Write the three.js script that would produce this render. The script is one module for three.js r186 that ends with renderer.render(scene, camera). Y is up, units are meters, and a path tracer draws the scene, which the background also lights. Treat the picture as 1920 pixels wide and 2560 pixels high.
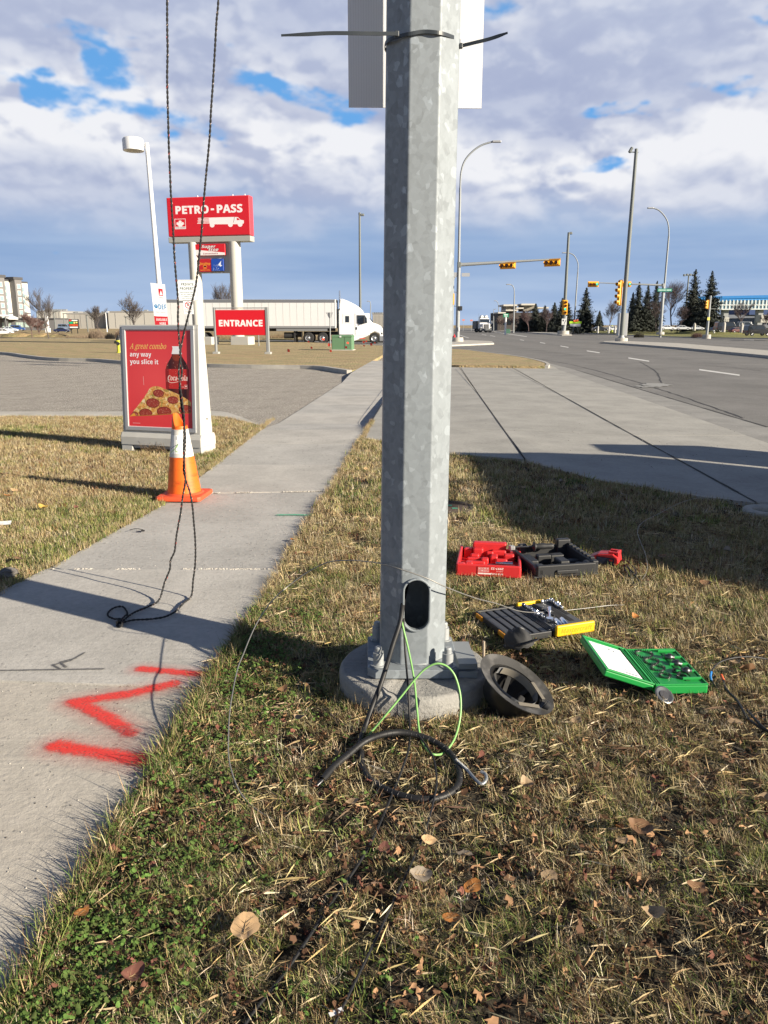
import * as THREE from 'three';
import { mergeGeometries, toCreasedNormals } from 'three/addons/utils/BufferGeometryUtils.js';
import { RoundedBoxGeometry } from 'three/addons/geometries/RoundedBoxGeometry.js';
import { Brush, Evaluator, SUBTRACTION } from 'three-bvh-csg';

// ------------------------------------------------------------------ camera, sky, sun, exposure
const F = 1930, CX = 960, CY = 1280, EYE = 1.6, PITCH = Math.atan(468 / F);
const scene = new THREE.Scene();
const camera = new THREE.PerspectiveCamera(2 * Math.atan(1280 / F) * 180 / Math.PI, 0.75, 0.05, 6000);
camera.position.set(0, EYE, 0);
camera.rotation.x = -PITCH;
scene.add(camera);
const renderer = new THREE.WebGLRenderer({ antialias: true });
renderer.toneMapping = THREE.LinearToneMapping;
renderer.toneMappingExposure = 2.05;
renderer.shadowMap.enabled = true;
const EXPO = 2.05;
const SUN_AZ = 28 * Math.PI / 180, SUN_EL = 19.5 * Math.PI / 180;   // the sun stands to the right and a little behind the viewer
const SUN = new THREE.Vector3(Math.cos(SUN_EL) * Math.cos(SUN_AZ), Math.sin(SUN_EL), Math.cos(SUN_EL) * Math.sin(SUN_AZ));
const sun = new THREE.DirectionalLight(new THREE.Color(1.0, 0.885, 0.71), 5);
sun.position.copy(SUN).multiplyScalar(100);
sun.castShadow = true; sun.shadow.radius = 1;
Object.assign(sun.shadow.camera, { left: -90, right: 90, top: 90, bottom: -90, near: 1, far: 400 });
sun.shadow.mapSize.set(4096, 4096);
scene.add(sun, sun.target);

// ------------------------------------------------------------------ numbers
function rng(a) { return () => { a = (a + 0x6d2b79f5) | 0; let t = Math.imul(a ^ (a >>> 15), 1 | a); t = (t + Math.imul(t ^ (t >>> 7), 61 | t)) ^ t; return ((t ^ (t >>> 14)) >>> 0) / 4294967296; }; }
const R = rng(11);
const rr = (a, b) => a + (b - a) * R();
const clamp = (x, a = 0, b = 1) => Math.min(b, Math.max(a, x));
const mixf = (a, b, t) => a + (b - a) * t;
const sstep = (a, b, x) => { const t = clamp((x - a) / (b - a)); return t * t * (3 - 2 * t); };
const HT = new Float32Array(65536); { const h = rng(77); for (let i = 0; i < 65536; i++) HT[i] = h(); }
const hash2 = (x, y) => HT[((x & 255) + ((y & 255) << 8)) & 65535];
function vnoise(x, y, per = 256) {                                   // value noise that repeats after per cells
  const ix = Math.floor(x), iy = Math.floor(y), fx = x - ix, fy = y - iy, u = fx * fx * (3 - 2 * fx), v = fy * fy * (3 - 2 * fy);
  const m = (a) => ((a % per) + per) % per, x0 = m(ix), x1 = m(ix + 1), y0 = m(iy), y1 = m(iy + 1);
  return (hash2(x0, y0) * (1 - u) + hash2(x1, y0) * u) * (1 - v) + (hash2(x0, y1) * (1 - u) + hash2(x1, y1) * u) * v;
}
function fbm(x, y, oct = 4, per = 256, gain = 0.5) {
  let s = 0, a = 1, n = 0;
  for (let i = 0; i < oct; i++) { s += a * vnoise(x + i * 17, y + i * 31, per); n += a; a *= gain; x *= 2; y *= 2; per = Math.min(256, per * 2); }
  return s / n;
}

// ------------------------------------------------------------------ the sky: broken cumulus over a grey-blue layer
function skyTexture() {
  const W = 4096, H = 2048, d = new Float32Array(W * H * 4);
  const gaps = [[-22.6,14,1.2,.5],[-20.4,13.6,2.0,.62],[-23,13.8,1.4,.5],[-19.6,17.0,1.4,.5],[-18.2,15.3,1.2,1.0],[-17.0,16.4,1.5,.55],[-15.6,13.7,.9,.75],[-13.4,12.6,1.3,.45],[-11.8,12.0,.9,.4],[-9.4,15.8,1.6,.5],[-6.7,15.2,1.8,.5],[-4.4,14.4,1.8,.5],[-2.1,13.6,1.4,.5],[15.0,10.0,1.7,.32],[13.6,10.2,1.0,.25],[16.5,13.2,1.6,.3],[14.8,13.4,.9,.25],[22.6,14.2,2.0,.4],[8.2,19.3,1.2,.35],[24.5,17.5,1.2,.3]];
  for (let j = 0; j < H; j++) {
    const el = ((j + 0.5) / H - 0.5) * 180, jb = j - j % 8;
    for (let i = 0; i < W; i++) {
      const q = (j * W + i) * 4, view = el < 30 && el > -2 && Math.abs(i / W * 360 - 90) < 45;
      if (!view && (j % 8 || i % 8)) { const s = (jb * W + i - i % 8) * 4; if (d[s + 3]) { d[q] = d[s]; d[q + 1] = d[s + 1]; d[q + 2] = d[s + 2]; d[q + 3] = 1; continue; } }
      const lon = ((i + 0.5) / W - 0.5) * 360;                        // 0 looks along +x
      let az = lon + 90; if (az > 180) az -= 360;                      // 0 looks along -z, to the right is positive
      const k = (j * W + i) * 4, e = Math.max(el, -2), elp = e * Math.PI / 180, azp = az * Math.PI / 180;
      const big = (x, y) => fbm(x * .085 + 40, y * .21 + 7, 4, 256, .45), puff = (x, y) => fbm(x * .34 + 90, y * .66 + 31, 6, 256, .52);
      const wx = (fbm(az * .35 + 11, e * .5 + 5, 3) - .5) * 1.2, wy = (fbm(az * .35 + 71, e * .5 + 35, 3) - .5) * .8;
      const A = big(az + wx, e + wy), B = puff(az + wx, e + wy), c = A * .5 + B * .5;
      const emb = clamp((B - puff(az + wx + .5, e + wy + .6)) * 1.9 + (A - big(az + 1.6, e + 1.3)) * 1.2, -.3, .3);
      let gap = 0, gapUp = 0;
      const front = 1 - sstep(30, 42, Math.abs(az));
      if (front > 0 && e > 4 && e < 26) { const ax = az + (B - .5) * 4.5 + wx, ey = e + (puff(az * 1.3 + 60, e * 1.3) - .5) * 1.8; for (const [gx, gy, sx, sy] of gaps) { const p = (ax - gx) / (sx * 1.35), q = (ey - gy) / (sy * 1.5), q2 = (ey + .9 - gy) / (sy * 1.5); gap += Math.exp(-(p * p + q * q)); gapUp += Math.exp(-(p * p + q2 * q2)); } }
      const gen = sstep(.52, .62, A) * sstep(8, 12, e) * (1 - front), up = 1 - sstep(.60, .74, fbm(az * .03 + 3, e * .06 + 60, 5)) * .55;
      let blue0 = 0; const blue = clamp(Math.max(sstep(.42, 1.08, Math.min(gap * 1.0, .96) + (puff(az * 1.5 + 33, e * 1.9 + 8) - .5) * 1.5) * front, gen, up * sstep(21, 30, e)));
      blue0 = blue * (1 - .6 * sstep(.48, .72, fbm(az * .55 + 17, e * 1.7 + 63, 6, 256, .58)));
      const rim = clamp((gapUp - gap) * .9, 0, 1) * front;
      const centre = mixf(12.4, 9.4, sstep(-14, 20, az)) + (A - .5) * 7;
      const band = Math.exp(-Math.pow((e - centre) / 2.9, 2));
      let w = band * (.32 + sstep(2, -10, az) * .12 + .8 * sstep(.40, .62, c)) + rim * .5 + emb * (.3 + band * .8) + sstep(13.5, 16.5, e) * sstep(.44, .66, B) * .18;
      const low = sstep(9.6, 5.4, e + (A - .5) * 5 + (B - .5) * 1.6);
      w = clamp(w) * (1 - low * .92);
      const streak = fbm(az * .075 + 5, e * 1.1 + 21, 5) - .5, hz = sstep(5, -.5, e);
      let r = .485 + (c - .5) * .22 + emb * .10, g = .54 + (c - .5) * .22 + emb * .10, b = .705 + (c - .5) * .16 + emb * .08;   // lilac grey cloud
      r = mixf(r, mixf(.335, .42, hz) + streak * .24, low); g = mixf(g, mixf(.465, .545, hz) + streak * .22, low); b = mixf(b, mixf(.695, .765, hz) + streak * .15, low);
      r = mixf(r, .88, w); g = mixf(g, .89, w); b = mixf(b, .93, w);
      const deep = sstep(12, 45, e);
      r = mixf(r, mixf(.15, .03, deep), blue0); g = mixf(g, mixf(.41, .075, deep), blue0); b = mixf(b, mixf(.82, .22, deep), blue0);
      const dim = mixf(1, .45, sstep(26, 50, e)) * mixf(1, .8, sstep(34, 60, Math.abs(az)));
      const sd = Math.cos(elp) * Math.sin(azp) * SUN.x + Math.sin(elp) * SUN.y - Math.cos(elp) * Math.cos(azp) * SUN.z, glow = 1 + .6 * Math.pow(Math.max(sd, 0), 8);
      d[k] = r / EXPO * dim * glow; d[k + 1] = g / EXPO * dim * glow; d[k + 2] = b / EXPO * dim * glow; d[k + 3] = 1;
    }
  }
  const t = new THREE.DataTexture(d, W, H, THREE.RGBAFormat, THREE.FloatType);
  t.mapping = THREE.EquirectangularReflectionMapping; t.magFilter = t.minFilter = THREE.LinearFilter; t.needsUpdate = true;
  return t;
}
const skyTex = skyTexture();
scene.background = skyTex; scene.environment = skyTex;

// ------------------------------------------------------------------ places: a pixel of the photograph gives a direction, a plane or a distance gives the point
const cP = Math.cos(PITCH), sP = Math.sin(PITCH);
const V = (x, y, z) => new THREE.Vector3(x, y, z);
function dirOf(u, v) { const a = (u - CX) / F, b = (CY - v) / F; return V(a, b * cP - sP, -(cP + b * sP)); }
function G(u, v, y = 0) { const r = dirOf(u, v), t = (y - EYE) / r.y; return V(r.x * t, y, r.z * t); }
function P(u, v, D) { const r = dirOf(u, v), t = D / -r.z; return V(r.x * t, EYE + r.y * t, -D); }
const mpp = (u, v, D) => { const r = dirOf(u, v); return D / -r.z / F; };   // metres per photograph pixel at horizontal depth D
const XZ = (list, y = 0) => list.map(([u, v, yy]) => { const p = G(u, v, yy ?? y); return [p.x, p.z]; });

// ------------------------------------------------------------------ geometry
const clean = (g) => { const n = g.index ? g.toNonIndexed() : g; for (const k of Object.keys(n.attributes)) if (!['position', 'normal', 'uv'].includes(k)) n.deleteAttribute(k); if (!n.attributes.uv) n.setAttribute('uv', new THREE.BufferAttribute(new Float32Array(n.attributes.position.count * 2), 2)); n.morphAttributes = {}; n.clearGroups(); return n; };
const merge = (list) => list.length === 1 ? clean(list[0]) : mergeGeometries(list.map(clean));
const T = (g, x = 0, y = 0, z = 0, rx = 0, ry = 0, rz = 0) => { if (rx) g.rotateX(rx); if (rz) g.rotateZ(rz); if (ry) g.rotateY(ry); return g.translate(x, y, z); };
const box = (w, h, d, x = 0, y = 0, z = 0) => new THREE.BoxGeometry(w, h, d).translate(x, y, z);
const rbox = (w, h, d, r, x = 0, y = 0, z = 0, s = 2) => new RoundedBoxGeometry(w, h, d, s, Math.min(r, w / 2.01, h / 2.01, d / 2.01)).translate(x, y, z);
const cyl = (r0, r1, h, x = 0, y = 0, z = 0, n = 16, open = false) => new THREE.CylinderGeometry(r1, r0, h, n, 1, open).translate(x, y + h / 2, z);   // r0 at the bottom
const sph = (r, x, y, z, n = 12) => new THREE.SphereGeometry(r, n, n * .7 | 0).translate(x, y, z);
const lathe = (pts, n = 24) => new THREE.LatheGeometry(pts.map(([x, y]) => new THREE.Vector2(x, y)), n);
function bar(a, b, r, r2 = r, n = 8) {
  const d = b.clone().sub(a), g = new THREE.CylinderGeometry(r2, r, d.length(), n, 1);
  g.translate(0, d.length() / 2, 0).applyQuaternion(new THREE.Quaternion().setFromUnitVectors(V(0, 1, 0), d.normalize()));
  return g.translate(a.x, a.y, a.z);
}
const curve = (pts) => new THREE.CatmullRomCurve3(pts, false, 'centripetal');
const tube = (pts, r, n = 8, seg = 0) => new THREE.TubeGeometry(curve(pts), seg || pts.length * 8, r, n);
function extrude(pts, depth, bevel = 0, holes = []) {                  // outline in x, y; from z = -depth/2 to depth/2
  const s = new THREE.Shape(pts.map(([x, y]) => new THREE.Vector2(x, y)));
  for (const h of holes) s.holes.push(new THREE.Path(h.map(([x, y]) => new THREE.Vector2(x, y))));
  return new THREE.ExtrudeGeometry(s, { depth: depth - 2 * bevel, bevelEnabled: bevel > 0, bevelSize: bevel, bevelThickness: bevel, bevelOffset: -bevel, bevelSegments: 2, steps: 1 }).translate(0, 0, -depth / 2 + bevel);
}
function boxUV(g, s = 1) {                                             // metres from the dominant axis of each face
  g = clean(g); const p = g.attributes.position, uv = g.attributes.uv, a = V(), b = V(), c = V(), n = V();
  for (let i = 0; i < p.count; i += 3) {
    a.fromBufferAttribute(p, i); b.fromBufferAttribute(p, i + 1); c.fromBufferAttribute(p, i + 2);
    n.crossVectors(b.clone().sub(a), c.clone().sub(a)); const X = Math.abs(n.x), Y = Math.abs(n.y), Z = Math.abs(n.z);
    [a, b, c].forEach((q, k) => Y >= X && Y >= Z ? uv.setXY(i + k, q.x * s, -q.z * s) : X > Z ? uv.setXY(i + k, q.z * s, q.y * s) : uv.setXY(i + k, q.x * s, q.y * s));
  }
  return g;
}
function prism(pts, yTop, yBot, uvs = 1) {                             // pts [x, z, own top height]; top face and walls
  const area = pts.reduce((s, [x, z], i) => { const [a, b] = pts[(i + 1) % pts.length]; return s + x * b - a * z; }, 0);
  if (area < 0) pts = pts.slice().reverse();                            // in x, z this order runs clockwise seen from above
  const top = pts.map(([x, z, y]) => V(x, y ?? yTop, z)), tris = THREE.ShapeUtils.triangulateShape(pts.map(([x, z]) => new THREE.Vector2(x, z)), []), pos = [];
  const put = (...q) => q.forEach((p) => pos.push(p.x, p.y, p.z));
  for (const [a, b, c] of tris) { const n = V().crossVectors(top[b].clone().sub(top[a]), top[c].clone().sub(top[a])); n.y > 0 ? put(top[a], top[b], top[c]) : put(top[a], top[c], top[b]); }
  if (yBot !== undefined) for (let i = 0; i < pts.length; i++) {
    const a = top[i], b = top[(i + 1) % pts.length], c = V(a.x, yBot, a.z), e = V(b.x, yBot, b.z);
    put(a, b, c); put(b, e, c);
  }
  const g = new THREE.BufferGeometry(); g.setAttribute('position', new THREE.Float32BufferAttribute(pos, 3)); g.computeVertexNormals();
  return boxUV(g, uvs);
}
function inset(pts, d) {                                               // convex outlines only
  const area = pts.reduce((s, [x, z], i) => { const [a, b] = pts[(i + 1) % pts.length]; return s + x * b - a * z; }, 0), sg = area > 0 ? 1 : -1, n = pts.length;
  return pts.map((p, i) => {
    const a = pts[(i + n - 1) % n], c = pts[(i + 1) % n];
    let e1 = [p[0] - a[0], p[1] - a[1]], e2 = [c[0] - p[0], c[1] - p[1]]; const l1 = Math.hypot(...e1) || 1, l2 = Math.hypot(...e2) || 1;
    const n1 = [-e1[1] / l1 * sg, e1[0] / l1 * sg], n2 = [-e2[1] / l2 * sg, e2[0] / l2 * sg], k = d / Math.max(.3, 1 + n1[0] * n2[0] + n1[1] * n2[1]);
    return [p[0] + (n1[0] + n2[0]) * k, p[1] + (n1[1] + n2[1]) * k, p[2]];
  });
}
function inside(x, z, pts) { let c = false; for (let i = 0, j = pts.length - 1; i < pts.length; j = i++) if ((pts[i][1] > z) !== (pts[j][1] > z) && x < (pts[j][0] - pts[i][0]) * (z - pts[i][1]) / (pts[j][1] - pts[i][1]) + pts[i][0]) c = !c; return c; }

// ------------------------------------------------------------------ things, parts
const used = {};
const numbered = (name) => { const n = used[name] ?? -1; used[name] = n + 1; return n < 0 ? name : name + '_' + String(n + 1).padStart(3, '0'); };
function tag(o, label, category, group, kind) { if (label) o.userData.label = label; if (category) o.userData.category = category; if (group) o.userData.group = group; if (kind) o.userData.kind = kind; return o; }
function thing(name, label, category, pos = V(0, 0, 0), turn = 0, group) { const o = new THREE.Group(); o.name = numbered(name); o.position.copy(pos); o.rotation.y = turn; scene.add(o); return tag(o, label, category, group); }
function part(parent, name, geo, m, label) {
  const o = new THREE.Mesh(Array.isArray(geo) ? merge(geo) : geo, m); o.castShadow = o.receiveShadow = true;
  const n = (parent.userData.counts ??= {}); const k = n[name] = (n[name] ?? -1) + 1;
  o.name = k ? name + '_' + String(k).padStart(3, '0') : name; parent.add(o); if (label) o.userData.label = label; return o;
}
function solo(name, geo, m, label, category, group, kind) { const o = new THREE.Mesh(Array.isArray(geo) ? merge(geo) : geo, m); o.castShadow = o.receiveShadow = true; o.name = numbered(name); scene.add(o); return tag(o, label, category, group, kind); }
function copy(o, label, pos, turn) { const c = o.clone(); c.userData = { ...o.userData }; c.name = numbered(o.name.replace(/_\d{3}$/, '')); scene.add(c); if (label) c.userData.label = label; if (pos) c.position.copy(pos); if (turn !== undefined) c.rotation.y = turn; return c; }

// ------------------------------------------------------------------ materials
const lin = (r, g, b) => new THREE.Color().setRGB(r, g, b);
const std = (c, rough = .7, metal = 0, more = {}) => new THREE.MeshStandardMaterial({ color: Array.isArray(c) ? lin(...c) : new THREE.Color(c), roughness: rough, metalness: metal, ...more });
const phys = (c, rough, metal, more = {}) => new THREE.MeshPhysicalMaterial({ color: Array.isArray(c) ? lin(...c) : new THREE.Color(c), roughness: rough, metalness: metal, ...more });
function dataTex(n, fn, srgb = true, h = n) {                          // fn(x, y) with x, y in 0..1 -> [r, g, b] as shown values 0..1 (or a number)
  const d = new Uint8Array(n * h * 4);
  for (let j = 0; j < h; j++) for (let i = 0; i < n; i++) { const c = fn(i / n, j / h), k = (j * n + i) * 4, q = typeof c === 'number' ? [c, c, c] : c; for (let a = 0; a < 3; a++) d[k + a] = clamp(q[a]) * 255; d[k + 3] = 255; }
  const t = new THREE.DataTexture(d, n, h); t.wrapS = t.wrapT = THREE.RepeatWrapping; t.magFilter = t.minFilter = THREE.LinearFilter; if (srgb) t.colorSpace = THREE.SRGBColorSpace; t.needsUpdate = true; return t;
}
const rep = (t, s) => { const c = t.clone(); c.repeat.set(s, s); c.needsUpdate = true; return c; };
const toS = (x) => x <= .0031308 ? x * 12.92 : 1.055 * Math.pow(x, 1 / 2.4) - .055;
const S3 = (r, g, b) => [toS(r), toS(g), toS(b)];
function canvas(w, h, draw) { const c = document.createElement('canvas'); c.width = w; c.height = h; draw(c.getContext('2d'), w, h); const t = new THREE.CanvasTexture(c); t.colorSpace = THREE.SRGBColorSpace; t.magFilter = THREE.LinearFilter; return t; }
function fitText(k, t, x, y, w, stroke) { k.save(); k.translate(x, y); k.scale(w / k.measureText(t).width, 1); k.fillText(t, 0, 0); if (stroke) k.strokeText(t, 0, 0); k.restore(); }
function printMat(w, h, draw, rough = .5) { return std([1, 1, 1], rough, 0, { map: canvas(w, h, draw) }); }
const flat = (w, h, x = 0, y = 0, z = 0) => new THREE.PlaneGeometry(w, h).translate(x, y, z);
// specks and pits scattered on a repeating tile
function specks(n, count, rMin, rMax, seed) { const q = rng(seed), m = new Float32Array(n * n); for (let s = 0; s < count; s++) { const x = q() * n, y = q() * n, r = mixf(rMin, rMax, Math.pow(q(), 3)), v = .35 + .65 * q(), ang = q() * 3.1, el = .5 + .5 * q(); for (let j = -Math.ceil(r); j <= r; j++) for (let i = -Math.ceil(r); i <= r; i++) { const a = i * Math.cos(ang) + j * Math.sin(ang), b = (-i * Math.sin(ang) + j * Math.cos(ang)) / el, dd = a * a + b * b; if (dd < r * r + .3) { const k = ((((y | 0) + j) % n + n) % n) * n + (((x | 0) + i) % n + n) % n; m[k] = Math.max(m[k], v); } } } return m; }

const M = {};
{ // broomed concrete, 2 m tile
  const N = 1024, pits = specks(N, 950, .5, 4.5, 5), chips = specks(N, 420, .5, 3.2, 6);
  const at = (m, x, y) => m[((y * N) | 0) % N * N + ((x * N) | 0) % N];
  M.concreteMap = dataTex(N, (x, y) => {
    const a = fbm(x * 5, y * 5, 5, 5), b = fbm(x * 90, y * 90, 3, 90), br = vnoise(x * 6, y * 240, 240), grain = hash2(x * N, y * N);
    let l = .435 + (a - .5) * .22 + (b - .5) * .11 + (br - .5) * .028 + (grain - .5) * .06;
    l -= at(pits, x, y) * .15; l += at(chips, x, y) * .10;
    return S3(l * 1.02, l * .985, l * .915);
  });
  M.concreteBump = dataTex(N, (x, y) => .5 + (fbm(x * 170, y * 170, 3, 170) - .5) * .4 + (vnoise(x * 6, y * 240, 240) - .5) * .2 + (hash2(x * N, y * N) - .5) * .22 - at(pits, x, y) * .3 + at(chips, x, y) * .25, false);
  M.concrete = std([1, 1, 1], .9, 0, { map: rep(M.concreteMap, .5), bumpMap: rep(M.concreteBump, .5), bumpScale: .003 });
  M.concreteB = std([.93, .94, .955], .9, 0, { map: rep(M.concreteMap, .43), bumpMap: rep(M.concreteBump, .43), bumpScale: .003 });
  M.concreteC = std([1.0, .962, .905], .9, 0, { map: rep(M.concreteMap, .37), bumpMap: rep(M.concreteBump, .37), bumpScale: .0035 });
  M.apron = std([.76, .77, .765], .88, 0, { map: rep(M.concreteMap, .4), bumpMap: rep(M.concreteBump, .4), bumpScale: .003 });
  M.kerb = std([1.0, .99, .96], .9, 0, { map: rep(M.concreteMap, .61), bumpMap: rep(M.concreteBump, .61), bumpScale: .005 });
}
M.footing = std([.66, .67, .68], .9, 0, { map: rep(M.concreteMap, .61), bumpMap: rep(M.concreteBump, .61), bumpScale: .006 });
{ // worn asphalt with stone showing, 2 m tile; smoother road, 4 m tile
  const N = 1024;
  const st = (x, y, k) => { let best = 9, id = 0; const gx = Math.floor(x * k), gy = Math.floor(y * k); for (let j = -1; j <= 1; j++) for (let i = -1; i <= 1; i++) { const cx = ((gx + i) % k + k) % k, cy = ((gy + j) % k + k) % k, dx = gx + i + hash2(cx + 3, cy) - x * k, dy = gy + j + hash2(cx, cy + 9) - y * k, dd = dx * dx + dy * dy; if (dd < best) { best = dd; id = hash2(cx + 31, cy + 57); } } return [Math.sqrt(best), id]; };
  M.lotMap = dataTex(N, (x, y) => { const [d0, id] = st(x, y, 96), a = fbm(x * 4, y * 4, 4, 4); const stone = sstep(.55, .25, d0) * (.3 + .7 * id); const l = .10 + stone * .30 * id + (a - .5) * .06; return S3(l * 1.04, l, l * .94); });
  M.lotBump = dataTex(N, (x, y) => { const [d0] = st(x, y, 96); return sstep(.7, .1, d0); }, false);
  M.lot = std([2.05, 1.96, 1.82], .92, 0, { map: rep(M.lotMap, .5), bumpMap: rep(M.lotBump, .5), bumpScale: .006 });
  M.roadMap = dataTex(N, (x, y) => { const a = fbm(x * 3, y * 3, 5, 3), g = hash2(x * N, y * N), b = fbm(x * 40, y * 40, 3, 40); const l = .17 + (a - .5) * .11 + (g - .5) * .08 + (b - .5) * .04; return S3(l * 1.03, l, l * .95); });
  M.road = std([1, 1, 1], .9, 0, { map: rep(M.roadMap, .22), bumpMap: rep(M.lotBump, .3), bumpScale: .003 });
  M.gutter = std([.60, .61, .62], .9, 0, { map: rep(M.concreteMap, .45), bumpMap: rep(M.concreteBump, .45), bumpScale: .004 });
}
{ // soil and thatch under the grass (1 m tile), lawn seen from far (6 m tile)
  const N = 512;
  M.soilMap = dataTex(N, (x, y) => { const a = fbm(x * 6, y * 6, 4, 6), b = fbm(x * 60, y * 60, 3, 60), g = hash2(x * N, y * N); const l = .024 + (a - .5) * .025 + (b - .5) * .045 + (g - .5) * .04; return S3(l * 1.25, l * 1.0, l * .62); });
  M.soilBump = dataTex(N, (x, y) => fbm(x * 30, y * 30, 4, 30), false);
  M.soil = std([1, 1, 1], 1, 0, { map: M.soilMap, bumpMap: M.soilBump, bumpScale: .02 });
  M.lawnMap = dataTex(1024, (x, y) => { const a = fbm(x * 5, y * 5, 5, 5), b = fbm(x * 120, y * 60, 3, 60), g = hash2(x * 1024, y * 1024); const l = .33 + (a - .5) * .15 + (b - .5) * .2 + (g - .5) * .12, gr = sstep(.52, .7, fbm(x * 9 + 4, y * 9, 4, 9)); return S3(l * mixf(1.14, .72, gr * .5), l * mixf(.86, .78, gr * .5), l * mixf(.46, .38, gr)); });
  M.lawn = std([1, 1, 1], 1, 0, { map: rep(M.lawnMap, .17), bumpMap: rep(M.soilBump, .5), bumpScale: .05 });
  M.field = std([.88, .84, .8], 1, 0, { map: rep(M.lawnMap, .04), bumpMap: rep(M.soilBump, .2), bumpScale: .1 });
  M.greenLawn = std([.56, .70, .42], 1, 0, { map: rep(M.lawnMap, .13), bumpMap: rep(M.soilBump, .5), bumpScale: .05 });
}
{ // hot-dip galvanising: angular flakes of zinc in several tones
  const N = 1024, flake = (x, y, k, off) => { const qx = x + (fbm(x * 24 + off, y * 24, 3, 24) - .5) * .035, qy = y + (fbm(x * 24, y * 24 + off, 3, 24) - .5) * .035; let best = 9, id = 0; const gx = Math.floor(qx * k), gy = Math.floor(qy * k); for (let j = -1; j <= 1; j++) for (let i = -1; i <= 1; i++) { const cx = ((gx + i) % k + k) % k, cy = ((gy + j) % k + k) % k, dx = (gx + i + hash2(cx + off, cy) - qx * k), dy = (gy + j + hash2(cx, cy + off) - qy * k), dd = dx * dx + dy * dy * .6; if (dd < best) { best = dd; id = hash2(cx + 91 + off, cy + 17); } } return id; };
  const tone = (x, y) => { const a = flake(x, y, 34, 1), b = flake(x, y, 58, 60), lump = fbm(x * 4, y * 4, 4, 4); let t = .5 + (a - .5) * .20 + (b - .5) * .17; if (a > .95) t += .30; if (b > .965) t += .26; if (a < .1) t -= .06; return t + (lump - .5) * .14 + (hash2(x * N, y * N) - .5) * .025; };
  const memo = new Float32Array(N * N); for (let j = 0; j < N; j++) for (let i = 0; i < N; i++) memo[j * N + i] = tone(i / N, j / N);
  const tn = (x, y) => memo[(Math.round(y * N) % N) * N + Math.round(x * N) % N];
  M.zincMap = dataTex(N, (x, y) => { const t = tn(x, y), l = .29 + (t - .5) * .23; return S3(l * .82, l * .92, l * 1.0); });
  M.zincRough = dataTex(N, (x, y) => .6 - (tn(x, y) - .5) * .35, false);
  M.zinc = std([1, 1, 1], 1, .15, { map: rep(M.zincMap, 1), roughnessMap: M.zincRough });
  M.steel = std([.34, .36, .37], .55, .25, { map: null });
}
M.zincPlain = std([.28, .30, .31], .6, .2);
M.poleGrey = std([.28, .295, .30], .55, .2);
M.poleDark = std([.16, .175, .17], .65, .2);
M.white = std([.70, .71, .72], .5);
M.whiteGloss = phys([.8, .81, .82], .3, 0, { clearcoat: .6, clearcoatRoughness: .15 });
M.offWhite = std([.46, .455, .42], .55);
M.signGrey = std([.36, .365, .345], .6);
M.red = std([.62, .022, .035], .5);
M.redPlastic = std([.60, .028, .03], .45);
M.blackPlastic = std([.024, .025, .027], .5);
M.blackRubber = std([.014, .014, .015], .55);
M.blackMatte = std([.02, .02, .021], .85);
M.greyPlastic = std([.17, .17, .17], .55);
M.chrome = std([.72, .73, .75], .18, 1);
M.darkSteel = std([.12, .12, .125], .35, .9);
M.yellowPlastic = std([.78, .48, .012], .42);
M.greenPlastic = std([.016, .30, .06], .42);
M.glassDark = phys([.02, .025, .03], .08, 0, { clearcoat: 1, clearcoatRoughness: .05 });
M.tyre = std([.018, .018, .019], .85);
M.hub = std([.45, .46, .47], .35, .8);
M.alu = std([.44, .45, .46], .45, .4);

// ================================================================== THE GROUND
const ROAD_Y = -0.125;
const w2 = (p) => [p.x, p.z];
solo('ground', prism([[-2500, 40], [2500, 40], [2500, -3000], [-2500, -3000]], -0.17), M.field, null, null, null, 'structure');
solo('access_road', prism([[-70, -7], [0.6, -7], [0.6, -46], [-70, -46]], -0.129, -0.168), M.lot, null, null, null, 'structure');
solo('road', prism([[0.6, 6], [150, 6], [150, -420], [30, -420], [-160, -150], [-160, -46], [0.6, -46]], ROAD_Y, -0.168), M.road, null, null, null, 'structure');

// --- sidewalk in slabs
const SWL = XZ([[1010, 860], [956, 888], [893, 923], [833, 960], [680, 1052], [520, 1178], [402, 1264], [253, 1347], [106, 1428], [0, 1481]]);
const SWR = XZ([[1048, 860], [1020, 905], [992, 950], [942, 1030], [903, 1095], [832, 1210], [762, 1322], [706, 1412], [652, 1500], [598, 1585], [490, 1750], [427, 1850], [368, 1945], [309, 2040], [216, 2185], [127, 2330], [39, 2475], [0, 2535]]);
{ const e = (l) => { const [a, b] = [l[l.length - 3], l[l.length - 1]], k = (0.5 + a[1]) / (a[1] - b[1]); l.push([a[0] + (b[0] - a[0]) * k, -0.5 + 1.0]); }; SWL.push([SWL[9][0] - .17, .4]); SWR.push([SWR[17][0] - .14, .4]); }
const atZ = (l, z) => { for (let i = 0; i < l.length - 1; i++) { const a = l[i], b = l[i + 1]; if ((a[1] <= z) === (z <= b[1])) return mixf(a[0], b[0], (z - a[1]) / (b[1] - a[1])); } return z < l[0][1] ? l[0][0] : l[l.length - 1][0]; };
const sideY = (z) => -0.115 * sstep(-11.6, -14.2, z) * sstep(-27, -24, z);
const sidewalk = new THREE.Group(); sidewalk.name = 'sidewalk'; sidewalk.userData.kind = 'structure'; scene.add(sidewalk);
const SLAB_Z = [0.4, -1.35, -3.26, -4.95, -7.42, -8.95, -10.6, -12.2, -13.7, -15.4, -17.2, -19.2, -21.5, -24, -27, -31, -36];
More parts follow.
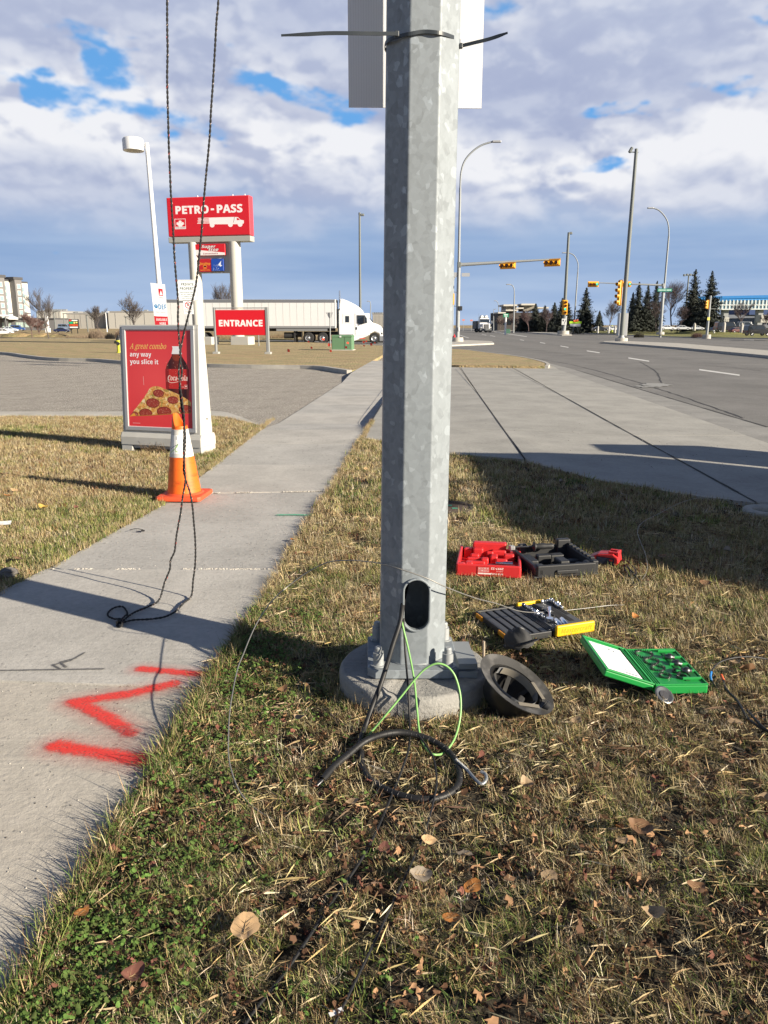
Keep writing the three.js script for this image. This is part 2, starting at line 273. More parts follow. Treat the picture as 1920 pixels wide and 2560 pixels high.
SLAB_Z.slice(0, -1).forEach((z0, i) => {
  const z1 = SLAB_Z[i + 1], n = 8, L = [], Rr = [], gap = i > 10 ? .004 : i === 1 || i === 2 ? .009 : .006;
  const skew = (z, t) => z + (z === -3.26 ? .11 * (t - .5) : z === -7.42 ? -.12 * (t - .6) : 0);
  for (let k = 0; k <= n; k++) {
    const za = mixf(z0 - gap, z1 + gap, k / n), xl = atZ(SWL, za) + .002, xr = atZ(SWR, za) - .002, y = sideY(za) + [0, .002, .006, -.003, .003, 0][i % 6] * (i < 6 ? 1 : 0);
    L.push([xl, skew(z0, 0) * 0 + za + (k === 0 ? skew(z0, 0) - z0 : k === n ? skew(z1, 0) - z1 : 0), y]);
    Rr.push([xr, za + (k === 0 ? skew(z0, 1) - z0 : k === n ? skew(z1, 1) - z1 : 0), y]);
  }
  const o = part(sidewalk, 'slab', prism([...L, ...Rr.reverse()], 0, -.16), i < 2 ? M.concreteC : [M.concrete, M.concreteB][i % 2]);
});

// --- driveway apron in slabs, gutter
const apron = new THREE.Group(); apron.name = 'driveway_apron'; apron.userData.kind = 'structure'; scene.add(apron);
const yA = -.02, yB = -.05, yJ = -.10;
const qz = (l) => l.map(([u, v, y]) => { const p = G(u, v, y); return [p.x, p.z, y]; });
[
  [[1020, 907, -.08], [1148, 914, -.09], [1196, 985, yA], [971, 985, -.05]],
  [[971, 985, -.05], [1196, 985, yA], [1260, 1075, yA], [922, 1063, 0]],
  [[922, 1063, 0], [1260, 1075, yA], [1312, 1148, yA], [1122, 1135, 0], [903, 1094, 0]],
  [[1148, 914, -.09], [1270, 912, yJ], [1398, 985, yB], [1196, 985, yA]],
  [[1196, 985, yA], [1398, 985, yB], [1584, 1088, yB], [1260, 1075, yA]],
  [[1260, 1075, yA], [1584, 1088, yB], [1891, 1257, yB], [1743, 1241, 0], [1495, 1201, 0], [1322, 1156, 0], [1312, 1148, yA]],
  [[1270, 912, yJ], [1385, 916, yJ], [1397, 924, yJ], [1571, 985, yJ], [1398, 985, yB]],
  [[1398, 985, yB], [1571, 985, yJ], [1866, 1088, yJ], [1584, 1088, yB]],
  [[1584, 1088, yB], [1866, 1088, yJ], [2352, 1258, yJ], [1891, 1257, yB]],
  [[1891, 1257, yB], [2352, 1258, yJ], [2900, 1450, yJ], [2600, 1620, yB], [2300, 1480, yB]],
  [[1743, 1241, 0], [1891, 1257, yB], [2300, 1480, yB], [2600, 1620, yB], [2600, 1500, 0], [1920, 1275, 0]],
].forEach((q, i) => { if (i === 10) return; part(apron, 'slab', prism(inset(qz(q), i === 2 || i === 5 ? .009 : .012), 0, -.17), M.apron); });
solo('gutter', prism(qz([[1335, 899, -.11], [1395, 925, -.106], [1571, 987, -.106], [1866, 1090, -.106], [2352, 1260, -.106], [2900, 1452, -.106], [2900, 1372, -.118], [2352, 1200, -.118], [1920, 1068, -.118], [1619, 979, -.118], [1440, 925, -.118]]), 0, -.17), M.gutter, null, null, null, 'structure');
// broken asphalt edge and joint filler strips
{ const g = [], mk = (pts, w, y) => { const ps = pts.map(([u, v]) => G(u, v, y)); for (let i = 0; i < ps.length - 1; i++) { const n = 14; for (let k = 0; k < n; k++) { const a = ps[i].clone().lerp(ps[i + 1], k / n), b = ps[i].clone().lerp(ps[i + 1], (k + 1) / n), d = b.clone().sub(a).normalize(), s = V(-d.z, 0, d.x).multiplyScalar(w * rr(.5, 1.2)); g.push(prism([[a.x - s.x, a.z - s.z], [a.x + s.x, a.z + s.z], [b.x + s.x, b.z + s.z], [b.x - s.x, b.z - s.z]], y + .002)); } } };
  mk([[1148, 919], [1312, 1148]], .010, yA + .002); mk([[1270, 914], [1520, 1053], [1891, 1256]], .014, yB + .004); mk([[903, 1094], [942, 1030], [992, 950]], .008, -.004 + .004);
  mk([[1440, 925], [1619, 979], [1920, 1068]], .03, -.117);
  solo('joint_filler', g, std([.03, .03, .03], .95), null, null, null, 'structure'); }

// --- raised lawns with kerbs
function ribbon(pts, w, y0, y1) {                                       // a kerb along a line on the ground, its body to the left of the way it runs
  const g = []; for (let i = 0; i < pts.length - 1; i++) { const [a, b] = [pts[i], pts[i + 1]]; const off = (k) => { const p = pts[Math.max(0, k - 1)], q = pts[Math.min(pts.length - 1, k + 1)], l = Math.hypot(q[0] - p[0], q[1] - p[1]); return [pts[k][0] + (q[1] - p[1]) / l * w, pts[k][1] - (q[0] - p[0]) / l * w]; }; g.push(prism([a, b, off(i + 1), off(i)], y1, y0)); }
  return merge(g);
}
function densify(pts, n = 4) { const c = new THREE.CatmullRomCurve3(pts.map(([x, z]) => V(x, 0, z)), false, 'centripetal'); return c.getPoints(pts.length * n).map(w2); }
const kerbs = (name, pts, w = .16, y1 = .012, m = M.kerb) => solo(name, ribbon(pts, w, -.168, y1), m, null, null, null, 'structure');
const islandFront = densify(XZ([[-700, 872], [-300, 874], [0, 880], [72, 888], [145, 895], [240, 897], [310, 902], [519, 910], [631, 912.5], [796, 915], [846, 921], [880, 926]]));
solo('island_lawn', prism([...islandFront, ...XZ([[893, 923], [956, 888], [992, 866], [956, 864], [673, 851.5], [460, 849], [210, 846], [-700, 843]])], 0, -.168), M.lawn, null, null, null, 'structure');
kerbs('kerb', islandFront, -.2, .016);
kerbs('kerb', densify(XZ([[-700, 842.6], [210, 845.8], [460, 848.8], [673, 851.3], [956, 863.5]])), .25, .01);
const nearKerb = XZ([[-1600, 1020], [0, 1029], [300, 1029], [523, 1028], [557, 1029.5], [589, 1038], [622, 1050], [640, 1058]]);
const leftLawn = [...XZ([[-1600, 1030], [0, 1040], [300, 1041], [523, 1040], [567, 1043], [610, 1053], [660, 1066]]), ...SWL.slice(4).map(([x, z]) => [x, z]), [-16, .4]];
leftLawn.splice(7, 1);
solo('lawn', prism(leftLawn, -.012, -.16), M.soil, null, null, null, 'structure');
solo('kerb', prism([...densify(nearKerb, 3), ...XZ([[660, 1066], [610, 1054], [567, 1043], [523, 1040], [300, 1041], [0, 1040], [-1600, 1031]])], .004, -.168), M.kerb, null, null, null, 'structure');
const nearLawn = [...SWR.slice(4).map(([x, z]) => [x, z]), [9, .4], ...XZ([[2600, 1500], [1920, 1272], [1743, 1242], [1495, 1202], [1322, 1158], [1122, 1137]])];
solo('lawn', prism(nearLawn, -.012, -.16), M.soil, null, null, null, 'structure');
const rightIsland = densify(XZ([[1040, 873], [1129, 872], [1208, 880], [1300, 892], [1350, 903], [1366, 910], [1362, 915]]), 3);
solo('island_lawn', prism([...rightIsland, ...XZ([[1148, 913], [1022, 908], [1046, 880]])], .0, -.168), M.lawn, null, null, null, 'structure');
kerbs('kerb', rightIsland, .14, .012);
solo('corner_island', prism(XZ([[1108, 863], [1216, 858.5], [1235, 857.5], [1230, 853], [1131, 848], [1090, 849]]), .0, -.16), M.kerb, null, null, null, 'structure');
solo('median', prism(XZ([[1507, 854.5], [1512, 852.8], [1541, 851.4], [1700, 858], [1920, 876], [2300, 906], [2300, 926], [1920, 888.5], [1700, 868.5]], .02), .02, -.16), M.kerb, null, null, null, 'structure');
solo('median', prism(XZ([[1225, 824.4], [1300, 826.2], [1400, 832], [1428, 835.2], [1430, 837], [1405, 837], [1300, 829], [1225, 825.6]], .01), .01, -.16), M.kerb, null, null, null, 'structure');
solo('field', prism(XZ([[-900, 841], [0, 843.5], [210, 844.5], [460, 846], [673, 847], [960, 853], [1010, 853], [1126, 819], [-2500, 819]]), .0, -.168), M.field, null, null, null, 'structure');
const rightFront = densify(XZ([[1262, 822.2], [1380, 828], [1480, 832.5], [1650, 840], [1756, 843], [1920, 845], [2500, 850]]), 3);
solo("lawn", prism([...rightFront, ...[[2500, 820, .75], [1900, 820, .75], [1480, 820, .55], [1262, 821, .05]].map(([u, v, y]) => { const p = G(u, v, y); return [p.x, p.z, y]; })], .0, -.168), M.greenLawn, null, null, null, "structure");
solo("parking_lot", prism([[75, -205], [320, -205], [320, -420], [75, -420]], .5, -.168), M.road, null, null, null, "structure");
kerbs('kerb', rightFront, -.3, .012);
{ // grass mound at the right
  const g = new THREE.SphereGeometry(1, 40, 20); const c = G(1850, 838), s = mpp(1850, 838, -c.z); g.scale(s * 100, s * 14, 9); g.translate(c.x, -.12, c.z - 9.5); solo('mound', boxUV(g), M.greenLawn, null, null, null, 'structure'); }
// --- painted road lines
const lineM = std([.62, .62, .60], .8);
const lines = new THREE.Group(); lines.name = 'lane_marking'; lines.userData.kind = 'structure'; scene.add(lines);
for (const [u0, v0, u1, v1, t] of [[1748, 924, 1849, 938, 3.2], [1571, 894.8, 1623, 903, 2.6], [1467, 877, 1499, 881.8, 2.0], [1401, 864.8, 1421, 868.4, 1.6], [1350, 856, 1363, 858.4, 1.3], [1300, 849.2, 1310, 851, 1.1], [1235, 829.5, 1317, 841.5, 1.0], [1150, 838, 1172, 845, 1.1], [1205, 836, 1216, 838, .8], [1226, 839, 1238, 841.2, .8], [1700, 868, 1790, 872.6, 1.0], [1860, 849.5, 1885, 850.4, .9]])
  part(lines, 'dash', prism(XZ([[u0, v0 - t / 2], [u1, v1 - t / 2], [u1, v1 + t / 2], [u0, v0 + t / 2]], ROAD_Y + .005), ROAD_Y + .005), lineM);
{ const g = []; for (const pts of [[[1318, 893], [1420, 910], [1560, 946], [1700, 990], [1860, 1046]], [[1600, 905], [1640, 930], [1655, 962]], [[1920, 930], [1820, 918], [1700, 909]], [[1180, 872], [1320, 876], [1460, 890]]]) { const c = new THREE.CatmullRomCurve3(XZ(pts, ROAD_Y).map(([x, z]) => V(x, ROAD_Y + .004, z))), n = 60; for (let i = 0; i < n; i++) { const a = c.getPoint(i / n), b = c.getPoint((i + 1) / n), d = b.clone().sub(a).normalize(), w = .012 + .02 * hash2(i, 77), j = (hash2(i, 12) - .5) * .05; a.x += j; b.x += (hash2(i + 1, 12) - .5) * .05; g.push(prism([[a.x - d.z * w, a.z + d.x * w], [a.x + d.z * w, a.z - d.x * w], [b.x + d.z * w, b.z - d.x * w], [b.x - d.z * w, b.z + d.x * w]], ROAD_Y + .004)); } } solo('road_crack', g, std([.045, .044, .043], .8), null, null, null, 'structure'); }
solo('road_stain', [[1640, 962, 46, 5], [1612, 966, 30, 3]].map(([u, v, a, b]) => { const n = 18, l = []; for (let k = 0; k < n; k++) { const t = k / n * 6.283, q = .6 + .6 * hash2(k, u); l.push([u + Math.cos(t) * a * q, v + Math.sin(t) * b * q]); } return prism(XZ(l, -.112), -.112); }), std([.30, .30, .29], .9), null, null, null, 'structure');

// ================================================================== THE POLE
const PX = .124, PZ = -3.27, BASE_Y = .11;
{
  const t = thing('concrete_footing', 'round grey concrete footing with a chipped rim under the galvanized pole', 'footing', V(PX + .012, 0, PZ + .03));
  const g = lathe([[.0, -.15], [.335, -.15], [.338, .07], [.330, .098], [.316, BASE_Y], [.0, BASE_Y]], 72); const p = g.attributes.position;
  for (let i = 0; i < p.count; i++) { const x = p.getX(i), y = p.getY(i), z = p.getZ(i), r = Math.hypot(x, z); if (r < .2) continue; const a = Math.atan2(x, z); let k = 1 + (fbm(a * 3 + 20, y * 12 + 5, 4) - .5) * .03; const chip = Math.exp(-Math.pow((a + .30) / .16, 2)) * (y > .05 ? 1 : 0); k -= chip * .10 * (.7 + .6 * hash2(i, 3)); p.setXYZ(i, x * k, y - chip * (y > .09 ? .03 * hash2(i, 9) : 0) - (y > .08 ? .004 * hash2(i, 5) : 0), z * k); }
  g.computeVertexNormals(); part(t, 'base_disc', boxUV(g), M.footing);
}
const octRing = (flat, turn = 0, rad = .018) => {                        // octagon with rounded corners, flat = across flats
  const R0 = flat / 2 / Math.cos(Math.PI / 8), pts = [];
  for (let k = 0; k < 8; k++) {
    const a = Math.PI / 8 + k * Math.PI / 4 + turn, cx = Math.cos(a), cz = Math.sin(a);
    for (const o of [-.3, -.12, .12, .3]) { const b = a + o * Math.PI / 8 * 1.2, inn = R0 - rad / Math.cos(Math.PI / 8); pts.push([cx * inn + Math.cos(a + (o / .3) * Math.PI / 8) * rad, cz * inn + Math.sin(a + (o / .3) * Math.PI / 8) * rad]); void b; }
  }
  return pts;
};
function octSolid(f0, f1, y0, y1, turn, steps = 1) {
  const A = octRing(1, turn, .06), n = A.length, pos = [], nor = [], uv = []; let per = [0];
  for (let i = 0; i < n; i++) { const a = A[i], b = A[(i + 1) % n]; per.push(per[i] + Math.hypot(a[0] - b[0], a[1] - b[1])); }
  const nrm = A.map((_, i) => { const a = Math.PI / 8 + Math.floor(i / 4) * Math.PI / 4 + turn + [-1, -.4, .4, 1][i % 4] * Math.PI / 8; return [Math.cos(a), Math.sin(a)]; });
  for (let s = 0; s < steps; s++) for (let i = 0; i < n; i++) {
    const j = (i + 1) % n, ya = mixf(y0, y1, s / steps), yb = mixf(y0, y1, (s + 1) / steps), fa = mixf(f0, f1, s / steps), fb = mixf(f0, f1, (s + 1) / steps);
    const q = [[A[i], fa, ya, per[i], nrm[i]], [A[i], fb, yb, per[i], nrm[i]], [A[j], fb, yb, per[i + 1], nrm[j]], [A[j], fa, ya, per[i + 1], nrm[j]]];
    for (const k of [0, 1, 2, 0, 2, 3]) { const [p, f, y, u, m] = q[k]; pos.push(p[0] * f, y, p[1] * f); nor.push(m[0], 0, m[1]); uv.push(u * f0, y); }
  }
  for (const [y, f, up] of [[y0, f0, -1], [y1, f1, 1]]) for (let i = 0; i < n; i++) { const a = A[i], b = A[(i + 1) % n], l = up > 0 ? [[0, 0], b, a] : [[0, 0], a, b]; for (const p of l) { pos.push(p[0] * f, y, p[1] * f); nor.push(0, up, 0); uv.push(p[0] * f, p[1] * f); } }
  const g = new THREE.BufferGeometry(); g.setAttribute('position', new THREE.Float32BufferAttribute(pos, 3)); g.setAttribute('normal', new THREE.Float32BufferAttribute(nor, 3)); g.setAttribute('uv', new THREE.Float32BufferAttribute(uv, 2)); return g;
}
const stadium = (w, h, n = 14) => { const l = [], r = w / 2, s = h / 2 - r; for (let k = 0; k <= n; k++) { const a = k / n * Math.PI; l.push([Math.cos(a) * r, s + Math.sin(a) * r]); } for (let k = 0; k <= n; k++) { const a = Math.PI + k / n * Math.PI; l.push([Math.cos(a) * r, -s + Math.sin(a) * r]); } return l; };
const PTURN = -.035, POLE_H = 9.2, F0 = .287, F1 = .235, HOLE_Y = .432, PLATE_Y = BASE_Y + .045;
const flatAt = (y) => mixf(F0, F1, (y - PLATE_Y) / (POLE_H - PLATE_Y));
const pole = thing('galvanized_pole', 'tall eight-sided galvanized steel light pole with an open hand hole near its foot', 'light pole', V(PX, 0, PZ)); pole.rotation.z = -.0082;
{
  const yS = 1.1, ev = new Evaluator(); ev.useGroups = false;
  const A = new Brush(octSolid(F0, flatAt(yS), PLATE_Y, yS, PTURN)), B = new Brush(octSolid(F0 - .014, flatAt(yS) - .014, PLATE_Y + .002, yS + .2, PTURN)), C = new Brush(T(extrude(stadium(.104, .226), .16), .012, HOLE_Y, .155));
  for (const b of [A, B, C]) b.updateMatrixWorld();
  const D1 = ev.evaluate(A, B, SUBTRACTION), D2 = ev.evaluate(D1, C, SUBTRACTION);
  part(pole, 'shaft', [D2.geometry, octSolid(flatAt(yS), F1, yS, POLE_H, PTURN, 6)], M.zinc);
  // ring welded round the hand hole
  const rim = T(extrude(stadium(.122, .244), .028, .003, [stadium(.104, .226).reverse()]), .012, HOLE_Y, F0 / 2 - .003); part(pole, 'hand_hole_rim', boxUV(rim), M.zinc);
  part(pole, 'top_cap', T(new THREE.SphereGeometry(F1 / 2 * 1.06, 16, 8, 0, 6.283, 0, Math.PI / 2), 0, POLE_H, 0), M.zincPlain);
  // davit arm, out of the picture, from which the rope hangs
  part(pole, 'arm', [bar(V(0, 8.6, 0), V(-1.17, 9.2, -1.14), .05, .035), bar(V(0, 8.0, 0), V(-.6, 8.9, -.58), .025)], M.zincPlain);
  const pl = [[-.2, -.2], [.2, -.2], [.2, .2], [-.2, .2]].map(([x, z]) => [x, z]);
  const cut = []; for (const [sx, sz] of [[-1, -1], [1, -1], [1, 1], [-1, 1]]) { const h = .2, c = .035; if (sx * sz > 0) { cut.push([sx * h, sz * (h - c)], [sx * (h - c), sz * h]); } else { cut.push([sx * (h - c), sz * h], [sx * h, sz * (h - c)]); } } void pl;
  const plate = new THREE.Group(); void plate;
  const bp = part(pole, 'base_plate', T(boxUV(T(extrude(cut, .04, .003), 0, 0, 0, -Math.PI / 2)), 0, BASE_Y + .024, 0), M.zinc); bp.rotation.y = .02;
  part(pole, 'weld', [T(new THREE.TorusGeometry(F0 / 2 * 1.03, .008, 6, 8), 0, PLATE_Y, 0, Math.PI / 2, Math.PI / 8)], M.zincPlain);
  const boltAt = [[-.150, .148], [.152, .152], [-.158, -.14], [.158, -.14]];
  for (const [x, z] of boltAt) {
    const y = PLATE_Y, g = [cyl(.036, .036, .004, x, y, z, 20), cyl(.027, .026, .028, x, y + .004, z, 6), cyl(.027, .026, .027, x, y + .033, z, 6), cyl(.0165, .0165, .022, x, y + .058, z, 14), cyl(.0165, .012, .006, x, y + .08, z, 14)];
    part(pole, 'anchor_bolt', g, M.steel);
  }
  for (const [x, z, y, a] of [[.237, .09, .052, .05], [.242, .105, .02, -.03], [.235, -.055, .03, .02]]) part(pole, 'shim_plate', T(box(.082, .026, .15), x, BASE_Y + y - .005, z, 0, a), M.zincPlain);
  part(pole, 'rod', T(cyl(.0058, .0055, .15, 0, 0, 0, 10), .318, BASE_Y - .01, .10, .02, 0, .03), std([.38, .31, .24], .7));
}

// ================================================================== THINGS ROUND THE POLE
{ // corrugated plastic sign on the far side of the pole
  const D = 3.52, a = P(875, 270, D), b = P(1201, 270, D), top = P(1040, -420, D).y, w = b.x - a.x + .01, h = top - a.y;
  const t = thing('plastic_sign', 'large white corrugated plastic sheet tied flat behind the top of the galvanized pole', 'sign panel', V((a.x + b.x) / 2, a.y, -D), .03);
  const map = dataTex(256, (x) => { const f = Math.abs(((x * 24) % 1) - .5) < .06 ? .86 : .95; return [f, f, f * 1.005]; });
  part(t, 'sheet', boxUV(box(w, h, .005, 0, h / 2, 0)), std([.80, .81, .83], .45, 0, { map: rep(map, 4) }));
  part(t, 'stiffener', box(.03, h, .02, 0, h / 2, -.014), M.white);
}
{ // cable ties
  const tieM = std([.035, .042, .048], .42);
  const ring = (y0, lift) => { const p = [], f = flatAt(2.45) + .012; const A = octRing(f, PTURN, .03); for (const [x, z] of A) p.push(V(PX + x, y0 + lift(x, z), PZ + z)); return p; };
  const strap = (pts, w, th) => { const c = curve(pts), n = pts.length * 6, pos = []; const q = []; for (let i = 0; i <= n; i++) { const p = c.getPoint(i / n), tg = c.getTangent(i / n), up = V(0, 1, 0).sub(tg.clone().multiplyScalar(tg.y)).normalize(), sd = V().crossVectors(tg, up).multiplyScalar(th / 2); up.multiplyScalar((typeof w === 'function' ? w(i / n) : w) / 2); q.push([p.clone().add(up).add(sd), p.clone().add(up).sub(sd), p.clone().sub(up).sub(sd), p.clone().sub(up).add(sd)]); } for (let i = 0; i < n; i++) for (let k = 0; k < 4; k++) { const a = q[i][k], b = q[i][(k + 1) % 4], e = q[i + 1][k], f = q[i + 1][(k + 1) % 4]; for (const v of [a, e, b, b, e, f]) pos.push(v.x, v.y, v.z); } const g = new THREE.BufferGeometry(); g.setAttribute('position', new THREE.Float32BufferAttribute(pos, 3)); g.computeVertexNormals(); return clean(g); };
  const DF = -PZ - flatAt(2.5) / 2 - .007;
  const t1 = thing('cable_tie', 'long black cable tie round the pole with its tail sticking out to the left', 'cable tie');
  part(t1, 'strap', [strap([P(966, 128, 3.35), P(962, 118, 3.25), P(966, 105, 3.2), P(980, 96, 3.165), P(1000, 90, 3.15), P(1022, 85, DF - .002), P(1060, 79, DF), P(1098, 82, DF), P(1120, 88, 3.16), P(1148, 101, 3.24), P(1149, 112, 3.32)], .0125, .003)], tieM);
  part(t1, 'tail', strap([P(990, 84, DF - .012), P(940, 84, DF - .02), P(880, 83, DF - .03), P(820, 83, DF - .03), P(760, 86, DF - .03), P(703, 88.5, DF - .02)], (s) => mixf(.0125, .007, sstep(.75, 1, s)), .003), tieM);
  part(t1, 'head', T(rbox(.0165, .0195, .012, .003), ...P(992, 84.5, DF - .006).toArray()), std([.05, .058, .064], .4));
  const t2 = thing('cable_tie', 'shorter black cable tie on the right edge of the pole with its tail pointing up', 'cable tie');
  part(t2, 'tail', strap([P(1152, 115, 3.22), P(1185, 107, 3.2), P(1225, 97, 3.18), P(1269, 82, 3.15)], (s) => mixf(.012, .0065, sstep(.8, 1, s)), .003), tieM);
  part(t2, 'head', T(rbox(.012, .018, .016, .003), ...P(1152.5, 115, 3.22).toArray()), std([.05, .058, .064], .4));
}
// --- wires and cables out of the hand hole
const onG = (l, y) => l.map(([u, v, yy]) => G(u, v, yy ?? y));
solo('black_cable', tube([P(1016, 1462, 3.26), P(1010, 1492, 3.2), P(1006, 1515, 3.12), P(1001, 1552, 3.07), P(982, 1612, 3.02), P(954, 1704, 2.95), P(930, 1767, 2.86), P(913, 1816, 2.81), ...onG([[903, 1842]], .02), ...onG([[899, 1870], [907, 1905]], .016)], .0103, 10, 120), M.blackRubber, 'thick black cable running from the hand hole down over the footing to the coil', 'cable');
{
  const t = thing('cable_coil', 'thick black cable bent into a wide loop on the grass before the footing', 'cable coil');
  const path = [...onG([[806, 1950, .015], [838, 1914, .02], [867, 1890, .025], [915, 1852, .04], [958, 1836, .05], [1003, 1831, .045], [1050, 1840, .035], [1098, 1862, .025], [1133, 1893, .018], [1149, 1932, .016], [1143, 1966, .016], [1115, 1988, .016], [1070, 1999, .018], [1015, 1992, .016], [960, 1972, .012], [922, 1945, .012], [904, 1910, .014], [903, 1880, .016]])];
  part(t, 'cable', tube(path, .0125, 12, 220), M.blackRubber);
  const c = curve(path), wraps = []; for (let i = 0; i < 46; i++) { const s = .07 + i * .018 + rr(-.004, .004), p = c.getPointAt(clamp(s)), q = c.getTangentAt(clamp(s)); const g = new THREE.TorusGeometry(.0125, .0011, 5, 14); g.applyQuaternion(new THREE.Quaternion().setFromUnitVectors(V(0, 0, 1), q.clone().add(V(rr(-.35, .35), rr(-.2, .2), rr(-.35, .35))).normalize())); wraps.push(g.translate(p.x, p.y, p.z)); }
  part(t, 'tape_edge', wraps, std([.03, .03, .032], .35));
  part(t, 'cable_end', tube([...onG([[838, 1914, .021], [825, 1926, .018], [806, 1950, .014], [790, 1966, .006]])], .0075, 8), M.darkSteel);
}
solo('black_wire', tube([P(1012, 1480, 3.24), P(1009, 1530, 3.14), P(1010, 1566, 3.1), P(1013, 1630, 3.05), P(1020, 1716, 2.93), P(1024, 1800, 2.84), ...onG([[1024, 1840, .03], [1021, 1876, .04], [1010, 1910, .03], [988, 1968, .018], [954, 2049, .010], [925, 2110, .012], [892, 2167, .008], [840, 2240, .010], [769, 2348, .012], [715, 2428, .008], [625, 2543, .010], [540, 2680, .010]])], .0045, 8, 200), M.blackRubber, 'thin black wire dropping straight from the hand hole and trailing left through the grass', 'wire');
solo('black_wire', tube(onG([[1046, 1838, .06], [1064, 1862, .05], [1083, 1894, .04], [1090, 1930, .035], [1091, 1965, .045], [1082, 2010, .025], [1069, 2058, .016], [1048, 2115, .012], [1026, 2164, .018], [990, 2240, .018], [950, 2326, .018], [896, 2438, .018], [838, 2558, .018], [780, 2700, .014]]), .0038, 8, 160), M.blackRubber, 'thin black wire running from the right of the coil to the bottom edge', 'wire');
solo('green_wire', tube([P(1003, 1480, 3.22), P(1001, 1520, 3.15), P(1005, 1556, 3.1), P(1020, 1620, 3.04), P(1035, 1699, 2.93), P(1043, 1780, 2.82), P(1049, 1832, 2.74), P(1061, 1865, 2.69), ...onG([[1084, 1886, .03]]), P(1108, 1883, 2.64), P(1133, 1853, 2.70), P(1147, 1812, 2.76), P(1152, 1769, 2.80), P(1149, 1729, 2.83), P(1134, 1684, 2.85), P(1114, 1664, 2.86), P(1091, 1659, 2.86), P(1063, 1672, 2.86), P(1035, 1701, 2.85), P(1002, 1742, 2.83), P(962, 1790, 2.8), ...onG([[928, 1830, .02], [905, 1858, .008]])], .0043, 9, 260), std([.23, .47, .15], .4), 'light green wire looping in the air before the footing', 'wire');
solo('steel_wire', tube([...onG([[690, 2052, .004], [650, 2030, .012]]), P(614, 1999, 2.33), P(598, 1977, 2.36), P(581, 1935, 2.43), P(572, 1893, 2.51), P(571, 1844, 2.60), P(574, 1784, 2.72), P(581, 1735, 2.84), P(595, 1669, 3.04), P(609, 1634, 3.17), P(625, 1594, 3.31), P(645, 1553, 3.46), P(675, 1509, 3.62), P(712, 1472, 3.8), P(759, 1437, 3.82), P(816, 1407, 3.74), P(869, 1401, 3.6), P(918, 1404, 3.4), P(951, 1409, 3.22), P(985, 1418, 3.09), P(1017, 1428, 3.07), P(1068, 1446, 3.07), P(1111, 1466, 3.1), P(1194, 1497, 3.35), P(1238, 1508, 3.52), P(1300, 1528, 3.8), P(1346, 1531, 3.98), P(1415, 1526, 4.09), P(1470, 1520, 4.14), ...onG([[1520, 1514, .03], [1560, 1512, .01]])], .0027, 6, 300), std([.27, .265, .25], .45, .5), 'springy bare steel wire arching past the hand hole into the grass', 'wire');
{ // pulling hook
  const t = thing('pulling_hook', 'grey steel hook with a threaded shank lying in the grass right of the coil', 'hook');
  const a = G(1139, 1899, .03), b = G(1168, 1925, .028), c = G(1194, 1954, .026), m = std([.34, .36, .38], .45, .6);
  part(t, 'hook', tube([b, c, ...onG([[1203, 1960, .024], [1211, 1956, .026], [1216, 1946, .03], [1212, 1934, .034], [1202, 1929, .036]])], .0062, 10, 60), m);
  const pts = [], n = 150; const d = b.clone().sub(a), l = d.length(), u = V().crossVectors(d, V(0, 1, 0)).normalize(), w = V().crossVectors(d, u).normalize(); for (let i = 0; i <= n; i++) { const s = i / n, q = s * 6.283 * 13; pts.push(a.clone().addScaledVector(d, s).addScaledVector(u, Math.cos(q) * .0055).addScaledVector(w, Math.sin(q) * .0055)); } void l;
  part(t, 'thread', [new THREE.TubeGeometry(new THREE.CatmullRomCurve3(pts), 400, .0016, 5), bar(a, b, .0046)], m);
}
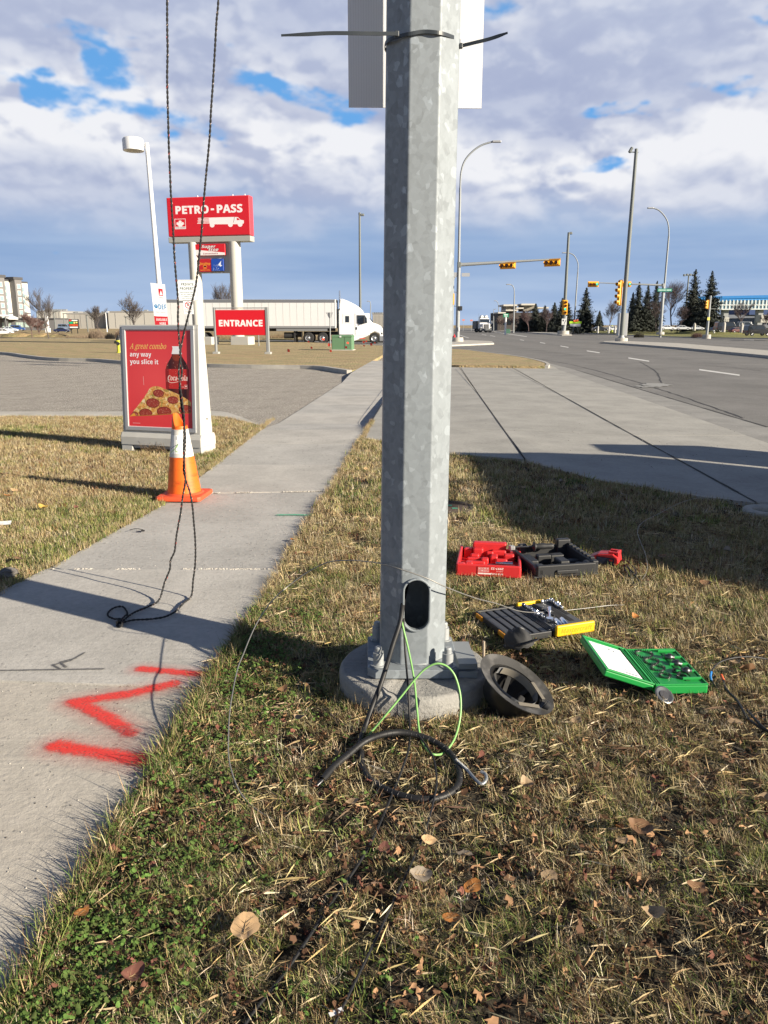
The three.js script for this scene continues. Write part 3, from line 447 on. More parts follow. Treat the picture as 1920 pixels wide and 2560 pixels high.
// --- rope
{
  const t = thing('rope', 'black rope with pale tracer flecks, hanging doubled and knotted on the sidewalk', 'rope');
  const D = 4.4, up = [V(-1.058, 9.2, -4.41), V(-1.06, 6.5, -4.4)];
  const A = [...up, ...[[417, -40], [418, 60], [419, 120], [418, 200], [420, 280], [422, 360], [425, 430], [428, 500], [432, 560], [435, 620], [439, 680], [445, 750], [445, 800], [448, 850], [451, 890], [447, 930], [450, 965], [455, 1000], [460, 1040], [460, 1085], [459, 1130], [462, 1175], [463, 1205], [457, 1240], [451, 1286], [441, 1340], [436, 1380], [426, 1402], [425, 1421], [412, 1455]].map(([u, v], i) => P(u, v, D + (i > 14 && i < 23 ? (i % 2 ? .006 : -.006) : 0))), ...onG([[402, 1490, .035], [393, 1505, .022], [365, 1519, .018], [340, 1529, .018], [322, 1540, .02], [310, 1550, .02]]), ...onG([[300, 1558, .02]])];
  const B = [...up.map((p) => p.clone().add(V(.03, 0, 0))), ...[[546, -40], [541, 60], [537, 130], [533, 200], [528, 270], [525, 330], [520, 390], [515, 440], [508, 520], [503, 590], [497, 650], [490, 710], [481, 750], [468, 800], [456, 850], [450, 890], [455, 930], [449, 965], [452, 1000], [457, 1040], [463, 1085], [462, 1130], [459, 1175], [466, 1205], [474, 1228], [481, 1265], [484, 1300], [488, 1350], [488, 1411], [483, 1449]].map(([u, v], i) => P(u, v, D + .01 + (i > 14 && i < 23 ? (i % 2 ? -.008 : .008) : 0))), ...onG([[479, 1488, .024], [459, 1508, .02], [434, 1532, .018], [408, 1543, .018], [372, 1548, .018], [334, 1550, .018], [306, 1556, .018]])];
  const L = onG([[300, 1556, .02], [312, 1540, .018], [318, 1537, .017], [315, 1525, .017], [304, 1516, .017], [287, 1519, .017], [272, 1530, .017], [271, 1540, .017], [287, 1547, .017], [306, 1548, .018], [296, 1560, .02]]);
  const ply = (pts, rad, off, ph, pitch, seg) => { const c = curve(pts), len = c.getLength(), n = Math.min(1500, Math.round(len / pitch * 7)), f = [], fr = c.computeFrenetFrames(n, false); for (let i = 0; i <= n; i++) { const p = c.getPointAt(i / n), q = ph + i / n * len / pitch * 6.283; f.push(p.addScaledVector(fr.normals[i], Math.cos(q) * off).addScaledVector(fr.binormals[i], Math.sin(q) * off)); } if (!seg) return [new THREE.TubeGeometry(new THREE.CatmullRomCurve3(f), n, rad, 5)]; const g = []; for (let i = 4; i < n - 4; i += 4) if (hash2(i, ph * 9) < .62) g.push(bar(f[i], f[i + 1], rad, rad, 4)); return g; };
  for (const [nm, l] of [['strand', A], ['strand', B], ['loop', L]]) part(t, nm, [...ply(l, .0038, .0028, 0, .048), ...ply(l, .0038, .0028, 3.14, .048)], M.blackMatte);
  part(t, 'tracer', [A, B, L].flatMap((l, i) => ply(l, .0012, .0059, 1.57 + i, .048, 1)), std([.62, .50, .45], .7));
  part(t, 'tracer', [A].flatMap((l) => ply(l, .0012, .0059, 4.2, .08, 1)), std([.55, .06, .04], .7));
  part(t, 'knot', [...ply(onG([[296, 1552, .012], [306, 1556, .03], [303, 1565, .02], [293, 1563, .012], [294, 1553, .03], [304, 1553, .03], [302, 1562, .012]]), .005, .0031, 0, .03), ...ply(onG([[296, 1552, .012], [306, 1556, .03], [303, 1565, .02], [293, 1563, .012], [294, 1553, .03], [304, 1553, .03]]), .005, .0031, 3.1, .03)], M.blackMatte);
}
// --- tool cases
function tray(t, w, d, h, m, wall = .018) { // open shell, origin at the middle of its floor
  part(t, 'shell', [rbox(w, .014, d, .006, 0, .008, 0), ...[-1, 1].map((s) => rbox(w, h, wall, .007, 0, h / 2, s * (d / 2 - wall / 2))), ...[-1, 1].map((s) => rbox(wall, h - .002, d - .004, .007, s * (w / 2 - wall / 2), h / 2, 0))].map((g) => g), m);
}
const molded = (t, l, m, name = 'molded_bay') => l.forEach(([x, z, w, d, h, r = .01]) => part(t, name, rbox(w, h, d, r, x, h / 2 + .01, z, 2), m));
{
  const t = thing('tool_case', 'open red and black drill case lying flat on the grass right of the pole', 'tool case', V(.90, .012, -4.98));
  const red = new THREE.Group(); red.name = 'red_lid'; red.userData.label = 'red half of the case with molded bays'; t.add(red); red.position.set(-.19, 0, .0); red.rotation.y = -.16; red.userData.counts = {};
  const sub = (g, ...a) => part(g, ...a);
  const w = .42, d = .46, h = .082;
  sub(red, 'shell', [rbox(w, .014, d, .006, 0, .01, 0), rbox(w, h * .8, .02, .008, 0, h * .4, -d / 2 + .01), rbox(w * .98, h, .022, .009, 0, h / 2, d / 2 - .011), rbox(.02, h, d * .98, .008, -w / 2 + .01, h / 2, 0), rbox(.02, h * .8, d * .98, .008, w / 2 - .01, h * .4, 0), rbox(.05, h * 1.02, .05, .015, -w / 2 + .035, h / 2, d / 2 - .03), rbox(.05, h * .8, .05, .015, w / 2 - .03, h * .42, d / 2 - .03)], M.redPlastic);
  for (const [x, z, a, b, hh] of [[-.005, -.185, .23, .06, .112], [-.08, -.125, .07, .05, .085], [.06, -.14, .10, .04, .07], [.13, -.08, .07, .05, .062], [.03, -.05, .05, .08, .06], [-.10, .0, .10, .03, .052], [-.03, .02, .05, .05, .058], [-.09, .06, .13, .035, .046], [-.13, .10, .05, .05, .05], [.08, .0, .08, .03, .05], [.13, .04, .05, .05, .042], [-.15, -.17, .06, .07, .07], [.165, -.165, .06, .08, .06], [-.10, -.06, .06, .04, .06], [.0, -.10, .05, .03, .07]]) sub(red, 'molded_bay', new RoundedBoxGeometry(a, hh, b, 2, .012).translate(x, hh / 2 + .01, z), M.redPlastic);
  const lab = printMat(256, 96, (c, W, H) => { c.fillStyle = '#c4231f'; c.fillRect(0, 0, W, H); c.translate(W, H); c.rotate(Math.PI); c.fillStyle = '#f2e8e4'; c.font = 'bold 26px sans-serif'; c.fillText('M18 FUEL', 6, 26); c.fillRect(118, 8, 132, 16); c.font = 'bold 34px sans-serif'; c.fillText('2997-22', 4, 88); c.font = '13px sans-serif'; c.fillText('COMBO KIT', 8, 50); c.strokeStyle = '#f2e8e4'; c.lineWidth = 2; for (let i = 0; i < 4; i++) for (let j = 0; j < 2; j++) { c.strokeRect(146 + i * 27, 34 + j * 28, 20, 22); c.fillRect(151 + i * 27, 41 + j * 28, 10, 5 + (i + j) % 3 * 3); } });
  sub(red, 'label_plate', flat(.17, .058, .015, .045, d / 2 + .0025), lab);
  sub(red, 'slot', rbox(.18, .02, .05, .006, .08, .045, .125), std([.14, .01, .012], .6));  // solid block in darkened red, its colour painted as the shade inside a slot
  const blk = new THREE.Group(); blk.name = 'black_base'; blk.userData.label = 'black half of the case with a tool inside'; t.add(blk); blk.position.set(.235, 0, -.0); blk.rotation.y = .2; blk.userData.counts = {};
  const W = .45, h2 = .088;
  sub(blk, 'shell', [rbox(W, .014, d, .006, 0, .01, 0), rbox(W * .9, h2, .024, .009, 0, h2 / 2, -d / 2 + .012), rbox(W * .9, h2, .026, .01, 0, h2 / 2, d / 2 - .013), rbox(.03, h2 * .9, d * .96, .01, -W / 2 + .03, h2 * .45, 0), rbox(.045, h2 * 1.1, d * .96, .01, W / 2 - .022, h2 * .55, 0), rbox(.07, h2, .07, .02, W / 2 - .05, h2 / 2, d / 2 - .05), rbox(.08, h2, .08, .03, -W / 2 + .05, h2 / 2, d / 2 - .04), rbox(.10, h2 * 1.5, .05, .012, W / 2 - .06, h2 * .75, -d / 2 + .02), rbox(.06, h2 * 1.25, .04, .012, -W / 2 + .09, h2 * .62, -d / 2 + .02)], M.blackPlastic);
  for (let k = 0; k < 7; k++) sub(blk, 'rib', rbox(.03, .012, .03, .004, W / 2 - .022, h2 * 1.1 + .004, -.17 + k * .055), M.blackPlastic);
  for (const [x, z, a, b, hh] of [[-.15, -.02, .06, .16, .06], [-.05, -.04, .10, .05, .07], [.05, -.06, .10, .06, .062], [.03, .08, .07, .11, .07], [.14, .02, .08, .06, .04], [.15, .13, .07, .07, .05], [-.08, .15, .12, .05, .035], [-.16, .13, .05, .09, .05]]) sub(blk, 'molded_bay', new RoundedBoxGeometry(a, hh, b, 2, .012).translate(x, hh / 2 + .01, z), M.blackPlastic);
  sub(blk, 'handle_grip', rbox(.15, .03, .02, .008, 0, .04, d / 2 + .004), M.blackPlastic);
}
{ // side handle lying across the case
  const t = thing('side_handle', 'black drill side handle lying across the open red and black case', 'handle', V(1.02, .115, -5.115), .1);
  const g = lathe([[0, -.075], [.014, -.072], [.02, -.06], [.018, -.03], [.0225, 0], [.021, .03], [.018, .05], [.019, .058], [.034, .062], [.034, .068], [.014, .072], [.012, .08], [0, .082]], 18); T(g, .08, 0, 0, 0, 0, Math.PI / 2); part(t, 'grip', g, M.blackPlastic);
  part(t, 'rod', T(cyl(.0065, .0065, .13, 0, 0, 0, 10), .0, 0, 0, 0, 0, Math.PI / 2), M.darkSteel);
  part(t, 'clamp', [rbox(.035, .028, .04, .006, -.14, -.004, 0), cyl(.014, .014, .03, -.15, -.018, .0)], std([.4, .4, .4], .5, .5));
}
solo('steel_tube', T(lathe([[.0085, -.055], [.0125, -.055], [.0125, .0], [.009, .01], [.009, .055], [.0, .055]], 16), .79, .075, -4.852, 0, -.12, Math.PI / 2), M.chrome, 'short polished steel tube lying in the slot of the red case half', 'steel tube');
solo('steel_bit', [T(cyl(.006, .006, .05, 0, 0, 0, 10), .985, .055, -4.93, 0, .6, 1.1), T(cyl(.009, .009, .02, 0, 0, 0, 6), .97, .05, -4.915, 0, .6, 1.1)], M.chrome, 'small shiny chuck bit in the black case half', 'drill bit');
{
  const p = G(1512, 1412, .0), t = thing('battery_charger', 'small red battery charger with a dark label beside the black case half', 'charger', V(p.x, .02, p.z), -.5);
  part(t, 'body', T(extrude([[-.1, 0], [.085, 0], [.1, .02], [.095, .055], [.06, .078], [-.04, .066], [-.1, .035]], .115, .008), 0, 0, 0), M.redPlastic);
  part(t, 'label_plate', T(flat(.12, .05), .012, .026, .0605), printMat(128, 48, (c, w, h) => { c.fillStyle = '#1d2440'; c.fillRect(0, 0, w, h); c.fillStyle = '#7a8299'; for (let i = 0; i < 5; i++) c.fillRect(8, 7 + i * 8, 70 - i * 7, 2); c.fillStyle = '#c9302c'; c.fillRect(92, 10, 26, 12); }));
  part(t, 'battery_rail', [rbox(.02, .03, .09, .004, .085, .075, 0), rbox(.05, .016, .02, .004, .05, .082, .032), rbox(.05, .016, .02, .004, .05, .082, -.032)], M.redPlastic);
  solo('power_cord', [tube(onG([[1548, 1405, .03], [1562, 1400, .05], [1578, 1412, .04], [1590, 1430, .03], [1582, 1446, .02], [1566, 1430, .03], [1560, 1412, .045], [1575, 1424, .05], [1594, 1448, .02], [1606, 1462, .01]]), .0048, 7, 90), tube(onG([[1556, 1398, .05], [1572, 1420, .03], [1580, 1450, .02], [1588, 1464, .01]]), .0048, 7, 40)], M.blackRubber, 'bundled black power cord beside the red charger', 'power cord');
}
{ // socket set
  const yaw = .35, t = thing('socket_case', 'open black socket case with yellow handles lying right of the footing', 'tool case', V(.81, .012, -3.952), yaw);
  const lid = new THREE.Group(); lid.name = 'lid'; lid.userData.counts = {}; t.add(lid); lid.position.set(-.125, 0, .0);
  const dk = std([.036, .037, .039], .48);
  part(lid, 'shell', [rbox(.245, .012, .40, .005, 0, .012, 0), rbox(.012, .036, .40, .005, -.117, .02, 0), rbox(.245, .036, .014, .005, 0, .02, -.193), rbox(.245, .036, .014, .005, 0, .02, .193)], dk);
  for (let k = 0; k < 5; k++) part(lid, 'slat', rbox(.034, .014, .37, .004, -.092 + k * .046, .026, 0), std([.055, .056, .058], .45));
  for (const z of [-.14, .12]) part(lid, 'latch', rbox(.012, .026, .075, .004, -.127, .022, z), std([.75, .30, .01], .45), 'orange latch');
  const bs = new THREE.Group(); bs.name = 'base'; bs.userData.counts = {}; t.add(bs); bs.position.set(.122, 0, .0);
  part(bs, 'shell', [rbox(.225, .034, .385, .006, 0, .018, 0)], dk);
  for (let k = 0; k < 4; k++) part(bs, 'hinge_rib', rbox(.006, .012, .36, .002, -.132 + k * .011, .03, 0), dk);
  part(bs, 'insert', rbox(.205, .008, .35, .003, 0, .036, 0), std([.09, .09, .09], .5));
  for (const [x, z, a, b] of [[.05, .01, .03, .22], [.085, -.05, .025, .16], [.02, .03, .04, .12]]) part(bs, 'recess_shade', rbox(a, .004, b, .001, x, .0395, z), M.blackMatte);  // thin black plates on the insert, painted as the shade of hollows
  const fr = part(t, 'front_handle', T(rbox(.235, .062, .022, .009), .128, .038, .212), M.yellowPlastic);
  part(fr, 'lettering', T(flat(.20, .04), .128, .038, .2236), std([1, 1, 1], .5, 0, { map: canvas(256, 56, (c, w, h) => { c.fillStyle = '#eab61b'; c.fillRect(0, 0, w, h); c.fillStyle = '#c08f08'; c.font = 'italic bold 46px sans-serif'; c.fillText('Mastercraft', 6, 44, 244); }) }));
  part(t, 'back_handle', T(rbox(.215, .036, .02, .008), .125, .032, -.205), M.yellowPlastic);
  const put = (name, geo, x, z, y, label, cat, group, ry = 0, m = M.chrome) => { const o = solo(name, T(geo, x * Math.cos(yaw) + z * Math.sin(yaw) + .81, y, -x * Math.sin(yaw) + z * Math.cos(yaw) - 3.952, 0, yaw + ry), m, label, cat, group); return o; };
  const deep = () => { const g = lathe([[.006, -.032], [.0125, -.032], [.0125, .01], [.0105, .014], [.0105, .032], [.006, .032], [.006, -.02], [0, -.02]], 16); g.rotateX(Math.PI / 2); g.scale(1.3, 1.3, 1.3); return g; };
  put('deep_socket', deep(), .112, .135, .056, 'right one of two long chrome sockets by the yellow front handle', 'socket', null, -.25);
  put('deep_socket', deep(), .075, .138, .056, 'left one of two long chrome sockets by the yellow front handle', 'socket', null, -.25);
  const rt = merge([T(cyl(.019, .019, .017, 0, -.008, 0, 20), 0, 0, .0), T(bar(V(0, 0, 0), V(0, 0, -.16), .0062, .009), 0, 0, 0), T(rbox(.02, .016, .07, .007), 0, 0, -.15), T(cyl(.007, .007, .03, 0, -.022, 0, 4), 0, 0, 0)]);
  put('ratchet', rt, .05, .09, .066, 'chrome ratchet wrench lying over the open socket case', 'ratchet', null, -.55);
  put('extension_bar', merge([T(cyl(.0075, .0075, .12, 0, -.06, 0, 8), 0, 0, 0, Math.PI / 2), T(cyl(.009, .009, .02, 0, -.07, 0, 8), 0, 0, 0, Math.PI / 2)]), -.0 + .06, -.07, .056, 'chrome extension bar lying along the socket case', 'extension bar', null, .2);
  put('screwdriver', merge([T(rbox(.024, .024, .09, .011), 0, 0, -.05), T(cyl(.004, .004, .1, 0, 0, 0, 8), 0, 0, -.01, Math.PI / 2)]), .105, -.06, .056, 'black handled driver in the middle of the socket case', 'screwdriver', null, .15, M.blackPlastic);
  let sock = null; const sg = lathe([[.005, .026], [.0105, .026], [.011, .0], [.0, .0]], 12);
  for (let k = 0; k < 22; k++) { const row = k < 9 ? 0 : k < 16 ? 1 : 2, i = row === 0 ? k : row === 1 ? k - 9 : k - 16; const x = [-.085, .045, .095][row] + (row === 1 ? i * .011 : 0), z = row === 0 ? -.165 + i * .026 : row === 1 ? -.17 : -.15 + i * .02; const q = [x * Math.cos(yaw) + z * Math.sin(yaw) + .81 + .122 * Math.cos(yaw), .046, -x * Math.sin(yaw) + z * Math.cos(yaw) - 3.952 - .122 * Math.sin(yaw)]; if (!sock) sock = solo('socket', sg, M.chrome, 'small chrome socket standing in the open black and yellow case', 'socket', 'small chrome sockets in the yellow handled case'); else copy(sock); const o = k ? scene.children[scene.children.length - 1] : sock; o.position.set(...q); o.rotation.set(rr(-.3, .3), rr(0, 3), rr(-.3, .3)); o.scale.setScalar(rr(.8, 1.15)); }
}
// --- hard hat
function shell(rings, n = 40) { const pos = [], idx = []; rings.forEach((f, i) => { for (let k = 0; k <= n; k++) pos.push(...f(k / n * Math.PI * 2)); }); for (let i = 0; i < rings.length - 1; i++) for (let k = 0; k < n; k++) { const a = i * (n + 1) + k, b = a + 1, c = a + n + 1, e = c + 1; idx.push(a, c, b, b, c, e); } const g = new THREE.BufferGeometry(); g.setAttribute('position', new THREE.Float32BufferAttribute(pos, 3)); g.setAttribute('uv', new THREE.Float32BufferAttribute(new Float32Array(pos.length / 3 * 2), 2)); g.setIndex(idx); g.computeVertexNormals(); return g; }
function hatShell(rx, rz, hgt, brim, th, droop = .012, what = 'all') {
  const el = (s, y, out = 0, dr = 0) => (a) => [Math.cos(a) * (rx * s + out), y - dr * (1 - .0 * Math.cos(a)), Math.sin(a) * (rz * s + out * (1 + .25 * Math.abs(Math.sin(a))))];
  const outer = [], inner = [];
  for (let k = 0; k <= 10; k++) { const q = k / 10 * Math.PI / 2; outer.push(el(Math.max(.001, Math.sin(q)) ** .82, hgt * Math.cos(q) ** .9)); inner.push(el(Math.max(.001, Math.sin(q)) ** .82, hgt * Math.cos(q) ** .9 - th, -th * (k > 3 ? 1 : .2))); }
  if (what === 'dome') return shell([...outer, el(1, -.004, .006), el(1, -.006, -th), ...inner.slice().reverse().slice(1)]);
  if (what === 'brim') return shell([el(1, -.002, .002), el(1, -.007, brim * .5, .003), el(1, -.010, brim, droop), el(1, -.014, brim, droop), el(1, -.013, brim * .5, .003), el(1, -.010, .002), el(1, -.002, .002)]);
  return shell([...outer, el(1, -.004, .008), el(1, -.009, brim * .5, .003), el(1, -.012, brim, droop), el(1, -.016, brim, droop), el(1, -.015, brim * .5, .003), el(1, -.012, .006), el(1, -.006, -th), ...inner.reverse().slice(1)]);
}
{
  const c = V(.55, .118, -2.985), d = V(.38, .84, .30).normalize(), e = V(.80, -.46, .38); e.addScaledVector(d, -e.dot(d)).normalize();
  const y = d.clone().negate(), x = V().crossVectors(y, e).normalize();
  const t = thing('hard_hat', 'dusty black full brim hard hat lying on its side, showing its inner straps', 'hard hat', c); t.quaternion.setFromRotationMatrix(new THREE.Matrix4().makeBasis(x, y, e));
  const hm = std([1, 1, 1], .5, 0, { map: dataTex(256, (a, b) => { const q = .04 + sstep(.45, .8, fbm(a * 5, b * 5, 5, 5)) * .06 + (hash2(a * 256, b * 256) - .5) * .02; return S3(q, q * .97, q * .92); }) });
  part(t, 'dome', toSmooth(boxUV(hatShell(.096, .124, .142, .042, .004, .010, 'dome'), 4)), std([.022, .022, .023], .35)); part(t, 'brim', toSmooth(boxUV(hatShell(.096, .124, .142, .042, .004, .010, 'brim'), 4)), hm);
  part(t, 'crown_ridge', [-.035, 0, .035].map((xx) => { const p = []; for (let k = 0; k <= 10; k++) { const q = (k / 10 - .5) * 2.2; p.push(V(xx, .135 * Math.cos(q) + .001, .116 * Math.sin(q))); } return tube(p, .006, 6); }), M.blackPlastic);
  const band = (rx, rz, y0, y1, a0, a1, n = 30) => { const g = []; for (let k = 0; k < n; k++) { const p = mixf(a0, a1, k / n), q = mixf(a0, a1, (k + 1) / n); const A = V(Math.cos(p) * rx, y0, Math.sin(p) * rz), B = V(Math.cos(q) * rx, y0, Math.sin(q) * rz); g.push(bandSeg(A, B, y1 - y0)); } return merge(g); };
  part(t, 'headband', band(.084, .106, -.012, .026, -1.15, 4.3), std([.22, .225, .23], .6));
  part(t, 'sweatband', band(.079, .101, -.014, .022, 2.2, 4.1), std([.26, .235, .19], .8));
  const strap = (p, q, w, sag) => { const g = [], n = 10, sd = V().crossVectors(q.clone().sub(p), V(0, 1, 0)).normalize().multiplyScalar(w / 2); for (let k = 0; k < n; k++) { const f = (s) => p.clone().lerp(q, s).add(V(0, Math.sin(s * Math.PI) * sag, 0)); g.push(quad(f(k / n).add(sd), f((k + 1) / n).add(sd), f((k + 1) / n).sub(sd), f(k / n).sub(sd))); } return merge(g); };
  const sm = std([.025, .025, .025], .85), sm2 = std([.15, .135, .11], .8);
  part(t, 'strap', strap(V(-.08, .01, -.045), V(.08, .01, .045), .02, .105), sm); part(t, 'strap', strap(V(-.08, .01, .055), V(.08, .01, -.055), .02, .10), sm); part(t, 'strap', strap(V(0, .0, .1), V(0, .0, -.1), .026, .10), std([.03, .03, .03], .8));
  for (const s of [-1, 1]) part(t, 'nape_strap', strap(V(s * .09, -.012, .05), V(s * .03, -.018, .125), .018, .0), sm2);
  part(t, 'pad', [rbox(.045, .05, .03, .01, .0, .05, .05), rbox(.04, .04, .03, .01, .03, .055, .03)], M.blackMatte);
  part(t, 'adjuster_knob', [T(cyl(.021, .02, .024, 0, 0, 0, 20), 0, -.02, .136, Math.PI / 2), T(cyl(.023, .023, .008, 0, 0, 0, 20), 0, -.02, .142, Math.PI / 2)], M.blackPlastic);
  part(t, 'sticker', T(new THREE.CircleGeometry(.03, 24), -.088, .062, .035, 0, -1.15, .0), printMat(128, 128, (q, w) => { q.fillStyle = '#17171a'; q.fillRect(0, 0, w, w); q.strokeStyle = '#8f8f92'; q.lineWidth = 4; for (let r = 12; r < 60; r += 13) { q.beginPath(); q.arc(64, 64, r, r * .1, r * .1 + 4.6); q.stroke(); } }));
}
function bandSeg(A, B, h) { return quad(A, B, B.clone().add(V(0, h, 0)), A.clone().add(V(0, h, 0))); }
function quad(a, b, c, d, uv) { const g = new THREE.BufferGeometry(); g.setAttribute('position', new THREE.Float32BufferAttribute([a, b, c, a, c, d].flatMap((p) => [p.x, p.y, p.z]), 3)); g.setAttribute('uv', new THREE.Float32BufferAttribute(uv ?? [0, 0, 1, 0, 1, 1, 0, 0, 1, 1, 0, 1], 2)); g.computeVertexNormals(); return g; }
function toSmooth(g) { return toCreasedNormals(g, .7); }
{ // small cap
  const p = G(1296, 1628, .0), t = thing('cap', 'crumpled black cap lying against the front of the black and yellow socket case', 'cap', V(p.x, .045, p.z)); t.rotation.set(-.4, .5, .28);
  const g = hatShell(.066, .078, .075, .003, .003, .002); const q = g.attributes.position; for (let i = 0; i < q.count; i++) { const x = q.getX(i), y = q.getY(i), z = q.getZ(i), k = (fbm(x * 30 + 50, y * 30 + z * 30 + 50, 3) - .5) * .03; q.setXYZ(i, x * (1 + k * 4), y + k, z * (1 + k * 3)); } g.computeVertexNormals();
  part(t, 'crown', boxUV(g, 6), std([.035, .036, .038], .8));
  part(t, 'strap', [tube([V(-.06, .0, -.03), V(-.03, .06, .0), V(.03, .066, .01), V(.062, .0, .02)], .006), tube([V(-.02, .0, .07), V(.0, .07, .0), V(.01, .0, -.076)], .006)], M.greyPlastic);
  const v = []; for (let k = 0; k <= 10; k++) { const a = (k / 10 - .5) * 2.2; v.push([Math.sin(a) * .066, Math.cos(a) * .07]); } for (let k = 10; k >= 0; k--) { const a = (k / 10 - .5) * 2.2; v.push([Math.sin(a) * .07, Math.cos(a) * .07 + .062 * Math.cos(a * .75)]); }
  part(t, 'visor', T(extrude(v, .004), 0, -.004, 0, Math.PI / 2 - .1), M.blackMatte);
}
// --- hole saw kit
{
  const t = thing('hole_saw_case', 'open green hole saw case with a white instruction sheet in its lid', 'tool case', V(1.183, .012, -3.315), .03);
  const gp = M.greenPlastic, base = new THREE.Group(); base.name = 'base'; base.userData.counts = {}; t.add(base); base.position.set(.125, 0, 0);
  part(base, 'shell', [rbox(.236, .042, .385, .008, 0, .022, 0), rbox(.236, .01, .008, .003, 0, .045, -.188), rbox(.236, .01, .008, .003, 0, .045, .188), rbox(.008, .01, .385, .003, .114, .045, 0)], gp);
  for (let k = 0; k < 5; k++) part(base, 'molded_bay', rbox(.085, .012, .012, .003, .066, .049, -.165 + k * .075), gp);
  part(base, 'recess_shade', rbox(.02, .003, .30, .001, .045, .0445, .0), std([.006, .10, .02], .6)); part(base, 'recess_shade', rbox(.03, .003, .28, .001, .088, .0445, .0), std([.006, .12, .025], .6));  // flat plates in darkened case green, shade of hollows put into their colour
  for (let k = 0; k < 3; k++) part(base, 'hinge_rib', rbox(.006, .008, .36, .002, -.112 + k * .01, .045, 0), gp);
  const lid = new THREE.Group(); lid.name = 'lid'; lid.userData.counts = {}; t.add(lid); lid.position.set(.0, .03, 0); lid.rotation.z = -.33;
  part(lid, 'shell', [rbox(.236, .03, .385, .008, -.12, 0, 0), rbox(.236, .008, .012, .003, -.12, .018, -.186), rbox(.236, .008, .012, .003, -.12, .018, .186), rbox(.014, .008, .385, .003, -.231, .018, 0), rbox(.012, .008, .385, .003, -.01, .018, 0)], gp);
  part(lid, 'hinge_rib', [rbox(.005, .006, .36, .002, -.03, .018, 0), rbox(.005, .006, .36, .002, -.04, .018, 0)], gp);
  part(lid, 'paper_sheet', T(flat(.165, .31), -.132, .0165, .008, -Math.PI / 2), printMat(256, 480, (c, w, h) => { c.fillStyle = '#eef0f2'; c.fillRect(0, 0, w, h); c.fillStyle = '#9aa2ab'; c.strokeStyle = '#7d858e'; const q = rng(4); for (let i = 0; i < 46; i++) c.fillRect(14, 40 + i * 5, 30 + q() * 70, 2); for (let i = 0; i < 60; i++) c.fillRect(136, 120 + i * 5, 40 + q() * 70, 2); c.lineWidth = 2; for (let i = 0; i < 6; i++) { c.beginPath(); c.ellipse(60 + (i % 3) * 60, 330 + (i / 3 | 0) * 60, 22, 14, 0, 0, 6.3); c.stroke(); } c.fillStyle = '#4a5058'; c.fillRect(20, 14, 60, 10); c.fillRect(140, 40, 14, 30); c.fillRect(170, 60, 14, 24); c.fillRect(140, 440, 100, 14); }, .6));
  const X = (x, z) => [1.183 + (x + .125) * Math.cos(.03) + z * Math.sin(.03), -3.315 - (x + .125) * Math.sin(.03) + z * Math.cos(.03)];
  const saw = (r, x, z, h, label) => { const [px, pz] = X(x, z), o = thing('hole_saw', label, 'hole saw', V(px, .036, pz), x * 9); const n = 26, rim = []; for (let k = 0; k < n; k++) { const a = k / n * 6.283; rim.push(T(box(.0035, .008, r * .13), Math.sin(a) * r, h + .004, Math.cos(a) * r, 0, a, 0)); } part(o, 'cup', boxUV(lathe([[r - .003, .002], [r, .0], [r, h], [r - .0025, h], [r - .0025, .004], [0, .004]], 36)), M.darkSteel); part(o, 'teeth', rim, M.darkSteel); part(o, 'disc', T(cyl(r * .8, r * .8, .004, 0, 0, 0, 24), 0, h * .55, 0), std([.22, .2, .18], .35, .8)); return o; };
  saw(.041, -.052, -.135, .022, 'largest dark hole saw at the far end of the green case');
  saw(.034, -.045, -.055, .022, 'second largest dark hole saw, next to the largest in the green case');
  saw(.031, -.042, .02, .022, 'middle sized dark hole saw in the row of the green case');
  saw(.026, -.04, .10, .022, 'dark hole saw nearest the viewer in the long row of the green case');
  saw(.018, .028, .06, .022, 'smaller of two little hole saws at the near end of the green case');
  saw(.021, .03, .115, .022, 'small hole saw by the front edge of the green case');
  const arb = (x, z, a, label) => { const [px, pz] = X(x, z); solo('arbor', T(lathe([[0, -.02], [.013, -.02], [.013, -.008], [.018, -.006], [.018, .01], [.009, .012], [.009, .024], [0, .024]], 18), px, .062, pz, Math.PI / 2, a), M.darkSteel, label, 'arbor'); };
  arb(.052, -.09, 1.4, 'dark arbor nearest the far end of the green case'); arb(.06, -.02, 1.2, 'shiny dark arbor in the middle of the green case'); arb(.072, .06, 1.5, 'black cylindrical arbor near the front of the green case');
  const p = G(1655, 1757, .0), o = thing('steel_cup', 'loose round steel hole saw cup leaning in the grass below the green case', 'hole saw', V(p.x, .03, p.z)); o.rotation.set(.5, 0, -.28);
  part(o, 'cup', boxUV(lathe([[.0, .0], [.026, .0], [.03, .002], [.043, .012], [.044, .016], [.036, .018], [.026, .012], [.0, .011]], 36)), std([.34, .34, .33], .3, .9)); part(o, 'plug', T(cyl(.022, .021, .006, 0, .01, 0, 24), 0, 0, 0), std([.10, .10, .11], .5, .7));
}
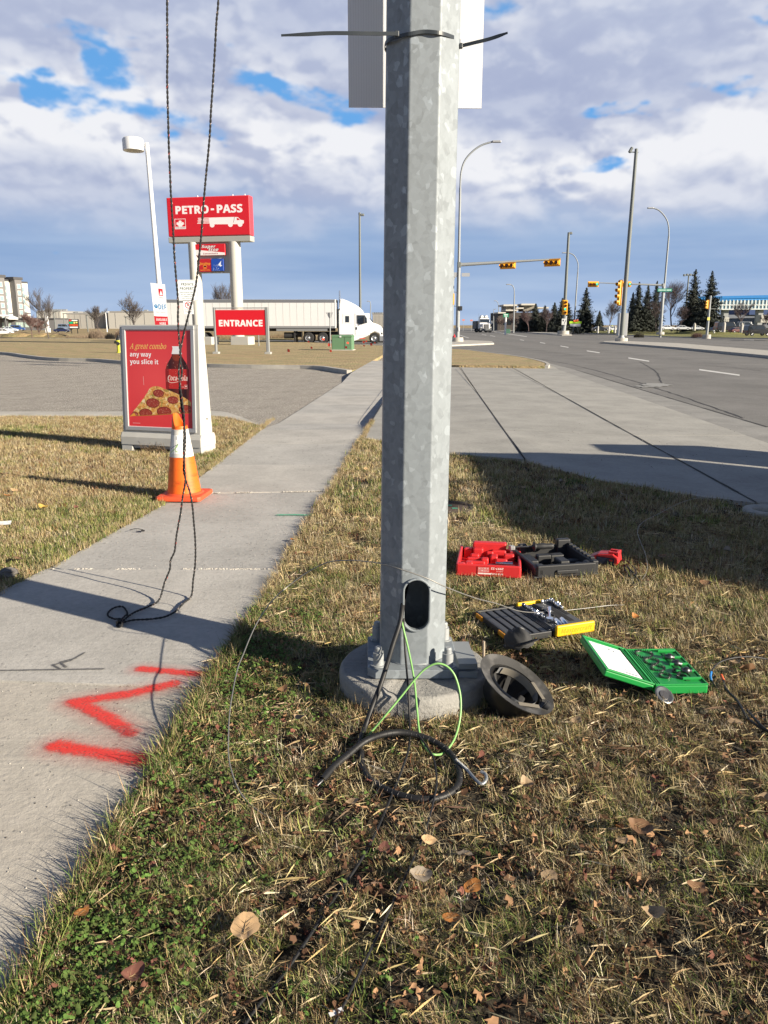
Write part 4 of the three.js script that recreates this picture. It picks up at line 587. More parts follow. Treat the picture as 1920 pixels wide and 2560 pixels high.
// --- loose cable at the right edge, wires on the ground
solo('loose_cable', [tube(onG([[2010, 1662, .02], [1920, 1648, .03], [1876, 1642, .05], [1828, 1646, .06], [1799, 1656, .05], [1780, 1676, .04], [1776, 1694, .03], [1786, 1713, .02], [1800, 1728, .008]]), .004, 8, 70), tube(onG([[1807, 1695, .02], [1815, 1722, .02], [1843, 1752, .02], [1873, 1799, .025], [1903, 1820, .025], [1950, 1842, .02]]), .0055, 8, 50), tube(onG([[1868, 1775, .02], [1890, 1800, .03], [1912, 1822, .03], [1960, 1850, .02]]), .0055, 8, 30)], M.blackRubber, 'loose black cable in a loop by the right edge of the picture', 'cable');
solo('blue_tape', tube(onG([[1778, 1680, .039], [1776, 1690, .033], [1778, 1702, .026]]), .0058, 8), std([.03, .20, .55], .4), 'band of blue tape on the loose cable at the right', 'tape');
solo('orange_tip', tube(onG([[1803, 1688, .022], [1809, 1702, .02]]), .007, 8), std([.75, .12, .03], .5), 'orange cap on the end of the loose black cable', 'cap');
solo('thin_wire', tube(onG([[1862, 1258, .004], [1830, 1250, .02], [1799, 1246, .05], [1739, 1246, .09], [1694, 1260, .08], [1649, 1283, .07], [1605, 1307, .06], [1594, 1328, .06], [1600, 1352, .06], [1615, 1391, .05], [1617, 1427, .04], [1606, 1448, .02], [1588, 1464, .008]]), .0016, 6, 120), std([.33, .32, .3], .5, .4), 'thin grey wire curving over the shaded grass to the round cover', 'wire');
// --- covers in the grass
{
  const p = G(1912, 1281), t = thing('valve_cover', 'round concrete ring with a dark hole at the edge of the shaded grass', 'cover', V(p.x, .0, p.z));
  part(t, 'ring', boxUV(lathe([[.10, -.1], [.10, .012], [.112, .03], [.17, .034], [.185, .02], [.188, -.05]], 40)), M.kerb); part(t, 'well', cyl(.101, .101, .01, 0, -.1, 0, 24), M.blackMatte);
  const q = G(1118, 1272), o = thing('ground_box_lid', 'dull brown round lid set in the grass behind the pole', 'cover', V(q.x, .0, q.z)), bm = std([.085, .065, .055], .9);
  part(o, 'lid', boxUV(lathe([[0, .016], [.20, .016], [.20, .022], [.235, .022], [.245, .01], [.245, -.05]], 40)), bm);
  part(o, 'rib', Array.from({ length: 9 }, (_, i) => { const z = -.16 + i * .04; return rbox(Math.sqrt(.19 * .19 - z * z) * 2, .012, .012, .003, 0, .017, z); }), bm);
  part(o, 'paint_mark', [box(.09, .003, .03, .0, .0255, -.03), box(.05, .003, .02, .06, .0255, .08)], std([.06, .36, .24], .8));
}
// --- litter on the concrete
{ const p = G(341, 1329), t = thing('wire_clip', 'small bent black wire clip on the sidewalk before the cone', 'clip', V(p.x, .012, p.z), .3); part(t, 'clip', [tube([V(-.05, .004, -.01), V(.0, .012, .0), V(.05, .004, .02), V(.06, .0, .05), V(.0, .0, .03)], .003, 6), rbox(.03, .008, .02, .003, .05, .002, .04)], M.blackMatte); }
function sprayMark(name, label, segs, w, y, col, seed) {                  // soft-edged spray paint lying on the concrete
  const ps = segs.map((s) => s.map(([u, v]) => G(u, v, y))), all = ps.flat(), x0 = Math.min(...all.map((p) => p.x)) - w * 2, x1 = Math.max(...all.map((p) => p.x)) + w * 2, z0 = Math.min(...all.map((p) => p.z)) - w * 2, z1 = Math.max(...all.map((p) => p.z)) + w * 2;
  const N = 320, sc = N / Math.max(x1 - x0, z1 - z0), cw = Math.ceil((x1 - x0) * sc), ch = Math.ceil((z1 - z0) * sc), q = rng(seed), noise = Array.from({ length: 4096 }, () => q());
  const a = new Uint8Array(cw * ch * 4);
  for (let j = 0; j < ch; j++) for (let i = 0; i < cw; i++) {
    const x = x0 + (i + .5) / sc, z = z0 + (ch - 1 - j + .5) / sc; let best = 9;
    for (const s of ps) for (let k = 0; k < s.length - 1; k++) { const ax = s[k].x, az = s[k].z, bx = s[k + 1].x - ax, bz = s[k + 1].z - az, t = clamp(((x - ax) * bx + (z - az) * bz) / (bx * bx + bz * bz)); best = Math.min(best, Math.hypot(x - ax - bx * t, z - az - bz * t)); }
    const n = fbm(x * 40 + 99, z * 40 + 99, 3) - .5, sp = noise[(i * 31 + j * 57) & 4095];
    const pit = fbm(x * 160 + 9, z * 160 + 9, 2); let v = sstep(w * .80, w * .22, best + n * w * .3 + (sp - .5) * w * .22); v = clamp(v * (.90 + (sp - .5) * .12 - sstep(.55, .8, pit) * .5)); const halo = sstep(w * 1.9, w * .4, best) * .20; v = Math.max(v, halo * (sp > .55 ? 1 : .35)); 
    const k = (j * cw + i) * 4; a[k] = a[k + 1] = a[k + 2] = v * 255; a[k + 3] = 255;
  }
  const tex = new THREE.DataTexture(a, cw, ch); tex.magFilter = tex.minFilter = THREE.LinearFilter; tex.needsUpdate = true;
  const m = std(col, .8, 0, { alphaMap: tex, transparent: true });
  const g = quad(V(x0, y, z1), V(x1, y, z1), V(x1, y, z0), V(x0, y, z0));
  const o = solo(name, g, m, label, 'paint mark'); o.castShadow = false; return o;
}
sprayMark('paint_stroke', 'short red paint stroke at the slab joint beside the grass, farthest of the red marks', [[[353, 1672], [430, 1679], [520, 1687]]], .055, .0085, [.80, .05, .04], 3);
sprayMark('paint_arrow', 'red spray painted arrow head on the near sidewalk slab', [[[432, 1709], [330, 1733], [186, 1755], [232, 1774], [290, 1807], [326, 1831]]], .07, .0062, [.80, .05, .04], 5);
sprayMark('paint_stroke', 'long red paint stroke nearest the viewer on the sidewalk', [[[142, 1864], [250, 1882], [372, 1902]]], .078, .0062, [.80, .05, .04], 8);
sprayMark('paint_stroke', 'thin green paint stroke on the sidewalk beside the grass', [[[696, 1287], [740, 1286.5], [786, 1288]]], .03, .006, [.02, .42, .22], 9);

sprayMark('tar_mark', 'thin dark scribbled tar mark on the sidewalk left of the red marks', [[[0, 1676], [130, 1674], [258, 1672]], [[150, 1672], [132, 1662], [175, 1652], [210, 1632]], [[165, 1668], [150, 1655], [190, 1645]]], .011, .0085, [.10, .10, .105], 12);

// ================================================================== CONE AND ADVERTISING BOARD
{
  const p = G(461, 1246), t = thing('traffic_cone', 'worn orange traffic cone with a white band and torn tip on the sidewalk edge', 'traffic cone', V(p.x, .0, p.z - .02), -.08); t.rotation.z = .012;
  const dirt = dataTex(256, (x, y) => { const a = fbm(x * 4, y * 6, 5, 4), s = sstep(.72, .8, fbm(x * 14, y * 40, 3, 14)); const q = 1 - sstep(.5, .8, a) * .16 - s * .12; return [q, q * .985, q * .97]; });
  const om = std([.90, .155, .012], .5, 0, { map: dirt }), om2 = std([.78, .10, .035], .6, 0, { map: dirt }), wm = std([.62, .62, .60], .55, 0, { map: dirt });
  part(t, 'base', boxUV([(() => { const g = T(extrude([[-.19, -.21], [.19, -.21], [.215, -.185], [.215, .185], [.19, .21], [-.19, .21], [-.215, .185], [-.215, -.185]], .045, .012), 0, .03, 0, Math.PI / 2); return clean(g); })(), clean(cyl(.19, .165, .02, 0, .048, 0, 32))].reduce((a, b) => mergeGeometries([a, b])), 2), om2);
  const rAt = (y) => mixf(.158, .052, clamp((y - .06) / .76));
  const seg = (y0, y1, o = 0) => boxUVc(lathe([[rAt(y0) + o, y0], [rAt(y1) + o, y1]], 40));
  part(t, 'lower_body', seg(.055, .405), om); part(t, 'white_band', seg(.405, .66, .0015), wm);
  const top = lathe([[rAt(.66), .66], [rAt(.71), .71], [rAt(.80), .80], [rAt(.80) - .006, .80], [rAt(.71) - .006, .71], [rAt(.66) - .006, .66]], 40), q = top.attributes.position;
  for (let i = 0; i < q.count; i++) { const x = q.getX(i), y = q.getY(i), z = q.getZ(i), a = Math.atan2(z, x); if (y > .7) { const lim = mixf(.69, .80, sstep(.25, -.85, Math.cos(a - .3))) + (hash2(i * 3, 5) - .5) * .008; const f = y > .75 ? 1 : .45, ny = mixf(.68, lim, f), k = rAt(ny) / rAt(y); q.setXYZ(i, x * k, ny, z * k); } }
  top.computeVertexNormals(); part(t, 'torn_tip', boxUV(top), om, 'torn orange tip, open on its right');
  const wrap = (x0, x1, y0, y1, m) => { const g = [], n = 8; for (let k = 0; k < n; k++) { const a = mixf(x0, x1, k / n), b = mixf(x0, x1, (k + 1) / n), f = (an, y) => V(Math.sin(an) * (rAt(y) + .0035), y, Math.cos(an) * (rAt(y) + .0035)); g.push(quad(f(a, y0), f(b, y0), f(b, y1), f(a, y1), [k / n, 0, (k + 1) / n, 0, (k + 1) / n, 1, k / n, 0, (k + 1) / n, 1, k / n, 1])); } return merge(g); };
  part(t, 'print', wrap(-.75, .95, .44, .61), std([1, 1, 1], .55, 0, { map: canvas(256, 200, (c, w, h) => { c.fillStyle = '#e8e7e2'; c.fillRect(0, 0, w, h); c.lineCap = 'round'; c.lineWidth = 7; c.strokeStyle = '#7fb44a'; c.beginPath(); c.moveTo(4, 190); c.bezierCurveTo(60, 150, 120, 130, 118, 96); c.bezierCurveTo(90, 120, 50, 180, 110, 176); c.stroke(); c.strokeStyle = '#4b5568'; c.lineWidth = 6; c.beginPath(); c.moveTo(6, 150); c.bezierCurveTo(50, 124, 80, 108, 130, 98); c.stroke(); c.fillStyle = '#39445c'; c.font = 'bold 78px sans-serif'; c.fillText('T', 186, 150); c.fillRect(92, 10, 10, 40); c.strokeStyle = '#aab890'; c.lineWidth = 3; c.beginPath(); c.moveTo(100, 60); c.bezierCurveTo(120, 80, 60, 110, 90, 130); c.stroke(); }) }));
}
function boxUVc(g) { return clean(g); }
{
  const L = G(304, 1124), Rg = G(500, 1134), c = L.clone().lerp(Rg, .5), th = -.305, w = 1.16;
  const t = thing('advertising_board', 'grey plastic sidewalk advertising board with a red pizza and soda poster', 'advertising board', V(c.x - .22 * Math.sin(th) * .9, 0, c.z - .2), th);
  const gm = std([1, 1, 1], .6, 0, { map: dataTex(256, (x, y) => { const q = .50 + (fbm(x * 6, y * 6, 5, 6) - .5) * .12; return S3(q, q * .99, q * .92); }) });
  const prof = [[.19, .0], [.19, .17], [.17, .215], [.15, .225], [.065, 1.555], [.05, 1.6], [-.05, 1.6], [-.065, 1.555], [-.15, .225], [-.17, .215], [-.19, .17], [-.19, 0]];
  const body = (x0, x1, pr, bv = .012) => T(extrude(pr.map(([z, y]) => [z, y]), x1 - x0, bv), 0, 0, 0, 0, -Math.PI / 2).translate((x0 + x1) / 2, 0, 0);
  part(t, 'housing', boxUV(merge([body(-w / 2, w / 2, prof.slice(3, 9))])), gm);
  part(t, 'plinth', boxUV(merge([body(-w / 2 - .02, w / 2 + .02, [[.19, .07], [.19, .17], [.16, .228], [-.16, .228], [-.19, .17], [-.19, .07]]), ...[-1, 1].map((s) => body(s > 0 ? w / 2 - .15 : -w / 2 - .015, s > 0 ? w / 2 + .015 : -w / 2 + .15, [[.185, -.02], [.18, .09], [-.18, .09], [-.185, -.02]], .008)), rbox(w - .2, .06, .3, .01, 0, .05, 0)])), gm);
  const tilt = Math.atan2(.085, 1.33), f = new THREE.Group(); f.name = 'poster_frame'; f.userData.counts = {}; t.add(f); f.position.set(-.005, .225, .151); f.rotation.x = -tilt;
  const pw = .955, ph = 1.235, fw = .05, y0 = .03;
  part(f, 'rail', [[0, y0 + fw / 2, pw + 2 * fw, fw], [0, y0 + fw * 1.5 + ph, pw + 2 * fw, fw]].map(([x, y, a, b]) => rbox(a, b, .022, .006, x, y, .008)), M.alu); part(f, 'rail', [-1, 1].map((s) => rbox(fw, ph + .004, .022, .006, s * (pw / 2 + fw / 2), y0 + fw + ph / 2, .008)), M.alu);
  part(f, 'poster', flat(pw, ph, 0, y0 + fw + ph / 2, .0045), printMat(768, 993, (c, W, H) => {
    const q = rng(21); c.fillStyle = '#d62f34'; c.fillRect(0, 0, W, H); const g = c.createRadialGradient(W * .45, H * .5, 30, W * .45, H * .5, W); g.addColorStop(0, '#ee5050'); g.addColorStop(1, '#d8343a'); c.fillStyle = g; c.fillRect(0, 0, W, H);
    c.strokeStyle = '#f4d3d3'; c.lineWidth = 10; c.strokeRect(0, 0, W, H);
    // lettering
    c.save(); c.transform(1, -.0, -.12, 1, 40, 0); c.fillStyle = '#f5d66c'; c.strokeStyle = '#f5d66c'; c.font = 'italic 74px serif'; c.fillText('A great combo', 28, 190, 430); c.restore();
    c.fillStyle = '#fff'; c.font = 'bold 66px sans-serif'; c.fillText('any way', 42, 270); c.fillText('you slice it', 42, 345);
    c.save(); c.shadowColor = 'transparent';
    // bottle
    const bx = 600; const bottle = () => { c.beginPath(); c.moveTo(bx - 52, 232); c.bezierCurveTo(bx - 60, 300, bx - 138, 320, bx - 138, 440); c.lineTo(bx - 134, 590); c.bezierCurveTo(bx - 120, 640, bx - 128, 660, bx - 128, 760); c.lineTo(bx + 122, 760); c.bezierCurveTo(bx + 130, 660, bx + 120, 640, bx + 134, 590); c.lineTo(bx + 138, 440); c.bezierCurveTo(bx + 138, 320, bx + 60, 300, bx + 52, 232); c.closePath(); };
    const bg = c.createLinearGradient(bx - 138, 0, bx + 138, 0); bg.addColorStop(0, '#8a3a22'); bg.addColorStop(.18, '#3a0f0a'); bg.addColorStop(.5, '#6e2413'); bg.addColorStop(.85, '#2b0906'); bg.addColorStop(1, '#a8583a'); bottle(); c.fillStyle = bg; c.fill();
    c.fillStyle = '#a8451c'; c.globalAlpha = .55; c.beginPath(); c.ellipse(bx, 270, 52, 40, 0, 0, 7); c.fill(); c.globalAlpha = 1;
    c.fillStyle = '#f3f3f5'; c.beginPath(); c.moveTo(bx - 52, 162); c.lineTo(bx + 54, 162); c.lineTo(bx + 46, 182); c.lineTo(bx + 62, 240); c.lineTo(bx - 60, 240); c.lineTo(bx - 46, 182); c.closePath(); c.fill();
    c.fillStyle = '#c52a22'; c.fillRect(bx - 138, 390, 276, 200); c.fillStyle = 'rgba(90,8,8,.5)'; c.fillRect(bx - 138, 390, 40, 200); c.fillRect(bx + 104, 390, 34, 200);
    c.fillStyle = '#ffe8dc'; c.font = 'italic bold 70px serif'; c.fillText('Coca-Cola', bx - 118, 505, 236); c.lineWidth = 5; c.strokeStyle = '#ffe8dc'; c.beginPath(); c.moveTo(bx - 112, 510); c.bezierCurveTo(bx - 80, 545, bx - 20, 520, bx + 20, 514); c.stroke(); c.font = '18px sans-serif'; c.fillText('591 mL', bx + 18, 575); c.strokeStyle = '#dfc9c4'; c.lineWidth = 3; c.strokeRect(bx + 82, 548, 32, 36); c.fillRect(bx + 90, 556, 16, 14);
    for (let i = 0; i < 90; i++) { c.fillStyle = 'rgba(255,225,200,' + (.25 + q() * .5) + ')'; c.beginPath(); c.arc(bx - 130 + q() * 260, 300 + q() * 290, 1 + q() * 3, 0, 7); c.fill(); }
    // slice
    c.beginPath(); c.moveTo(16, 884); c.bezierCurveTo(90, 800, 200, 700, 262, 600); c.bezierCurveTo(300, 560, 380, 560, 430, 590); c.bezierCurveTo(560, 620, 680, 670, 752, 720); c.lineTo(752, 828); c.bezierCurveTo(500, 850, 200, 880, 16, 884); c.closePath(); c.save(); c.clip();
    c.fillStyle = '#e3b266'; c.fillRect(0, 540, W, 400);
    for (let i = 0; i < 900; i++) { const x = q() * W, y = 560 + q() * 330; c.fillStyle = ['#f3dca4', '#e8b95c', '#d98f3c', '#c8702a', '#f7ecc8', '#a9602c', '#86803a'][q() * 7 | 0]; c.globalAlpha = .25 + q() * .45; c.beginPath(); c.ellipse(x, y, 4 + q() * 22, 3 + q() * 9, q() * 3, 0, 7); c.fill(); } c.globalAlpha = 1;
    for (const [x, y, r] of [[372, 640, 66], [300, 742, 82], [540, 705, 66], [432, 828, 88], [210, 850, 80], [690, 800, 84], [70, 866, 50]]) { c.fillStyle = '#7c2a1c'; c.beginPath(); c.ellipse(x, y, r, r * .6, 0, 0, 7); c.fill(); c.fillStyle = '#9e3a2a'; c.beginPath(); c.ellipse(x, y, r * .86, r * .5, 0, 0, 7); c.fill(); for (let i = 0; i < 90; i++) { const a = q() * 7, k = Math.sqrt(q()); c.fillStyle = ['#c98a6a', '#6e1f16', '#b3543d', '#e0b090', '#8d2f22'][q() * 5 | 0]; c.globalAlpha = .7; c.fillRect(x + Math.cos(a) * r * .84 * k, y + Math.sin(a) * r * .48 * k, 3 + q() * 7, 2 + q() * 4); } c.globalAlpha = 1; }
    c.restore(); c.strokeStyle = '#b0702c'; c.lineWidth = 7; c.beginPath(); c.moveTo(16, 884); c.bezierCurveTo(200, 880, 500, 850, 752, 828); c.stroke(); c.fillStyle = '#e9a43c'; c.beginPath(); c.moveTo(14, 890); c.lineTo(70, 850); c.lineTo(90, 880); c.fill();
    c.strokeStyle = '#e9c0bc'; c.lineWidth = 4; c.beginPath(); c.moveTo(196, 470); c.lineTo(200, 560); c.stroke(); c.fillStyle = '#eec3c0'; c.fillRect(50, 955, 90, 4); c.restore();
  }, .25));
  part(t, 'plug_hole', T(cyl(.012, .012, .006, 0, 0, 0, 12), w / 2 - .001, .42, -.02, 0, 0, -Math.PI / 2), M.blackMatte);
  // dead clump beside its foot
  const dm = std([.16, .11, .06], .95), tw = []; const q = rng(9); for (let i = 0; i < 130; i++) { const a = V((q() - .5) * .34, .0, (q() - .5) * .2), b = a.clone().add(V((q() - .5) * .16, .02 + q() * .11, (q() - .5) * .16)); tw.push(bar(a, b, .0028, .001, 3)); } const d = G(392, 1127);
  solo('dry_clump', tw, dm, 'dry brown clump of dead grass at the foot of the advertising board', 'dead grass').position.set(d.x, 0, d.z);
}

// ================================================================== ACROSS THE ACCESS ROAD
const Dof = (v, y = 0) => -G(960, v, y).z;
const local = (D, u0, v0, turn = 0) => { const c = P(u0, v0, D); const k = 1 / Math.cos(turn); return { c, X: (u, v = v0) => (P(u, v, D).x - c.x) * k, Y: (v) => P(u0, v, D).y - c.y, m: mpp(u0, v0, D) }; };
function ellipseTube(rx, rz, h, x = 0, y = 0, z = 0, n = 24) { const g = new THREE.CylinderGeometry(1, 1, h, n); g.scale(rx, 1, rz); return g.translate(x, y + h / 2, z); }
{ // big pylon sign
  const D = 66, th = -.2, q = local(D, 545, 857, th), { X, Y, c } = q; c.y = 0; const y = (v) => P(545, v, D).y;
  const t = thing('pylon_sign', 'tall red petro-pass pylon sign on two pale rounded columns', 'sign', V(c.x, 0, c.z), th);
  const x0 = X(438), x1 = X(644), top = y(493), bot = y(591), w = x1 - x0, h = top - bot, mx = (x0 + x1) / 2, dep = .85;
  const cab = part(t, 'cabinet', rbox(w, h, dep, .05, mx, (top + bot) / 2, 0), std([.66, .05, .07], .5));
  part(cab, 'sign_face', flat(w - .12, h - .12, mx, (top + bot) / 2, dep / 2 + .012), printMat(1024, 480, (k, W, H) => {
    k.fillStyle = '#cf1826'; k.fillRect(0, 0, W, H); k.fillStyle = '#f1ecec'; k.font = 'bold 136px sans-serif'; k.lineWidth = 6; k.strokeStyle = '#f1ecec'; for (const [s, x, w] of [['PETRO', 92, 438], ['PASS', 618, 334]]) fitText(k, s, x, 200, w, true); k.fillRect(552, 142, 42, 24);
    k.fillRect(82, 262, 142, 132); k.fillStyle = '#cf1826'; k.fillRect(88, 268, 130, 96); k.fillStyle = '#f1ecec'; k.beginPath(); const cx = 153, cy = 320; [[0, -46], [9, -28], [20, -34], [17, -6], [32, -20], [36, -10], [50, -12], [44, 2], [54, 8], [22, 32], [24, 42], [-24, 42], [-22, 32], [-54, 8], [-44, 2], [-50, -12], [-36, -10], [-32, -20], [-17, -6], [-20, -34], [-9, -28]].forEach(([a, b], i) => i ? k.lineTo(cx + a, cy + b) : k.moveTo(cx + a, cy + b)); k.fill(); k.fillStyle = '#222'; k.font = 'bold 19px sans-serif'; k.fillText('PETRO-CANADA', 88, 386, 130);
    k.fillStyle = '#f1ecec'; for (let i = 0; i < 5; i++) k.fillRect(384 - i * 3 + (i % 2) * 6, 258 + i * 16, 160, 9); k.beginPath(); k.moveTo(520, 258); k.lineTo(840, 258); k.lineTo(890, 262); k.lineTo(920, 296); k.lineTo(960, 304); k.lineTo(960, 340); k.lineTo(940, 352); k.lineTo(530, 344); k.closePath(); k.fill(); for (const x of [560, 790, 912]) { k.beginPath(); k.arc(x, 354, 30, 0, 7); k.fill(); } k.strokeStyle = '#8a3038'; k.lineWidth = 5; k.beginPath(); k.moveTo(845, 260); k.lineTo(830, 330); k.stroke(); k.fillStyle = '#cf1826'; k.beginPath(); k.moveTo(872, 272); k.lineTo(892, 274); k.lineTo(912, 300); k.lineTo(872, 300); k.fill(); }, .4));
  part(t, 'soffit_band', rbox(w + .02, y(591) - y(605), dep + .08, .04, mx, (y(592) + y(605)) / 2 - .03, 0), M.signGrey);
  const lower = y(683), capY = y(606);
  const colL = (X(485) + X(508)) / 2, wl = (X(508) - X(485)) * 1.0, colR = (X(585) + X(613)) / 2, wr = X(613) - X(585);
  part(t, 'column', ellipseTube(wl / 2 * 1.15, .62, capY + .1, colL, -.1, 0), M.offWhite); part(t, 'column', ellipseTube(wr / 2, .55, capY + .1, colR, -.1, 0), M.offWhite);
  part(t, 'infill_panel', [rbox(colR - colL, capY - lower, .5, .02, (colL + colR) / 2, (capY + lower) / 2, 0)], M.signGrey);
  const sub = (ua, ub, va, vb, draw, mm) => { const xa = X(ua), xb = X(ub), ya = y(vb), yb = y(va); const b = part(t, 'panel', rbox(xb - xa, yb - ya, .22, .05, (xa + xb) / 2, (ya + yb) / 2, .34), mm); part(b, 'panel_face', flat(xb - xa - .05, yb - ya - .05, (xa + xb) / 2, (ya + yb) / 2, .462), printMat(256, 128 + (vb - va > 31 ? 128 : 0), draw, .4)); };
  sub(504, 580, 611, 640, (k, W, H) => { k.fillStyle = '#cf1826'; k.fillRect(0, 0, W, H); k.fillStyle = '#eeeaea'; k.beginPath(); k.moveTo(0, 60); k.lineTo(W, 100); k.lineTo(W, H); k.lineTo(0, H); k.fill(); k.font = 'italic bold 46px sans-serif'; k.lineWidth = 7; k.strokeStyle = '#7a1018'; k.strokeText('Super', 54, 42, 120); k.fillStyle = '#f2eeee'; k.fillText('Super', 54, 42, 120); k.strokeText('Stop', 110, 78, 90); k.fillText('Stop', 110, 78, 90); k.fillStyle = '#8a1a20'; k.font = 'bold 26px sans-serif'; k.fillText('Convenience', 66, 118, 130); }, M.red);
  sub(512, 543, 648, 680, (k, W, H) => { k.fillStyle = '#b81d24'; k.fillRect(0, 0, W, H); k.fillStyle = '#e8a72c'; k.font = 'italic bold 72px serif'; k.fillText('JavaStop', 14, 118, 230); k.strokeStyle = '#e8a72c'; k.lineWidth = 9; k.beginPath(); k.ellipse(128, 150, 42, 24, 0, 0, 7); k.stroke(); k.fillStyle = '#3b1010'; k.beginPath(); k.ellipse(128, 150, 30, 14, 0, 0, 7); k.fill(); k.fillStyle = '#e8a72c'; k.font = 'bold 26px sans-serif'; k.fillText('GREAT', 86, 206); k.fillText('ROASTED COFFEE', 22, 238, 212); }, M.red);
  sub(543, 574, 648, 679, (k, W, H) => { k.fillStyle = '#1c49a8'; k.fillRect(0, 0, W, H); k.fillStyle = '#e8edf6'; k.font = 'bold 46px sans-serif'; k.fillText('SHOWERS', 14, 234, 228); k.beginPath(); k.moveTo(150, 60); k.lineTo(222, 18); k.lineTo(206, 62); k.lineTo(240, 70); k.lineTo(196, 84); k.fill(); const r = rng(3); for (let i = 0; i < 60; i++) k.fillRect(30 + r() * 140, 60 + r() * 120, 7, 4); }, std([.01, .05, .3], .5));
  for (const [u0, u1, v0, v1] of [[514, 538, 842, 858], [587, 632, 841, 858]]) part(t, 'plinth', rbox(X(u1) - X(u0), y(v0) + .1, 1.5, .04, (X(u0) + X(u1)) / 2, y(v0) / 2 - .05, 0), M.offWhite);
  part(t, 'lamp_stub', [512, 600, 630].map((u) => cyl(.06, .04, .16, X(u), top, 0, 8)), M.white);
}
{ // entrance sign
  const D = 44.5, th = -.14, { X, c } = local(D, 606, 885, th), y = (v) => P(606, v, D).y;
  const t = thing('entrance_sign', 'low red sign reading ENTRANCE on two grey posts', 'sign', V(c.x, 0, c.z), th);
  const x0 = X(542), x1 = X(668); const p = part(t, 'panel', rbox(x1 - x0, y(774) - y(838), .12, .03, (x0 + x1) / 2, (y(774) + y(838)) / 2, 0), M.red);
  part(p, 'sign_face', flat(x1 - x0 - .02, y(774) - y(838) - .02, (x0 + x1) / 2, (y(774) + y(838)) / 2, .064), printMat(640, 330, (k, W, H) => { k.fillStyle = '#d11424'; k.fillRect(0, 0, W, H); k.fillStyle = '#f0eaea'; k.font = 'bold 112px sans-serif'; k.strokeStyle = '#f0eaea'; k.lineWidth = 5; fitText(k, 'ENTRANCE', 32, 214, 580, true); k.fillStyle = '#b9b2b0'; k.fillRect(0, 0, W, 5); }, .4));
  for (const [u, w] of [[539, 5.4], [672, 8]]) { const o = part(t, 'post', rbox(w * mpp(606, 800, D), y(768) + .1, .17, .03, X(u), y(768) / 2 - .05, 0), M.poleGrey); part(o, 'foot', rbox(.34, .14, .34, .02, X(u), .05, 0), M.signGrey); }
  part(t, 'top_rail', rbox(X(676) - X(536), .05, .15, .02, (X(536) + X(676)) / 2, y(770), 0), M.poleGrey);
}
{ // white parking lot lamp and what hangs on it
  const D = 34, b = P(409, 906, D), t = thing('lot_lamp', 'white lamp post with a round drum head at the left', 'lamp post', V(b.x, 0, -D)); const rel = (u, v) => P(u, v, D).sub(t.position);
  part(t, 'pole', bar(V(.1, -.1, 0), rel(366.5, 357), .115, .082, 16), M.white); part(t, 'base', cyl(.26, .24, .4, .1, -.1, 0, 20), M.kerb);
  const hd = rel(333, 363), hh = part(t, 'lamp_head', T(lathe([[0, .27], [.36, .27], [.42, .20], [.42, -.2], [.4, -.22], [.36, -.2], [0, -.17]], 28), hd.x, hd.y, hd.z), M.white); part(hh, 'lens', T(cyl(.35, .35, .01, 0, 0, 0, 24), hd.x, hd.y - .195, hd.z), std([.45, .45, .42], .3)); part(t, 'bracket', bar(rel(352, 366), rel(367, 364), .05), M.white);
  const q = thing('hanging_banner', 'white diesel fluid banner fixed on the white lamp post, with red lower edge', 'banner', V(0, 0, 0)); const a = P(376, 707, 33.75), e = P(412, 711, 33.7), f = P(421, 816, 33.7), g = P(388, 815, 33.75);
  const bm = printMat(220, 620, (k, W, H) => { k.fillStyle = '#f2f3f5'; k.fillRect(0, 0, W, H); k.fillStyle = '#cc2430'; k.fillRect(110, 70, 66, 100); k.fillStyle = '#f2f3f5'; k.beginPath(); k.moveTo(120, 158); k.lineTo(148, 90); k.lineTo(170, 158); k.fill(); k.fillStyle = '#555'; k.font = 'bold 20px sans-serif'; k.fillText('PETRO', 112, 206); k.fillStyle = '#1b7fb8'; k.font = 'bold 104px sans-serif'; k.fillText('DEF', 76, 370, 140); k.beginPath(); k.arc(46, 330, 28, 0, 7); k.fill(); k.fillStyle = '#f2f3f5'; k.fillRect(36, 320, 20, 10); k.fillStyle = '#445'; k.font = '22px sans-serif'; k.fillText('DIESEL EXHAUST', 34, 420, 160); k.fillStyle = '#c92a34'; k.fillRect(0, 474, W, 146); k.fillStyle = '#f3ecec'; k.font = 'bold 52px sans-serif'; k.fillText('AVAILABLE', 26, 540, 184); k.fillText('HERE', 76, 598, 110); });
  part(q, 'banner_face', quad(g, f, e, a), bm); const off = V(0, 0, -.03); part(q, 'banner_back', quad(a.clone().add(off), e.clone().add(off), f.clone().add(off), g.clone().add(off)), M.white);
}
